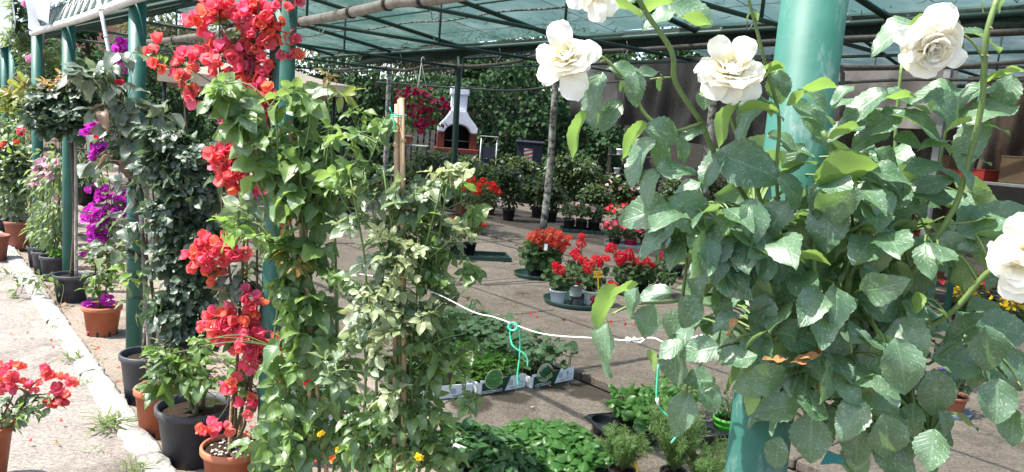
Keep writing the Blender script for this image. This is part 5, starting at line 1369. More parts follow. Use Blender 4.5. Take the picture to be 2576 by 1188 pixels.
# ---- black carrying trays with round wells
def cell_tray(name, label, c, nx, ny, cs, ang, r, h=.075):
    ex = nz([math.cos(ang), math.sin(ang), 0]); ey = np.array([-ex[1], ex[0], 0])
    t = thing(name, label, 'plant tray', c, 'black carrying trays')
    gs = []; cells = []
    k = 28
    for i in range(nx):
        for j in range(ny):
            cc = c + ex * (i - (nx - 1) / 2) * cs + ey * (j - (ny - 1) / 2) * cs; cells.append(cc)
            V = []; 
            for z in (h, h - .006):
                for q in range(k):
                    a = 2 * math.pi * q / k; ca, sa = math.cos(a), math.sin(a); m = max(abs(ca), abs(sa))
                    V.append(cc + ex * ca / m * cs / 2 + ey * sa / m * cs / 2 + UP * z)
                    V.append(cc + ex * ca * r + ey * sa * r + UP * z)
            F = []
            for q in range(k):
                q2 = (q + 1) % k
                F.append((2 * q, 2 * q2, 2 * q2 + 1, 2 * q + 1)); F.append((2 * k + 2 * q, 2 * k + 2 * q + 1, 2 * k + 2 * q2 + 1, 2 * k + 2 * q2))
            gs.append((np.array(V), F))
            gs.append(lathe([(r, h - .001), (r * .97, h - .02), (r * .8, .004), (.001, .004)], cc, k))
    w, d = nx * cs, ny * cs
    rim = [c + ex * sx * w / 2 + ey * sy * d / 2 + UP * (h - .004) for sx, sy in ((-1, -1), (1, -1), (1, 1), (-1, 1), (-1, -1))]
    q = []
    for a, b in zip(rim[:-1], rim[1:]): q += [a + (b - a) * .06, a + (b - a) * .94]
    q.append(q[0])
    part(t, 'tray', join(gs), M['blackpot'], True); part(t, 'rim', tube(q, .008, 8), M['blackpot'])
    return t, cells
def small_pot_plant(name, label, cat, c, r, h, mat, tp, k, sz, sp, zc, group=None, comp=0, up=.9, stuff='foliage', nl=60, droop=.2, flowers=None, fsz=.02, fk=0, stalk='cane', fz=None, square=False, fup=.6, taper=.74):
    t = thing(name, label, cat, c, group)
    pot(t, c, r, h, mat, taper=taper, rim=.014, seg=24, band=True)
    b = Bag(); cn = Canes(); fb = Bag()
    top = c + UP * h
    for j in range(5): cn.add([top - UP * .01, top + UP * zc * .5 + rnd3(sp * .12), top + UP * zc + rnd3(sp * .4)], .003, .0015, 5, 3)
    s = sphere_pts(k); rr = rng.random(k) ** .45
    for o, q in zip(s, rr):
        p = top + UP * zc + o * q * np.array([sp, sp, sp * .62])
        if p[2] < top[2] - .01: p[2] = top[2] + rng.uniform(-.01, .03)
        d = nz(o + rnd3(.4) - UP * droop); n = nz(UP * up + o * .5 + rnd3(.3))
        if comp: compound(b, p, d, n, sz * rng.uniform(.8, 1.2), tp, None, comp)
        else: b.add(p, d, n, sz * rng.uniform(.7, 1.2), pick(tp))
        if rng.random() < .35: cn.twig(p, .0012)
    for i in range(fk):
        o = sphere_pts(1)[0]; o[2] = abs(o[2]) * .8 + .15
        p = top + UP * (zc if fz is None else fz) + o * np.array([sp, sp, sp * .7]) * rng.uniform(.8, 1.1)
        fb.add(p, rnd3(1), nz(UP * fup + o * .7 + VIEW * .4 + rnd3(.2)), fsz * rng.uniform(.8, 1.15), pick(flowers))
        cn.twig(p - UP * fsz * .3, .0014)
    part(t, 'stems', join(cn.g), M[stalk]); b.emit(t, 'leaf', nl, stuff)
    if fk: fb.emit(t, 'flower', 80, 'small_flowers')
    return t
tA, cells = cell_tray('cell_tray', 'black cell tray with empty wells holding basil pots', G(1600, 1098), 3, 2, .16, AR - .3, .067)
ct = []
for i, k_ in enumerate((2, 3, 5)):
    c = cells[k_] + UP * .012
    lab = ['pot of cupped bright basil in the front middle of the black tray', 'pot of bright basil at the back of the black tray', 'pot of basil at the right corner of the black tray'][i]
    small_pot_plant('basil_plant', lab, 'herb', c, .062, .1, M['blackpot'], LT['basil'], 130, .058, .11, .055, 'potted herbs', nl=60)
small_pot_plant('basil_plant', 'wide pot of basil overhanging the well edge nearest the camera', 'herb', cells[4] + UP * .012, .062, .1, M['blackpot'], LT['basil'], 60, .065, .1, .04, 'potted herbs', nl=40)
tB, cells = cell_tray('cell_tray', 'black cell tray with the lime green pot', G(1792, 1112), 2, 1, .16, AR - .3, .067)
small_pot_plant('potted_herb', 'bushy herb in a lime green pot standing in the black tray', 'herb', cells[1] + UP * .035, .072, .1, M['limepot'], LT['pepper'], 150, .032, .1, .07, 'potted herbs', nl=60)
small_pot_plant('parsley_plant', 'curly parsley plant standing behind the black basil tray', 'herb', G(1700, 1052), .055, .09, M['blackpot'], LT['parsley'], 130, .028, .13, .09, 'potted herbs', comp=3, nl=120)
def rosemary(label, fx, fy, topy, k, spread, Z=None, ):
    g = G(fx, fy) if Z is None else P(fx, fy, Z) * np.array([1, 1, 0])
    t = thing('rosemary_plant', label, 'herb', g, 'rosemary plants'); pot(t, g, .06, .1, M['blackpot'], seg=24)
    cn = Canes(); b = Bag(); Zg = g[1]
    for i in range(k):
        a = rng.uniform(0, 6.28); s = spread * math.sqrt(rng.random())
        top = P(fx, topy, Zg); hgt = top[2] - .1
        z = .1 + hgt * rng.uniform(.55, 1.0)
        end = g + np.array([math.cos(a) * s, math.sin(a) * s, z]); mid = g + np.array([math.cos(a) * s * .5, math.sin(a) * s * .5, .1 + (z - .1) * .55])
        q = smooth_path([g + UP * .09, mid, end], 8); cn.g.append(tube(q, [.0022, .001], 4, 1, False))
        for j in range(3, len(q)):
            for _ in range(9):
                an = rng.uniform(0, 6.28); tdir = nz(q[j] - q[j - 1]); u = nz(np.cross(tdir, [.3, .2, .9])); v = np.cross(tdir, u)
                d = nz(tdir * .7 + (u * math.cos(an) + v * math.sin(an)))
                b.add(q[j - 1] + (q[j] - q[j - 1]) * rng.random(), d, tdir + rnd3(.1), .031 * rng.uniform(.7, 1.15), pick(LT['needle']))
    part(t, 'stems', join(cn.g), M['twig']); b.emit(t, 'needle', 0, 'needles')
rosemary('rosemary plant left of the yellow tag at the bottom of the photo', 1560, 1232, 1075, 40, .12)
rosemary('tall rosemary plant before the black basil tray', 1690, 1235, 1020, 50, .15)
rosemary('low rosemary plant at the bottom edge beside the thick post', 1765, 1262, 1120, 46, .15)
def price_tag(label, x, y, Z, w, h, txt, stem, tilt=(1, .15, .12), curl=False):
    c = P(x, y, Z); ex = nz(tilt); ey = nz(UP - (UP @ ex) * ex); n = np.cross(ex, ey)
    if n[1] > 0: n = -n
    t = thing('price_tag', label, 'price tag', c - UP * stem, 'yellow price tags')
    b = part(t, 'tag', flat(c, ex, ey, [(-w / 2, -h / 2), (w / 2, -h / 2), (w / 2, h / 2), (-w / 2, h / 2)], .002, n), M['yellow_tag'], False)
    part(t, 'spike', flat(c, ex, ey, [(-.006, -h / 2), (-.004, -stem), (.004, -stem), (.006, -h / 2)], .002, n), M['yellow_tag'], False)
    if txt:
        text(b, txt, c + n * .0035 - ey * h * .08, ex, ey, h * .42, M['print_black'], bold=.0003)
        part(b, 'printed_line', flat(c + n * .0026 + ey * h * .3, ex, ey, [(-w * .38, -.0015), (w * .38, -.0015), (w * .38, .0015), (-w * .38, .0015)], .0006, n), M['print_black'], False)
price_tag('yellow price tag with a handwritten price before the red geraniums', 1504, 690, 6.62, .078, .062, '€ 2.50', .3)
# bent yellow tag beside rosemary
Zt = G(1620, 1225)[1]; c = P(1607, 1163, Zt)
t = thing('plant_tag', 'blank curled yellow plastic tag standing in the rosemary', 'plant tag', c - UP * .1)
V, F = sheet(P(1578, 1148, Zt), P(1592, 1180, Zt - .02) - P(1578, 1148, Zt), P(1612, 1190, Zt + .01) - P(1578, 1148, Zt), 5, 8, lambda u, v: (UP * .028 * math.sin(v * 3.14) - np.array([0, .02, 0]) * math.sin(v * 3.14)))
part(t, 'tag', (np.vstack([V, V + np.array([0, .0015, .001])]), F + [tuple(i + len(V) for i in f[::-1]) for f in F]), M['yellow_tag'])
part(t, 'spike', box(P(1606, 1205, Zt), (.012, .002, .09)), M['yellow_tag'], False)

# ---- geraniums on saucers
def saucer(name, label, c, r, h, mat, cat='saucer', group='plant saucers and trays'):
    return solo(name, label, cat, lathe([(.001, .002), (r * .86, .002), (r * .93, .008), (r, h), (r * .985, h + .003), (r * .96, h - .004), (r * .88, .014), (.001, .014)], c, 44), mat, tuple(c), group)
cs = G(1447, 768) + np.array([0, .03, 0])
saucer('saucer', 'round dark green saucer under the white pots of red geraniums', cs, .31, .055, M['greensaucer'])
GG = 'geraniums on the saucers'
def geranium(label, c, r, h, mat, sp, zc, heads, hx, k=90, lsz=.055, fs=.06, group=GG):
    t = thing('geranium', label, 'geranium', c, group); pot(t, c, r, h, mat, rim=.014, seg=28, taper=.8)
    b = Bag(); cn = Canes(); top = c + UP * h; fb = Bag()
    for j in range(5): cn.add([top - UP * .01, top + UP * zc * .6 + rnd3(sp * .15), top + UP * zc + rnd3(sp * .4)], .005, .003, 6, 3)
    for o, q in zip(sphere_pts(k), rng.random(k) ** .4):
        p = top + UP * zc + o * q * np.array([sp, sp, sp * .7])
        p[2] = max(p[2], top[2] - .02)
        b.add(p, nz(o + rnd3(.5) - UP * .3), nz(UP * .8 + o * .7 + VIEW * .3 + rnd3(.25)), lsz * rng.uniform(.7, 1.25), pick(LT['geran']))
        if rng.random() < .4: cn.twig(p, .0016)
    for (x, y, s) in heads:
        p = P(x, y, c[1] - sp * rng.uniform(0, .6))
        fb.add(p, rnd3(1), nz(UP + VIEW * .7 + rnd3(.2)), fs * s, pick(hx)); 
        q = top + UP * zc * .7 + rnd3(.01); cn.g.append(tube(smooth_path([q, (p + q) / 2 + UP * .02, p], 4), .0022, 5, 1, False))
    part(t, 'stems', join(cn.g), M['cane']); b.emit(t, 'leaf', 140, 'foliage'); fb.emit(t, 'flower_head', 60)
RB = FT['redball']; Zc = cs[1]
geranium('red geranium in the left white pot on the dark saucer', G(1402, 766) + UP * .014, .079, .13, M['whitepot'], .13, .12, [(1408, 682, 1.1), (1428, 700, .85), (1420, 710, .5), (1398, 668, .6)], RB)
geranium('red geranium in the middle white pot set back on the saucer', G(1447, 752) + UP * .03, .072, .12, M['whitepot'], .13, .13, [(1455, 652, .95), (1470, 660, .9), (1447, 638, .9), (1462, 612, .85), (1464, 595, .6), (1485, 712, .4), (1463, 705, 1.0), (1468, 695, .6)], RB, 76)
geranium('red geranium in the right white pot beside the yellow price tag', G(1484, 768) + UP * .014, .072, .13, M['whitepot'], .14, .13, [(1481, 672, .95), (1500, 655, .9), (1522, 652, .8), (1540, 722, .95), (1500, 763, .9), (1492, 752, .5), (1536, 712, .5), (1510, 662, .7)], RB, 80)
solo('upturned_pot', 'low black upturned pot lying between the white pots', 'pot', lathe([(.001, .07), (.052, .07), (.055, .064), (.07, .0)], G(1451, 772) + UP * .014, 24), M['blackpot'], tuple(G(1451, 772) + UP * .014))
cs2 = G(1342, 705) + np.array([.0, .16, 0])
saucer('saucer', 'dark green saucer under the big coral geranium', cs2 + np.array([.02, 0, 0]), .24, .055, M['greensaucer'])
geranium('large rounded geranium with a crown of coral heads and dense ruffled leaves', cs2 + np.array([.06, .02, .014]), .12, .12, M['blackpot'], .23, .13, [(1340, 597, 1.2), (1358, 590, 1.2), (1378, 592, 1.3), (1398, 596, 1.2), (1415, 605, 1.3), (1420, 622, 1.3), (1395, 612, 1.2), (1372, 606, 1.2), (1350, 606, 1.1), (1385, 583, 1.0), (1362, 622, .7), (1405, 588, .9), (1332, 604, .7), (1430, 600, .8)], FT['coralball'], 230, .075, .055)
cs3 = G(1600, 745) + np.array([.05, .1, 0])
saucer('saucer', 'dark saucer under the right hand red geraniums, mostly behind rose leaves', cs3, .3, .055, M['greensaucer'])
for i, (dx, hd, lab) in enumerate([(-.16, [(1538, 625, .95), (1530, 628, .6), (1560, 648, 1.1), (1562, 660, .8), (1505, 662, .6)], 'tall red geranium in a black pot behind the yellow price tag'), (.02, [(1582, 640, .95), (1590, 655, .9), (1577, 648, .7), (1600, 672, .7)], 'red geranium in a black pot left of the rose leaf wing'), (.22, [(1612, 658, .9), (1625, 655, .8), (1660, 642, .8), (1640, 668, .6)], 'red geranium in a black pot partly under the rose leaves')]):
    geranium(lab, cs3 + np.array([dx, -.03 + .05 * (i % 2), .014]), .07, .12, M['blackpot'], .16, .11, hd, RB, 90)
# ---- rectangular trays with flowering plants further back
def flat_tray(label, c, w, d, ang, h, mat):
    ex = nz([math.cos(ang), math.sin(ang), 0]); ey = np.array([-ex[1], ex[0], 0])
    t = thing('plant_tray', label, 'plant tray', c, 'plant saucers and trays')
    gs = [box(c + UP * .008, (w, d, .012), [ex, ey, UP])]
    gs += [cbox(c + ey * s * (d / 2) + UP * (h / 2 + .015), (w + .02, .012, h), [ex, ey, UP], .003, 1) for s in (-1, 1)]
    gs += [cbox(c + ex * s * (w / 2) + UP * (h / 2 + .015), (.012, d - .014, h), [ex, ey, UP], .003, 1) for s in (-1, 1)]
    part(t, 'tray', join(gs), mat, False)
    return ex, ey
ct = G(1165, 653) + np.array([.05, .12, 0])
ex, ey = flat_tray('long grey tray, half empty, under the red flowers by the pale rose', ct, 1.0, .42, .18, .05, M['greensaucer'])
for i, (u, v, lab) in enumerate([(-.38, .08, 'scarlet flowering plant in a black pot at the left end of the grey tray'), (-.16, -.06, 'scarlet flowering plant in a black pot in front on the grey tray'), (.02, .08, 'scarlet flowering plant in a black pot in the middle of the grey tray')]):
    small_pot_plant('flowering_plant', lab, 'flowering plant', ct + ex * u + ey * v + UP * .015, .085, .17, M['blackpot'], LT['darkbg'], 170, .05, .2, .2, 'flowering plants on the floor', flowers=FT['scarletball'], fsz=.028, fk=16, nl=30)
for i, (x, y, lab) in enumerate([(1150, 575, 'tall plant thick with scarlet flower heads in a black pot behind the grey tray'), (1195, 590, 'leafy plant with scarlet heads in a terracotta pot beside the tray')]):
    small_pot_plant('flowering_plant', lab, 'flowering plant', G(x, y), .13, .22, M['terra_dull'] if i else M['blackpot'], LT['darkbg'], 260, .07, .33, .4, 'flowering plants on the floor', flowers=FT['scarletball'], fsz=.05, fk=26, nl=30)
ct = G(1463, 588) + np.array([.0, .2, 0])
ex, ey = flat_tray('dark green tray under the pale pink flowers in black pots', ct, .68, .46, .0, .05, M['greensaucer'])
for i in range(6):
    u, v = (i % 3 - 1) * .21, (i // 3 - .5) * .22
    lab = ['left front', 'middle front', 'right front', 'left back', 'middle back', 'right back'][i]
    small_pot_plant('flowering_plant', f'pale pink flowering plant, {lab} pot on the dark green tray', 'flowering plant', ct + ex * u + ey * v + UP * .015, .09, .2, M['blackpot'], LT['darkbg'], 150, .055, .17, .16, 'pale pink plants on the dark green tray', flowers=FT['palepink'], fsz=.05, fk=3 if i in (1, 2) else 1, nl=20, taper=.85)
ct = G(1590, 628) + np.array([.0, .25, 0])
ex, ey = flat_tray('pale grey tray of hot pink begonias', ct, .75, .5, -.1, .04, M['steel'])
for i in range(6):
    u, v = (i % 3 - 1) * .24, (i // 3 - .5) * .24
    lab = ['left front', 'middle front', 'right front', 'left back', 'middle back', 'right back'][i]
    small_pot_plant('begonia', f'hot pink begonia, {lab} on the pale grey tray', 'begonia', ct + ex * u + ey * v + UP * .015, .09, .12, M['pinkpot'] if i == 1 else M['blackpot'], LT['darkbg'], 130, .055, .18, .12, 'begonias on the pale grey tray', flowers=FT['hot'], fsz=.048, fk=20, nl=20)
for i, (x, y, lab) in enumerate([(1555, 575, 'dark red begonias beyond the pale pink tray'), (1620, 575, 'deep red begonias behind the hot pink tray'), (1700, 640, 'pink begonias glimpsed through the rose leaves'), (1720, 610, 'red begonias glimpsed higher between rose leaves'), (1690, 700, 'blue and violet flowers in a grey tub behind the rose leaves')]):
    small_pot_plant('begonia', lab, 'begonia', G(x, y), .13, .16, M['blackpot'], LT['darkbg'], 160, .06, .26, .12, 'begonias further back', flowers=FT['blue'] if i == 4 else (FT['red'] if i != 2 else FT['hot']), fsz=.04, fk=20, nl=20)

# ---- dark shrubs in pots at the back of the floor
SH = [(1278, 556, 415, 46, 'blackpot', 'small shrub in a black pot right of the scarlet flowers'), (1350, 550, 440, 38, 'darkpot', 'slim shrub with one red bloom in a dark blue pot left of the weathered pole'), (1222, 540, 415, 46, 'terra_dull', 'bushy shrub in a broad terracotta pot with a white label'), (1075, 530, 375, 42, 'blackpot', 'dark round shrub behind the bamboo canes'), (1120, 520, 380, 40, 'blackpot', 'dark shrub in front of the barbecue foot'),
      (1180, 505, 395, 36, 'blackpot', 'shrub below the barbecue opening'), (1262, 505, 388, 44, 'blackpot', 'rounded olive shrub below the wheelie bin'), (1318, 512, 392, 40, 'blackpot', 'shrub behind the slim shrub with one red bloom'), (1415, 530, 385, 48, 'blackpot', 'shrub just right of the weathered pole'), (1470, 535, 400, 46, 'blackpot', 'leafy shrub behind the pale pink flowers'),
      (1425, 500, 365, 55, 'terracotta', 'tall feathery shrub below the grey sheet'), (1490, 505, 370, 52, 'terracotta', 'feathery shrub with an orange pot showing through'), (1530, 540, 440, 42, 'blackpot', 'low shrub with white blooms beside the dark shelf'), (1585, 545, 455, 42, 'blackpot', 'low shrub with red and white blooms under the shelf'), (1015, 520, 400, 40, 'terra_dull', 'shrub seen between the bamboo canes and climbing rose'), (880, 560, 420, 50, 'blackpot', 'dark shrub seen past the climbing rose'), (520, 560, 470, 40, 'blackpot', 'dark shrub seen between column rose and bougainvillea')]
SH += [(1385, 560, 455, 40, 'blackpot', 'low shrub directly behind the foot of the weathered pole'), (1240, 470, 372, 46, 'blackpot', 'tall shrub against the ivy right of the barbecue'), (1300, 475, 375, 46, 'blackpot', 'tall shrub against the ivy before the wheelie bin'), (1370, 480, 370, 46, 'blackpot', 'tall shrub against the ivy left of the feathery shrub'), (1160, 545, 430, 36, 'terra_dull', 'low shrub in a dull pot right behind the scarlet flowers'), (1500, 560, 470, 36, 'blackpot', 'low shrub between the pale pink flowers and the dark rack')]
for (fx, fy, top, hw, pm, lab) in SH:
    hw *= rng.uniform(1.05, 1.35)
    g = G(fx, fy); Z = g[1]
    t = thing('potted_shrub', lab, 'potted plant', g, 'potted shrubs at the back of the floor')
    pr = .115 if fx != 1222 else .19
    pot(t, g, pr, .22, M[pm], seg=24); cn = Canes(); lb = Bag(); fb = Bag()
    zt = P(fx, top, Z)[2]
    for k in range(6): cn.add([g + UP * .2, g + UP * (.2 + (zt - .2) * .5) + rnd3(.05), g + UP * zt * .95 + rnd3(.14)], .012, .004, 6)
    tpz = pick(['darkbg', 'mid', 'dark']) if fx not in (1425, 1490) else 'climb'
    if fx == 1262: tpz = 'rose2'
    mid = (top + fy - px(0, 1)) / 2
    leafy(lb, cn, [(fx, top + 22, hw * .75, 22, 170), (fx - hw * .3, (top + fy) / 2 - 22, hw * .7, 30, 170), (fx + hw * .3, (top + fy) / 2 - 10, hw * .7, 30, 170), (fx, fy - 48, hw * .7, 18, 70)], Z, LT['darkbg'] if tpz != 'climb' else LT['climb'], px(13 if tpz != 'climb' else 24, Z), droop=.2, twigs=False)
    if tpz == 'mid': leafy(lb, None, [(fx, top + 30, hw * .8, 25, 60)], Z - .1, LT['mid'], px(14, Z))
    fl_ = {1350: [(1357, 484, 5, 4, 3, FT['scarletball'])], 1530: [(1535, 470, 25, 15, 8, FT['palepink'])], 1585: [(1590, 480, 25, 15, 8, FT['palepink']), (1600, 500, 15, 10, 6, FT['red'])], 1470: [(1480, 520, 30, 10, 5, FT['red'])]}.get(fx)
    if fl_: blooms(fb, fl_, Z - .25, FT['red'], px(5, Z))
    finish(t, cn, lb, 12, fb, 20, 'bark')
t, c, ex, ey, n = card('plant_label', 'white label hanging on the shrub in the broad terracotta pot', 1256, 505, G(1222, 540)[1] - .3, .07, .13, M['print_white'], (1, .1, .1))
t, c, ex, ey, n = card('plant_label', 'small white label stuck among the coral geranium heads', 1373, 622, cs2[1] - .25, .035, .07, M['print_white'], (1, .1, -.1))

# ---- barbecue, table, pallet, wheelie bin
ZQ = 18.0
bc = P(1147, 375, ZQ) * np.array([1, 1, 0]); bx = nz([1, .12, 0]); by = nz([-.12, 1, 0])
t = thing('barbecue', 'white masonry barbecue with red brick base and tall chimney before the ivy', 'barbecue', bc)
k = px(1, ZQ)
zz = lambda y: P(1147, y, ZQ)[2]
zT = zz(378)
part(t, 'leg', cbox(bc - bx * .3 + UP * (zT - .05) / 2, (.22, .6, zT - .05), [bx, by, UP], .01, 1), M['bbq_white'], False)
part(t, 'leg', cbox(bc + bx * .3 + UP * (zT - .05) / 2, (.22, .6, zT - .05), [bx, by, UP], .01, 1), M['bbq_white'], False)
part(t, 'hearth_slab', cbox(bc + UP * zT - by * .05, (px(108, ZQ), .82, .1), [bx, by, UP], .012), M['bbq_red'], False)
zH = zz(334)
for s in (-1, 1):
    part(t, 'brick_pier', cbox(bc + bx * s * px(40, ZQ) + UP * (zT + .05 + (zH - zT - .05) / 2), (px(18, ZQ), .6, zH - zT - .052), [bx, by, UP], .01), M['bbq_red'], False)
part(t, 'firebox', cbox(bc + by * .24 + UP * (zT + .05 + (zH - zT + .2) / 2), (px(62, ZQ), .08, zH - zT + .2), [bx, by, UP], .005, 1), M['soot'], False)
part(t, 'grill', join([tube([bc - bx * px(30, ZQ) - by * (.25 - q * .05) + UP * (zT + .22), bc + bx * px(30, ZQ) - by * (.25 - q * .05) + UP * (zT + .22)], .007, 5) for q in range(10)]), M['steel'])
# hood: sloping shoulders with an arched mouth
W2 = px(49, ZQ); y0 = zH; ysh = zz(318); ync = zz(278); W1 = px(20, ZQ); yar = zz(313)
outl = [(-W2, y0), (-W2, ysh - .02), (-W2 + .02, ysh)] + [(-(W1 + (W2 - W1) * (1 - q) ** 1.35), ysh + (ync - ysh) * q) for q in (.15, .3, .5, .7, .85)] + [(-W1, ync)]
outl = outl + [(-a, b) for a, b in outl[::-1]]
arch = [(px(31, ZQ) * math.cos(a), y0 + (yar - y0) * math.sin(a)) for a in np.linspace(0, math.pi, 11)]
poly = outl + arch
def plate(sgn): return [bc + bx * a + UP * b + by * sgn for a, b in poly]
bm = bmesh.new()
# front with arch: build as strips between outline and arch through triangulation
vs = [bm.verts.new(p) for p in plate(-.33)]
fc = bm.faces.new(vs)
ret = bmesh.ops.extrude_face_region(bm, geom=[fc])
for v in [e for e in ret['geom'] if isinstance(e, bmesh.types.BMVert)]: v.co += Vector(by * .62)
bmesh.ops.recalc_face_normals(bm, faces=bm.faces)
bmesh.ops.bevel(bm, geom=[e for e in bm.edges if e.is_manifold and e.calc_face_angle(0) > .9], offset=.025, segments=2, affect='EDGES')
bmesh.ops.triangulate(bm, faces=[f for f in bm.faces if len(f.verts) > 4])
bm.verts.index_update()
part(t, 'hood', (np.array([v.co[:] for v in bm.verts]), [tuple(v.index for v in f.verts) for f in bm.faces]), M['bbq_white'], False); bm.free()
part(t, 'chimney', cbox(bc + UP * (ync + (zz(240) - ync) / 2), (W1 * 2 - .004, .4, zz(240) - ync + .02), [bx, by, UP], .02), M['bbq_white'], False)
part(t, 'chimney_cap', cbox(bc + UP * (zz(230)), (px(47, ZQ), .5, zz(220) - zz(240)), [bx, by, UP], .03, 3), M['bbq_white'], False)
ct_ = P(1035, 366, 18.3) * np.array([1, 1, 0]); zt = P(1035, 366, 18.3)[2]
t = thing('table', 'grey table left of the barbecue carrying a terracotta trough', 'table', ct_)
part(t, 'table_top', cbox(ct_ + UP * zt, (px(85, 18.3), .6, .04), None, .006, 1), M['table'], False)
for sx in (-1, 1):
    for sy in (-1, 1): part(t, 'leg', cbox(ct_ + np.array([sx * .35, sy * .24, (zt - .02) / 2]), (.06, .05, zt - .021), None, .004, 1), M['table'], False)
tr = P(1018, 352, 18.2); solo('planter_trough', 'terracotta trough standing on the grey table', 'planter', join([cbox(np.array([tr[0], tr[1], zt + .02 + .09]), (px(34, 18), .22, .18), None, .012), cbox(np.array([tr[0], tr[1], zt + .02 + .19]), (px(38, 18), .26, .03), None, .006, 1)]), M['terra_dull'], None, None, False)
t = thing('pallet', 'grey wooden pallet leaning upright against the ivy behind the table', 'pallet', P(1050, 400, 18.8) * np.array([1, 1, 0]))
pc = P(1052, 340, 18.8)
for i in range(6): part(t, 'plank', cbox(np.array([pc[0] - .36 + i * .145, pc[1], .75]), (.1, .02, 1.5), None, .003, 1), M['pallet'], False)
for z in (.25, 1.3): part(t, 'rail', cbox(np.array([pc[0], pc[1] + .05, z]), (.9, .06, .08), None, .004, 1), M['pallet'], False)
bcn = P(1332, 380, 18.0) * np.array([1, 1, 0]); zt = P(1332, 360, 18)[2]
t = thing('wheelie_bin', 'dark blue wheelie bin with a red and white striped sticker', 'bin', bcn)
V = []; 
wb_, wt_ = .24, .31
body = [(-wb_, 0), (wb_, 0), (wt_, zt - .08), (-wt_, zt - .08)]
part(t, 'bin_body', extrude_poly([bcn + np.array([a, -.3, b + .06]) for a, b in body], (0, .6, 0)), M['binplastic'], False)
part(t, 'lid', cbox(bcn + np.array([0, -.02, zt + .02]), (.68, .7, .06), None, .02), M['binplastic'], False)
for s in (-1, 1): part(t, 'wheel', tube([bcn + np.array([s * .2, .28, .1]), bcn + np.array([s * .26, .28, .1])], .1, 18), M['print_black'])
st = part(t, 'sticker', cbox(bcn + np.array([-.03, -.306, zt - .28]), (.2, .006, .3), None, .002, 1), M['print_white'], False)
for kk in range(3): part(st, 'red_stripe', extrude_poly([bcn + np.array([-.03 + a, -.312, zt - .28 + b]) for a, b in ((-.1, -.12 + kk * .09), (.1, -.06 + kk * .09), (.1, -.015 + kk * .09), (-.1, -.075 + kk * .09))], (0, .002, 0)), M['print_red'], False)
# grey frame left of the bin
t = thing('metal_frame', 'rusty grey metal stand between barbecue and wheelie bin', 'stand', P(1228, 400, 17.8) * np.array([1, 1, 0]))
q0 = P(1228, 400, 17.8) * np.array([1, 1, 0]); zt = P(1228, 345, 17.8)[2]
for sx in (-1, 1):
    for sy in (-1, 1): part(t, 'leg', tube([q0 + np.array([sx * .2, sy * .2, 0]), q0 + np.array([sx * .18, sy * .18, zt])], .014, 6), M['steel'])
part(t, 'shelf', cbox(q0 + UP * (zt + .012), (.42, .42, .02), None, .004, 1), M['steel'], False)
part(t, 'panel', cbox(q0 + np.array([0, -.17, zt * .55]), (.3, .02, zt * .6), None, .004, 1), M['binplastic'], False)

# ---- hanging basket
ZH = 12.4
hc = P(1058, 262, ZH)
t = thing('hanging_basket', 'hanging basket overflowing with crimson petunias', 'hanging basket', hc)
part(t, 'basket', lathe([(.001, -.2), (.09, -.19), (.15, -.05), (.155, 0), (.145, 0), (.001, -.02)], hc, 24), M['terra_dull'])
top = P(1060, 158, ZH)
for a in (0, 2.1, 4.2): part(t, 'hanger', tube([hc + np.array([.15 * math.cos(a), .15 * math.sin(a), 0]), top], .006, 5), M['rope_white'])
part(t, 'hook', tube([top, top + UP * .06, top + UP * .09 + PD * .03, top + UP * .05 + PD * .06], .008, 6, 4), M['rope_white'])
lb = Bag(); fb = Bag(); cn = Canes()
for (x, y) in [(1000, 250), (1020, 320), (1060, 330), (1100, 310), (1120, 260), (1090, 230), (1030, 225), (1118, 300)]: cn.add([hc, (hc + P(x, y, ZH)) / 2 + UP * .04, P(x, y, ZH)], .006, .003, 5)
leafy(lb, cn, [(1040, 240, 45, 28, 150), (1070, 270, 50, 40, 160), (1050, 305, 40, 35, 110), (1100, 290, 30, 35, 60)], ZH, LT['mid'], px(12, ZH), twigs=False)
blooms(fb, [(1025, 232, 34, 18, 20), (1000, 240, 16, 14, 8), (1080, 250, 40, 28, 22), (1040, 275, 34, 25, 20), (1070, 295, 32, 22, 20), (1105, 265, 20, 25, 14), (1120, 270, 12, 20, 6), (1062, 310, 22, 12, 10), (1110, 315, 7, 6, 3), (1060, 325, 8, 8, 3)], ZH - .12, FT['magenta'], px(7.5, ZH))
finish(t, cn, lb, 40, fb, 160, 'cane')

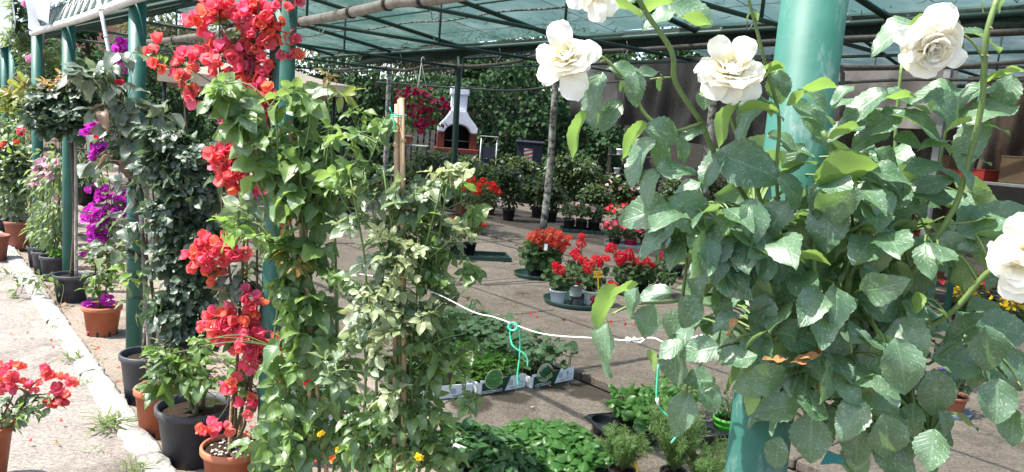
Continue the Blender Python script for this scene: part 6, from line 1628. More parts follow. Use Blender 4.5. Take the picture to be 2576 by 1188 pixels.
# ---- beige gazebo
ZG = 14.5
gc = P(655, 215, ZG)
t = thing('gazebo', 'beige canvas gazebo with dark metal legs behind the bougainvillea', 'gazebo', gc * np.array([1, 1, 0]))
ga = .3; gx = nz([math.cos(ga), math.sin(ga), 0]); gy = np.array([-gx[1], gx[0], 0]); hw = 1.55
ez = P(655, 205, ZG)[2]; pz = P(740, 158, ZG)[2]
cors = [gc * [1, 1, 0] + gx * sx * hw + gy * sy * hw + UP * ez for sx, sy in ((-1, -1), (1, -1), (1, 1), (-1, 1))]
pk = gc * [1, 1, 0] + UP * (pz + .12)
gs = []
for i in range(4):
    a, b = cors[i], cors[(i + 1) % 4]
    V = []; n = 8
    for u in range(n + 1):
        for v in range(n + 1):
            e = a + (b - a) * v / n; q = e + (pk - e) * (u / n)
            q = q - UP * .09 * math.sin(math.pi * u / n) - UP * .04 * math.sin(math.pi * v / n) * (1 - u / n)
            V.append(q)
    F = [(p_ * (n + 1) + r_, p_ * (n + 1) + r_ + 1, (p_ + 1) * (n + 1) + r_ + 1, (p_ + 1) * (n + 1) + r_) for p_ in range(n) for r_ in range(n)]
    part(t, 'canopy', (np.array(V), F), M['fabric'])
    nn = nz(np.cross(UP, b - a)); nn = nn if nn @ ((a + b) / 2 - gc * [1, 1, 1]) > 0 else -nn
    V, F = sheet(a + UP * .0, b - a, UP * -.2 + nn * .03, 16, 3, lambda u, v: -UP * .04 * math.sin(math.pi * u) + nn * .02 * math.sin(u * 31) * v)
    part(t, 'valance', (np.vstack([V, V - nn * .004]), F + [tuple(i_ + len(V) for i_ in f[::-1]) for f in F]), M['fabric'])
for q in cors:
    cpt = gc * [1, 1, 0] + (q - gc * [1, 1, 0]) * [.94, .94, 0]
    part(t, 'leg', tube([cpt, cpt + UP * (ez - .03)], .03, 8), M['binplastic'])
    part(t, 'brace', tube([cpt + UP * (ez - .05), pk - UP * .16], .014, 6), M['binplastic'])
# things stored under the gazebo: dark bench with pots
t = thing('potting_bench', 'dark potting bench under the beige gazebo', 'bench', gc * np.array([1, 1, 0]) + np.array([.3, .9, 0]))
q0 = gc * np.array([1, 1, 0]) + np.array([.3, .9, 0])
part(t, 'bench_top', cbox(q0 + UP * .8, (2.6, .7, .05), [gx, gy, UP], .005, 1), M['dark_back'], False)
for sx in (-1, 1): part(t, 'leg', cbox(q0 + gx * sx * 1.1 + UP * .38, (.08, .6, .77), [gx, gy, UP], .005, 1), M['dark_back'], False)
for i in range(5):
    q = q0 + gx * (-1 + i * .5) + UP * .826
    tt = thing('stored_pot', ['first', 'second', 'third', 'fourth', 'fifth'][i] + ' pot from the left on the dark bench under the gazebo', 'pot', q, 'pots on the potting bench'); pot(tt, q, .12, .2, M['terra_dull'] if i % 2 else M['darkpot'], soil=False, seg=20)

# ---- dark shelf with white pots under the grey sheet
q0 = G(1585, 530) + np.array([.1, .6, 0])
t = thing('shelf_rack', 'dark rack with small white pots under the grey hanging sheet', 'shelf', q0)
for z in (.35, .8, 1.25): part(t, 'shelf', cbox(q0 + UP * z, (1.3, .4, .03), None, .004, 1), M['table'] if z < .4 else M['dark_back'], False)
for sx in (-1, 1):
    for sy in (-1, 1): part(t, 'upright', cbox(q0 + np.array([sx * .62, sy * .17, .7]), (.04, .04, 1.4), None, .003, 1), M['dark_back'], False)
for i, (dx, z, m_, lab) in enumerate([(-.42, .815, 'whitepot', 'white pot on the middle shelf of the dark rack'), (-.18, 1.265, 'whitepot', 'right white pot on the top shelf of the dark rack'), (-.4, 1.265, 'whitepot', 'left white pot on the top shelf of the dark rack'), (.1, .815, 'darkpot', 'dark grey pot on the middle shelf of the dark rack'), (.3, .815, 'terracotta', 'terracotta pot on the middle shelf of the dark rack'), (-.5, .366, 'terracotta', 'terracotta pot on the lowest shelf of the dark rack'), (-.1, .366, 'blackpot', 'left black pot on the lowest shelf of the dark rack'), (.25, .366, 'blackpot', 'right black pot on the lowest shelf of the dark rack')]):
    q = q0 + np.array([dx, -.05, z])
    tt = thing('stored_pot', lab, 'pot', q, 'pots on the dark rack'); pot(tt, q, .075, .14, M[m_], soil=False, seg=20)
rt = thing('tree', 'twin leaning brown trunks behind the feathery shrubs', 'tree', G(1520, 500) + np.array([0, 1.5, 0]))
q = G(1520, 500) + np.array([0, 1.5, 0])
cn = Canes(); cn.add([q, q + np.array([.1, 0, 1.2]), q + np.array([.3, 0, 2.6])], .09, .07, 10); cn.add([q + np.array([-.25, .1, 0]), q + np.array([-.1, .1, 1.3]), q + np.array([.05, .1, 2.6])], .08, .06, 10)
part(rt, 'trunk', join(cn.g), M['bark'])
# ---- shelf with red boxes and cartons at the right
q0 = P(2500, 470, 8.3) * np.array([1, 1, 0]); zs = P(2500, 462, 8.3)[2]
sxv = nz(P(2700, 470, 7.6) * [1, 1, 0] - P(2350, 470, 8.9) * [1, 1, 0]); syv = np.array([-sxv[1], sxv[0], 0])
t = thing('shelf_rack', 'steel shelf at the right holding red boxes and brown cartons', 'shelf', q0)
part(t, 'shelf', cbox(q0 + UP * zs, (1.6, .5, .035), [sxv, syv, UP], .005, 1), M['steel'], False)
part(t, 'shelf', cbox(q0 + UP * zs * .45, (1.6, .5, .035), [sxv, syv, UP], .005, 1), M['dark_back'], False)
for s in (-1, 1):
    for s2 in (-1, 1): part(t, 'upright', cbox(q0 + sxv * s * .76 + syv * s2 * .22 + UP * (zs - .02) / 2, (.05, .04, zs - .037), [sxv, syv, UP], .004, 1), M['dark_back'], False)
for i, (u, v, w, h, m_, lab) in enumerate([(-.32, -.08, .2, .09, 'redcrate', 'red plastic box on the steel shelf, nearest its left end'), (-.08, -.06, .17, .11, 'redcrate', 'red plastic box on the steel shelf beside the brown carton'), (.35, .02, .48, .27, 'carton', 'large brown carton on the steel shelf at the right'), (-.6, .06, .24, .24, 'carton', 'brown carton at the left end of the steel shelf')]):
    c = q0 + sxv * u + syv * v + UP * (zs + .0185 + h / 2)
    tt = thing('carton' if m_ == 'carton' else 'plastic_box', lab, 'box', c - UP * h / 2)
    part(tt, 'box_body', cbox(c, (w, .3, h), [sxv, syv, UP], .006), M[m_], False)
    part(tt, 'lid' if m_ != 'carton' else 'flap', cbox(c + UP * (h / 2 + .008), (w + .012, .31, .014), [sxv, syv, UP], .004, 1), M[m_], False)
wp = thing('support_pole', 'pale grey square pole standing behind the rose leaves at the right', 'pole', G(2300, 760))
q = G(2300, 760); part(wp, 'pole', cbox(q + UP * 1.35, (.075, .075, 2.7), [PD, RD, UP], .006), M['steel'], False); part(wp, 'foot_plate', cbox(q + UP * .006, (.16, .16, .012), [PD, RD, UP], .003, 1), M['steel'], False)
# black frame of pipes under the rear roof
bp = thing('pipe_frame', 'black bent pipe frame under the rear roof beside the thick post', 'pipe frame', P(2350, 190, 7.6))
part(bp, 'pipe', tube([P(2118, 330, 7.6), P(2120, 185, 7.6), P(2135, 170, 7.6), P(2400, 168, 7.4), P(2640, 150, 7.2)], .022, 8, 2), M['darkpipe'])
part(bp, 'pipe', tube([P(2070, 212, 7.7), P(2300, 200, 7.6), P(2640, 205, 7.4)], .017, 8, 2), M['darkpipe'])
part(bp, 'leg', tube([P(2476, 175, 7.4), P(2476, 175, 7.4) * [1, 1, 0]], .03, 8), M['green_paint'])
for (fx, fy, top, hw, lab) in [(1700, 560, 450, 50, 'dark shrub seen between rose leaves left of the thick post'), (1790, 590, 440, 55, 'dark shrub with broad crown behind the rose stems'), (1900, 620, 470, 50, 'dark shrub close to the left side of the thick post'), (2150, 650, 480, 60, 'dark shrub right of the thick post behind the rose'), (2270, 660, 500, 50, 'dark shrub before the low brown sheet'), (2390, 640, 480, 55, 'dark leafy shrub by the shelf legs')]:
    g = G(fx, fy); Z = g[1]
    t = thing('potted_shrub', lab, 'potted plant', g, 'potted shrubs at the back of the floor')
    pot(t, g, .14, .24, M['blackpot'], seg=24); cn = Canes(); lb = Bag()
    zt = P(fx, top, Z)[2]
    for k in range(5): cn.add([g + UP * .2, g + UP * (.2 + (zt - .2) * .5) + rnd3(.05), g + UP * zt * .95 + rnd3(.14)], .012, .004, 6)
    leafy(lb, cn, [(fx, top + 22, hw * .75, 26, 150), (fx, (top + fy) / 2 - 12, hw, 36, 240)], Z, LT['darkbg'], px(16, Z), droop=.2, twigs=False)
    finish(t, cn, lb, 12, None, 0, 'bark')
def stack(label, c, n, w, d, h, mat, ang):
    ex = nz([math.cos(ang), math.sin(ang), 0]); ey = np.array([-ex[1], ex[0], 0])
    for i in range(n):
        tt = thing('stacked_crate', label + ', ' + ['lowest', 'second', 'third', 'fourth', 'fifth', 'sixth'][i] + ' of its stack', 'crate', c + UP * h * i, 'plastic crates stacked at the back')
        q = c + UP * (h * i + .006) + np.array([rng.normal() * .008, rng.normal() * .008, 0])
        for s in (-1, 1):
            for r_ in (.14, .42, .7): part(tt, 'slat', box(q + ey * s * d / 2 + UP * h * (r_ + .12), (w, .012, h * .2), [ex, ey, UP]), M[mat], False)
            for r_ in (.14, .42, .7): part(tt, 'slat', box(q + ex * s * w / 2 + UP * h * (r_ + .12), (.012, d - .014, h * .2), [ex, ey, UP]), M[mat], False)
            for s2 in (-1, 1): part(tt, 'corner_post', box(q + ex * s * (w / 2 - .02) + ey * s2 * (d / 2 - .02) + UP * h * .48, (.026, .026, h * .93), [ex, ey, UP]), M[mat], False)
        part(tt, 'base', box(q + UP * .012, (w - .016, d - .016, .012), [ex, ey, UP]), M[mat], False)
stack('black slatted crate left of the thick post', G(1760, 545), 5, .55, .38, .22, 'blackpot', -.5)
stack('green slatted crate behind the rose right of the thick post', G(2200, 600), 4, .5, .36, .24, 'greensaucer', -.6)
stack('red slatted crate before the low brown sheet', G(2310, 610), 3, .5, .36, .22, 'redcrate', -.6)
# ---- flowers at the right
FR_ = 'flowers at the right behind the rose bush'
for i, (x, y, col, k, lab) in enumerate([(2398, 780, 'red', 22, 'red flowers in a pot farthest left of the bright bed at the right'), (2440, 790, 'orange', 26, 'orange flowers in the middle of the bright bed at the right'), (2480, 775, 'red', 26, 'red flowers behind the orange ones at the right'), (2415, 815, 'yellow', 22, 'yellow daisy flowers low beside the red ones'), (2520, 845, 'yellow', 28, 'yellow flowers in front at the right edge'), (2570, 850, 'yellow', 22, 'yellow flowers cut by the right edge of the photo')]):
    small_pot_plant('flowering_plant', lab, 'flowering plant', G(x, y), .1, .14, M['blackpot'], LT['darkbg'], 120, .045, .16, .12, FR_, flowers=FT[col], fsz=.03, fk=k, nl=20)
g = G(2560, 735); t = thing('large_pot', 'large black pot behind the right edge rose', 'pot', g); pot(t, g, .24, .42, M['blackpot'])
g = G(2405, 1055) + np.array([0, .08, 0]); saucer('saucer', 'blue saucer under the terracotta pot of violet flowers', g, .125, .035, M['bluesaucer'])
small_pot_plant('lobelia', 'violet blue flowers in a terracotta pot on the blue saucer', 'flowering plant', g + UP * .014, .092, .12, M['terracotta'], LT['darkbg'], 110, .035, .11, .1, FR_, flowers=FT['blue'], fsz=.016, fk=40, nl=40)
small_pot_plant('lobelia', 'violet and pink flowers in a black pot behind the blue saucer', 'flowering plant', G(2400, 1000) + np.array([.1, .2, 0]), .085, .12, M['blackpot'], LT['darkbg'], 110, .035, .12, .12, FR_, flowers=FT['blue'] + FT['pink'][:1], fsz=.018, fk=36, nl=40)
for (x, y, c_, lab) in [(2190, 640, 'terracotta', 'terracotta pot showing between the rose stems'), (2340, 700, 'terra_dull', 'dull terracotta pot low behind the rose leaves at the right')]:
    g = G(x, y); t = thing('terracotta_pot', lab, 'pot', g); pot(t, g, .2, .34, M[c_])

# ---- white cable between the posts with its knot, and green wire loops
Zs = lambda x: np.interp(x, [900, 1100, 1290, 1590, 1690, 1800, 1990], [2.35, 2.12, 1.86, 1.52, 1.45, 1.38, 1.3])
cab = [(905, 690), (1000, 705), (1100, 740), (1190, 785), (1240, 797), (1290, 815), (1345, 835), (1400, 845), (1500, 851), (1575, 856), (1640, 850), (1685, 862), (1800, 835), (1960, 800)]
t = thing('cable', 'sagging white cable with a knot strung between the posts', 'cable', P(1290, 815, Zs(1290)))
part(t, 'cord', tube([P(x, y, Zs(x)) for x, y in cab], .0015, 7, 4), M['rope_white'])
part(t, 'knot', join([tube([P(1575 + 9 * math.cos(a) + a * 3, 856 + 6 * math.sin(a * 1.3), Zs(1585) + .004 * math.sin(a * 2)) for a in np.linspace(0, 13, 30)], .0022, 6)]), M['rope_white'])
w = thing('wire_loop', 'bright green wire twisted round the white cable and hanging down', 'wire', P(1300, 830, 1.85))
part(w, 'loop', tube([P(1290 + 11 * math.cos(a), 822 + 10 * math.sin(a), 1.85 + .006 * math.sin(a * .7)) for a in np.linspace(0, 13, 34)], .0028, 7), M['twine'])
part(w, 'strand', tube([P(1283, 826, 1.85), P(1284, 850, 1.85), P(1290, 870, 1.84), P(1305, 882, 1.84), P(1318, 890, 1.84), P(1327, 905, 1.84), P(1327, 922, 1.84)], .0022, 7, 4), M['twine'])
part(w, 'strand', tube([P(1302, 818, 1.85), P(1308, 850, 1.85), P(1307, 900, 1.85), P(1302, 940, 1.85), P(1304, 972, 1.85)], .0022, 7, 4), M['twine'])
w = thing('wire_loop', 'green wire hanging from the rose bush beside the big drooping leaf', 'wire', P(1655, 920, 1.2))
part(w, 'strand', tube([P(1656, 918, 1.2), P(1653, 965, 1.2), P(1652, 1000, 1.2), P(1660, 1025, 1.2), P(1678, 1045, 1.2), P(1700, 1060, 1.2), P(1705, 1090, 1.2), P(1688, 1115, 1.2)], .0017, 6, 4), M['twine'])
part(w, 'splice', tube([P(1652, 1002, 1.198), P(1656, 1018, 1.198)], .0028, 6), M['rope_white'])
# ================================================================ the cream rose bush wired to the nearest post
pb = P(2075, 985, 1.16)
t = thing('rose_bush', 'large dusty leaved cream rose bush in a pot hung on the nearest post', 'rose bush', pb)
pot(t, pb + UP * .02, .06, .09, M['terracotta'], seg=28)
ringc = pb + UP * .1
part(t, 'pot_ring', tube([ringc + np.array([.068 * math.cos(a), .068 * math.sin(a), 0]) for a in np.linspace(0, 6.28, 25)] + [W(0, 0) * [1, 1, 0] + UP * ringc[2]], .004, 6), M['steel'])
ZBu = 1.1
c4 = lambda x, y: ((1350 + x / 2.375) / 1.00932, (y / 2.375) / 1.00932)
c5 = lambda x, y: ((1950 + x / 2.375) / 1.00932, (y / 2.375) / 1.00932)
c6 = lambda x, y: ((1500 + x / 1.487) / 1.00932, (400 + y / 1.487) / 1.00932)
cn = Canes(); top = pb + UP * .12
def cane(pts, r0=.006, r1=.003, Z=ZBu, root=True):
    q = ([top + rnd3(.015)] if root else []) + [P(x, y, Z if np.isscalar(Z) else Z[i]) for i, (x, y) in enumerate(pts)]
    cn.add(q, r0 * .68, r1 * .8, 8)
cane([(1990, 760), (1900, 540), (1795, 380), (1765, 310), (1700, 210), (1690, 130), (1630, 40), (1600, -15)], .006, .0042, [1.12, 1.1, 1.06, 1.04, 1.02, 1.0, .99, .98])
cane([(1690, 195), (1660, 196), (1635, 200)], .0018, .0015, 1.02, False)
cane([(1765, 310), (1690, 330), (1625, 290), (1590, 220), (1540, 165), (1510, 140)], .004, .0028, 1.03, False)
cane([(1980, 700), (1930, 560), (1890, 430), (1840, 300), (1835, 220)], .005, .0035, 1.06)
cane([(2000, 700), (1955, 480), (1960, 300), (1930, 180), (1900, 60), (1880, -10)], .004, .0025, [1.1, 1.05, 1.02, 1.0, .98, .97])
cane([(2060, 780), (2050, 520), (2090, 400), (2070, 330)], .006, .004, 1.05)
cane([(2130, 800), (2140, 620), (2145, 600)], .007, .006, 1.05)
cane([(2150, 780), (2240, 600), (2250, 430), (2255, 300), (2270, 150)], .005, .003, 1.15)
cane([(2200, 800), (2380, 560), (2430, 430), (2470, 260), (2480, 100), (2510, -10)], .0062, .0045, [1.1, 1.04, 1.02, 1.0, .98, .98])
cane([(2475, 150), (2450, 110), (2420, 85)], .0025, .002, .985, False)
cane([(2210, 880), (2320, 830), (2400, 780), (2480, 690), (2540, 660)], .006, .005, [1.08, 1.04, 1.02, 1.0, .98])
cane([(1930, 760), (1800, 740), (1690, 760), (1600, 765), (1540, 790)], .0045, .0022, [1.1, 1.08, 1.06, 1.05, 1.04])
cane([(1900, 860), (1800, 880), (1740, 950), (1720, 1000)], .003, .0018, [1.08, 1.05, 1.03, 1.02])
cane([(2060, 1000), (2040, 1020), (2030, 1060)], .003, .002, 1.04)
cane([(2200, 1000), (2260, 1000), (2340, 1100)], .003, .002, 1.05)
cane([(2300, 920), (2420, 860), (2520, 900), (2570, 980)], .0035, .002, [1.06, 1.03, 1.0, 1.0])
cane([(2000, 680), (1860, 520), (1760, 520), (1640, 530)], .004, .002, [1.08, 1.05, 1.04, 1.03])
cane([(2180, 720), (2330, 520), (2380, 330)], .004, .0025, 1.1)
b = Bag()
BT = LT['bush']
BY = leaf_tpls('leaf', M['l_young_backlit'], 3, width=.7, n=15, m=5, fold=.2, curl=.2, wave=.035, ser=.045, peak=.42, sharp=.8)  # yellower copy of the bush leaf, backlit glow put into its colour
# the leaves one can single out: centre, length (in the picture), tip angle, apparent width, underside seen
def keyleaf(x, y, L, ang, w, Z, under=False, tp=None):
    a = math.radians(ang)
    dimg = CR * math.cos(a) - CU * math.sin(a)
    pimg = CR * -math.sin(a) - CU * math.cos(a)
    if pimg[2] < 0: pimg = -pimg
    v = nz(ray(x, y)); ct = min(.97, max(.18, w / .76)); st_ = math.sqrt(1 - ct * ct)
    n = -v * ct + pimg * st_ * (-1 if under == 'd' else 1)
    if under is True: n = v * ct + pimg * st_
    d = nz(dimg + v * rng.uniform(-.25, .15))
    c = P(x, y, Z); Lm = px(L * 1.2, Z)
    b.add(c - d * Lm * .5, d, n, Lm, pick(tp or (BY if under else BT)))
k6 = [(600, 30, 200, 20, .75), (770, 125, 120, 40, .6), (940, 175, 190, 10, .6), (895, 260, 150, 95, .85), (215, 110, 110, 120, .5), (205, 205, 150, 170, .7), (395, 215, 180, 30, .75), (230, 310, 110, 150, .5), (345, 320, 100, 60, .7), (565, 340, 160, 170, .55), (590, 415, 150, 125, .6), (740, 465, 185, 70, .85), (870, 370, 150, 30, .8), (880, 470, 120, 60, .7), (1130, 430, 120, 100, .7), (1240, 455, 150, 60, .8), (1360, 350, 140, 40, .75), (1130, 290, 130, 30, .6), (1140, 160, 130, 130, .6), (1280, 120, 150, -10, .5), (1180, 205, 110, 140, .5), (1040, 240, 120, 60, .5), (245, 510, 110, 180, .6), (215, 620, 120, 110, .7), (370, 580, 120, 130, .7), (400, 480, 110, 100, .6), (500, 560, 110, 60, .7), (650, 590, 130, 100, .8), (410, 725, 130, 170, .8), (300, 720, 100, 150, .5), (310, 770, 180, 98, .35), (510, 620, 100, 150, .6), (780, 675, 150, 10, .7), (860, 600, 120, 160, .7), (930, 700, 130, 110, .8), (1000, 665, 110, 10, .7), (640, 715, 90, 20, .7), (1060, 760, 150, 130, .7), (1180, 790, 190, 75, .78), (620, 850, 140, 170, .8), (340, 965, 150, 115, .75), (450, 905, 110, 60, .7), (410, 840, 110, 180, .7), (705, 945, 150, 175, .8), (850, 940, 140, 20, .7), (830, 1060, 170, 95, .95), (985, 985, 150, 130, .7), (1130, 950, 160, 0, .7), (1125, 1065, 180, 80, .75), (1285, 1105, 140, 100, .95), (1310, 900, 180, 85, .75), (1395, 770, 180, 5, .7), (1505, 730, 170, 80, .9), (1420, 640, 150, 160, .6), (1560, 650, 170, 10, .7), (1535, 920, 150, 90, .8), (1590, 1020, 130, 100, .6), (700, 1120, 120, 100, .8), (1000, 1090, 150, 100, .85), (970, 860, 120, 170, .6), (790, 840, 90, 10, .7), (1540, 240, 240, -20, .45), (1450, 310, 110, 160, .6), (1540, 330, 90, 90, .7), (1260, 600, 120, 30, .45), (1180, 640, 130, 40, .5), (1080, 560, 110, 60, .7), (1000, 560, 100, 20, .6), (960, 560, 90, 150, .6), (540, 470, 100, 140, .6), (690, 420, 100, 60, .6), (1280, 350, 130, 20, .5), (1050, 120, 120, 150, .5), (1210, 990, 120, 100, .6), (740, 760, 100, 170, .6), (560, 760, 120, 170, .5), (1030, 930, 90, 120, .6), (690, 640, 110, 100, .7), (430, 380, 130, 150, .5), (320, 370, 100, 120, .5), (150, 540, 100, 120, .4), (35, 720, 180, 108, .38), (1600, 800, 150, 60, .6), (1480, 560, 110, 170, .5), (1590, 470, 90, 20, .6), (1510, 470, 70, 90, .6), (1240, 700, 120, 80, .6), (1350, 1010, 110, 60, .6), (890, 200, 120, 60, .6), (700, 220, 120, 130, .6), (1020, 830, 120, 170, .6), (1380, 420, 100, 60, .6)]
for i, (x, y, L, a, w) in enumerate(k6):
    X, Y = c6(x, y); keyleaf(X, Y, L * (1.12 if y < 450 else 1.0) / 1.5, a, w, 1.0 + .1 * rng.random() - (.06 if y > 650 else 0))
for (x, y, L, a, w) in [(950, 45, 190, -20, .65), (820, 375, 150, 8, .2), (50, 560, 160, 120, .45), (120, 500, 110, 160, .3), (1240, 545, 70, 80, .4), (235, 760, 70, 60, .5), (610, 920, 90, 80, .5), (890, 550, 80, 60, .5)]:
    X, Y = c6(x, y); keyleaf(X, Y, L / 1.5, a, w, 1.0, True)
k4 = [(370, 590, 250, 110, .45), (470, 690, 160, 130, .7), (620, 530, 150, 95, .85), (570, 420, 160, 200, .5), (690, 430, 110, -30, .5), (640, 950, 240, 128, .38), (800, 790, 180, 10, .7), (780, 940, 140, 95, .75), (870, 1020, 190, -5, .55), (970, 800, 120, -30, .5), (1040, 590, 110, 100, .7), (1160, 400, 170, 80, .8), (1200, 480, 170, 170, .6), (770, 85, 150, 170, .5), (960, 70, 220, 20, .55), (1290, 700, 220, 130, .45), (1350, 560, 180, 5, .35), (700, 1100, 150, 110, .6), (1080, 1000, 200, 130, .55), (520, 20, 160, 170, .45), (920, 900, 120, 60, .6), (1480, 520, 140, 80, .8), (1300, 380, 150, -10, .5), (930, 1130, 150, 160, .5), (1450, 640, 150, 20, .4)]
for (x, y, L, a, w) in k4:
    X, Y = c4(x, y); keyleaf(X, Y, L / 2.15, a, w, 1.0 + .05 * rng.random())
for (x, y, L, a, w) in [(250, 800, 250, 122, .32), (590, 830, 230, 140, .4), (1000, 120, 150, 10, .3), (1150, 740, 260, 128, .38), (1350, 640, 200, -15, .3), (1460, 405, 120, -5, .35), (740, 20, 160, -30, .4), (560, 20, 200, 10, .25), (540, 520, 60, 110, .4), (1300, 110, 50, 110, .4), (1360, 95, 50, 60, .4), (770, 510, 70, 100, .5), (400, 710, 60, 70, .4), (1040, 560, 60, 200, .3)]:
    X, Y = c4(x, y); keyleaf(X, Y, L / 2.4, a, w, .99, True)
k5 = [(80, 520, 140, 80, .85), (320, 620, 230, 30, .45), (580, 620, 220, 155, .5), (820, 590, 240, 2, .33), (680, 740, 220, 150, .5), (470, 760, 180, 170, .4), (930, 730, 330, 15, .4), (1020, 540, 210, 180, .5), (1090, 640, 220, 20, .65), (1340, 640, 240, -35, .5), (1220, 840, 230, 125, .6), (1270, 940, 150, 5, .45), (860, 840, 140, 0, .6), (940, 1000, 160, 180, .5), (1140, 1080, 170, 30, .45), (990, 1100, 200, 170, .4), (160, 950, 150, 130, .8), (780, 170, 220, 165, .45), (1100, 190, 200, 30, .6), (1310, 210, 200, 10, .45), (1430, 570, 170, 110, .8), (300, 770, 160, 30, .6), (150, 1130, 200, 30, .55), (620, 810, 180, 160, .55), (1180, 700, 150, 170, .4), (1250, 540, 180, 170, .3), (730, 960, 150, 30, .6), (560, 900, 130, 160, .45), (260, 680, 170, 20, .5), (440, 560, 130, 150, .4), (450, 620, 110, 160, .4), (1000, 870, 140, 170, .3), (100, 830, 140, 10, .5), (180, 900, 150, 10, .4), (650, 1080, 150, 160, .5), (800, 1130, 130, 20, .6), (340, 860, 120, 20, .5), (1220, 1060, 130, 40, .5), (1060, 150, 150, 60, .5), (1390, 760, 120, 0, .3)]
for (x, y, L, a, w) in k5:
    X, Y = c5(x, y); keyleaf(X, Y, L / 2.05, a, w, 1.0 + .08 * rng.random())
for (x, y, L, a, w) in [(170, 590, 120, -40, .5), (310, 520, 180, -5, .3), (450, 790, 160, 165, .35), (460, 1030, 310, -15, .6), (940, 150, 190, -15, .5), (800, 580, 150, -5, .2), (1130, 740, 160, 170, .3), (20, 420, 130, 170, .3), (1440, 440, 160, -15, .25), (1350, 470, 140, -20, .3), (20, 660, 80, 80, .5), (90, 950, 70, 60, .6), (980, 640, 70, 120, .6), (1400, 30, 90, -80, .5), (1290, 20, 90, 120, .4), (340, 1160, 60, -20, .5)]:
    X, Y = c5(x, y); keyleaf(X, Y, L / 2.4, a, w, .995, True)
# the inner mass of foliage
fillb = [(2000, 480, 170, 130, 26), (2180, 540, 190, 110, 24), (1900, 640, 150, 110, 26), (2100, 700, 200, 130, 40), (2270, 620, 110, 80, 10), (1800, 790, 110, 70, 12), (2000, 850, 180, 110, 36), (2200, 870, 200, 110, 36), (2470, 880, 80, 70, 6), (2080, 1000, 150, 80, 20), (2260, 1020, 130, 80, 16), (2180, 1080, 90, 60, 10), (2150, 410, 160, 50, 7), (2350, 490, 90, 70, 7)]
leafy(b, cn, fillb, 1.2, BT, px(112, 1.15), droop=.45, upn=.6, shell=.7)
leafy(b, cn, [(2060, 880, 200, 80, 34), (2080, 760, 220, 90, 28), (1950, 560, 200, 100, 26), (2230, 600, 180, 90, 20), (2100, 440, 160, 50, 12), (2260, 760, 80, 80, 7), (1780, 560, 140, 70, 12), (1780, 660, 110, 60, 10), (2430, 590, 70, 60, 4)], 1.03, BT, px(112, 1.03), droop=.45, upn=.75, shell=.7)
# small dry leaf caught in the bush
for (x, y, a) in [(541, 640, 100), (820, 760, 10), (790, 775, 170), (690, 770, 20)]:
    X, Y = c6(x, y); keyleaf(X, Y, 46, a, .4, .98, False, LT['dry'])
part(t, 'branches', join(cn.g), M['cane'])
th = []
for k in range(70):
    A = np.concatenate(cn.pts); q = A[int(rng.integers(len(A)))]; d = nz(rnd3(1) * [1, 1, .4])
    th.append(tube([q, q + d * .006 - UP * .001, q + d * .009 - UP * .003], [.0016, .0003], 5))
part(t, 'thorns', join(th), M['redcane'], kind='stuff')
b.emit(t, 'leaf', 300, 'foliage')

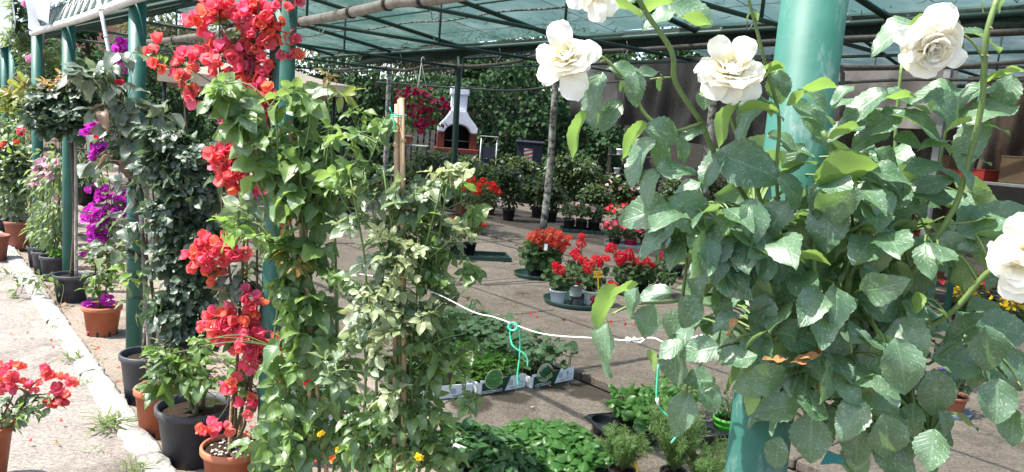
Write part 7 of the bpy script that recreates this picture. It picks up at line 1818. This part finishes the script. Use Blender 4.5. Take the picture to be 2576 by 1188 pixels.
# ---- cream roses
PL = ([0, .12, .35, .65, .88, 1], [.35, .62, .9, 1, .8, .42])
def rose(cx, cy, Z, R, face, openness=1.0, k=30, seed=0, hang=()):
    """petals in spirals round the axis FACE; R in picture pixels"""
    r = np.random.default_rng(seed); c = P(cx, cy, Z); Rm = px(R, Z); ax = nz(face)
    e1 = nz(np.cross(ax, [.2, .1, .97])); e2 = np.cross(ax, e1)
    fl = thing_part(t, 'rose_flower', c)
    for i in range(k):
        f = i / (k - 1); a = i * 2.399 + r.normal() * .15
        el = math.radians(82 - (82 - 4 * openness) * f ** .8 + r.normal() * 6)
        rad = e1 * math.cos(a) + e2 * math.sin(a)
        d = nz(rad * math.cos(el) + ax * math.sin(el)); n = nz(ax * math.cos(el) - rad * math.sin(el))
        L = Rm * (.5 + .75 * f) * r.uniform(.88, 1.1)
        V, F, UV = leaf_arr(width=.95 + .25 * f, n=9, m=7, fold=.0, curl=.22 * f - .1, wave=.1, seed=seed * 99 + i, cup=-.55 + .6 * f, lobes=PL)
        Vw = xf(V, d, n, L, c - ax * Rm * .28 + rad * Rm * .05 * f)
        part(fl, 'petal', (Vw, F), M['p_white'], True, uv=UV[F].reshape(-1, 2))
    for (dx, dy, L, ang, w) in hang:
        a = math.radians(ang); dimg = CR * math.cos(a) - CU * math.sin(a)
        V, F, UV = leaf_arr(width=w * 1.05, n=10, m=7, fold=.04, curl=.2, wave=.13, seed=seed + int(L), cup=.15, lobes=PL)
        p = P(cx + dx * .45, cy + dy * .45, Z - .004); Vw = xf(V, dimg + nz(ray(cx, cy)) * -.15, -nz(ray(cx, cy)) + UP * .2 + rnd3(.15), px(L * 1.25, Z), p)
        part(fl, 'petal', (Vw, F), M['p_white'], True, uv=UV[F].reshape(-1, 2))
    return fl
def thing_part(T, name, c):
    o = bpy.data.objects.new(name, None); COL.objects.link(o); o.parent = T; o.location = tuple(np.asarray(c) - wloc(T)); o.empty_display_size = .03
    return o
rose(1425, 140, 1.0, 52, (-.35, -.7, .6), 1.2, 26, 1, [(0, 30, 66, 65, .75), (30, 40, 72, 88, .7), (-30, 10, 60, 130, .8), (30, -10, 58, -12, .75), (-20, -20, 62, -100, .8), (45, 15, 36, 35, .6), (-40, -5, 45, 185, .9)])
rose(1840, 170, .99, 62, (-.1, -.6, .85), 1.1, 36, 2, [(-30, 25, 62, 130, .8), (40, 30, 62, 60, .8), (-50, 0, 50, 165, .8), (55, -5, 48, 20, .8), (0, 30, 60, 95, .8), (-20, -30, 55, -120, .8), (25, -30, 55, -60, .9)])
rose(2345, 125, .975, 62, (.1, -.75, -.35), .9, 36, 3, [(20, -50, 75, -80, .8), (-40, -20, 60, -150, .7), (-45, 20, 45, 165, .5), (50, 15, 50, 20, .8), (10, -40, 55, -110, .8)])
rose(1500, -8, .98, 34, (0, -.7, -.3), 1.1, 20, 4, [(0, 0, 48, 90, .8), (-20, 0, 50, 165, .6), (15, 5, 42, 45, .8)])
rose(2592, 640, .9, 74, (-.5, -.6, .7), 1.2, 30, 5, [(-10, 30, 86, 110, .8), (-20, -10, 75, 190, .8), (0, -40, 70, -120, .8), (0, 60, 66, 130, .8)])
# teal strap scrap under the bush
g = P(2105, 1158, 1.2)
solo('strap', 'teal scrap of strap wrapped low on the thick post', 'strap', extrude_poly([P(2065, 1170, 1.19), P(2085, 1135, 1.19), P(2120, 1150, 1.19), P(2130, 1172, 1.2), P(2100, 1166, 1.19)], np.array([0, .003, 0])), M['teal_tag'], None, None, False)
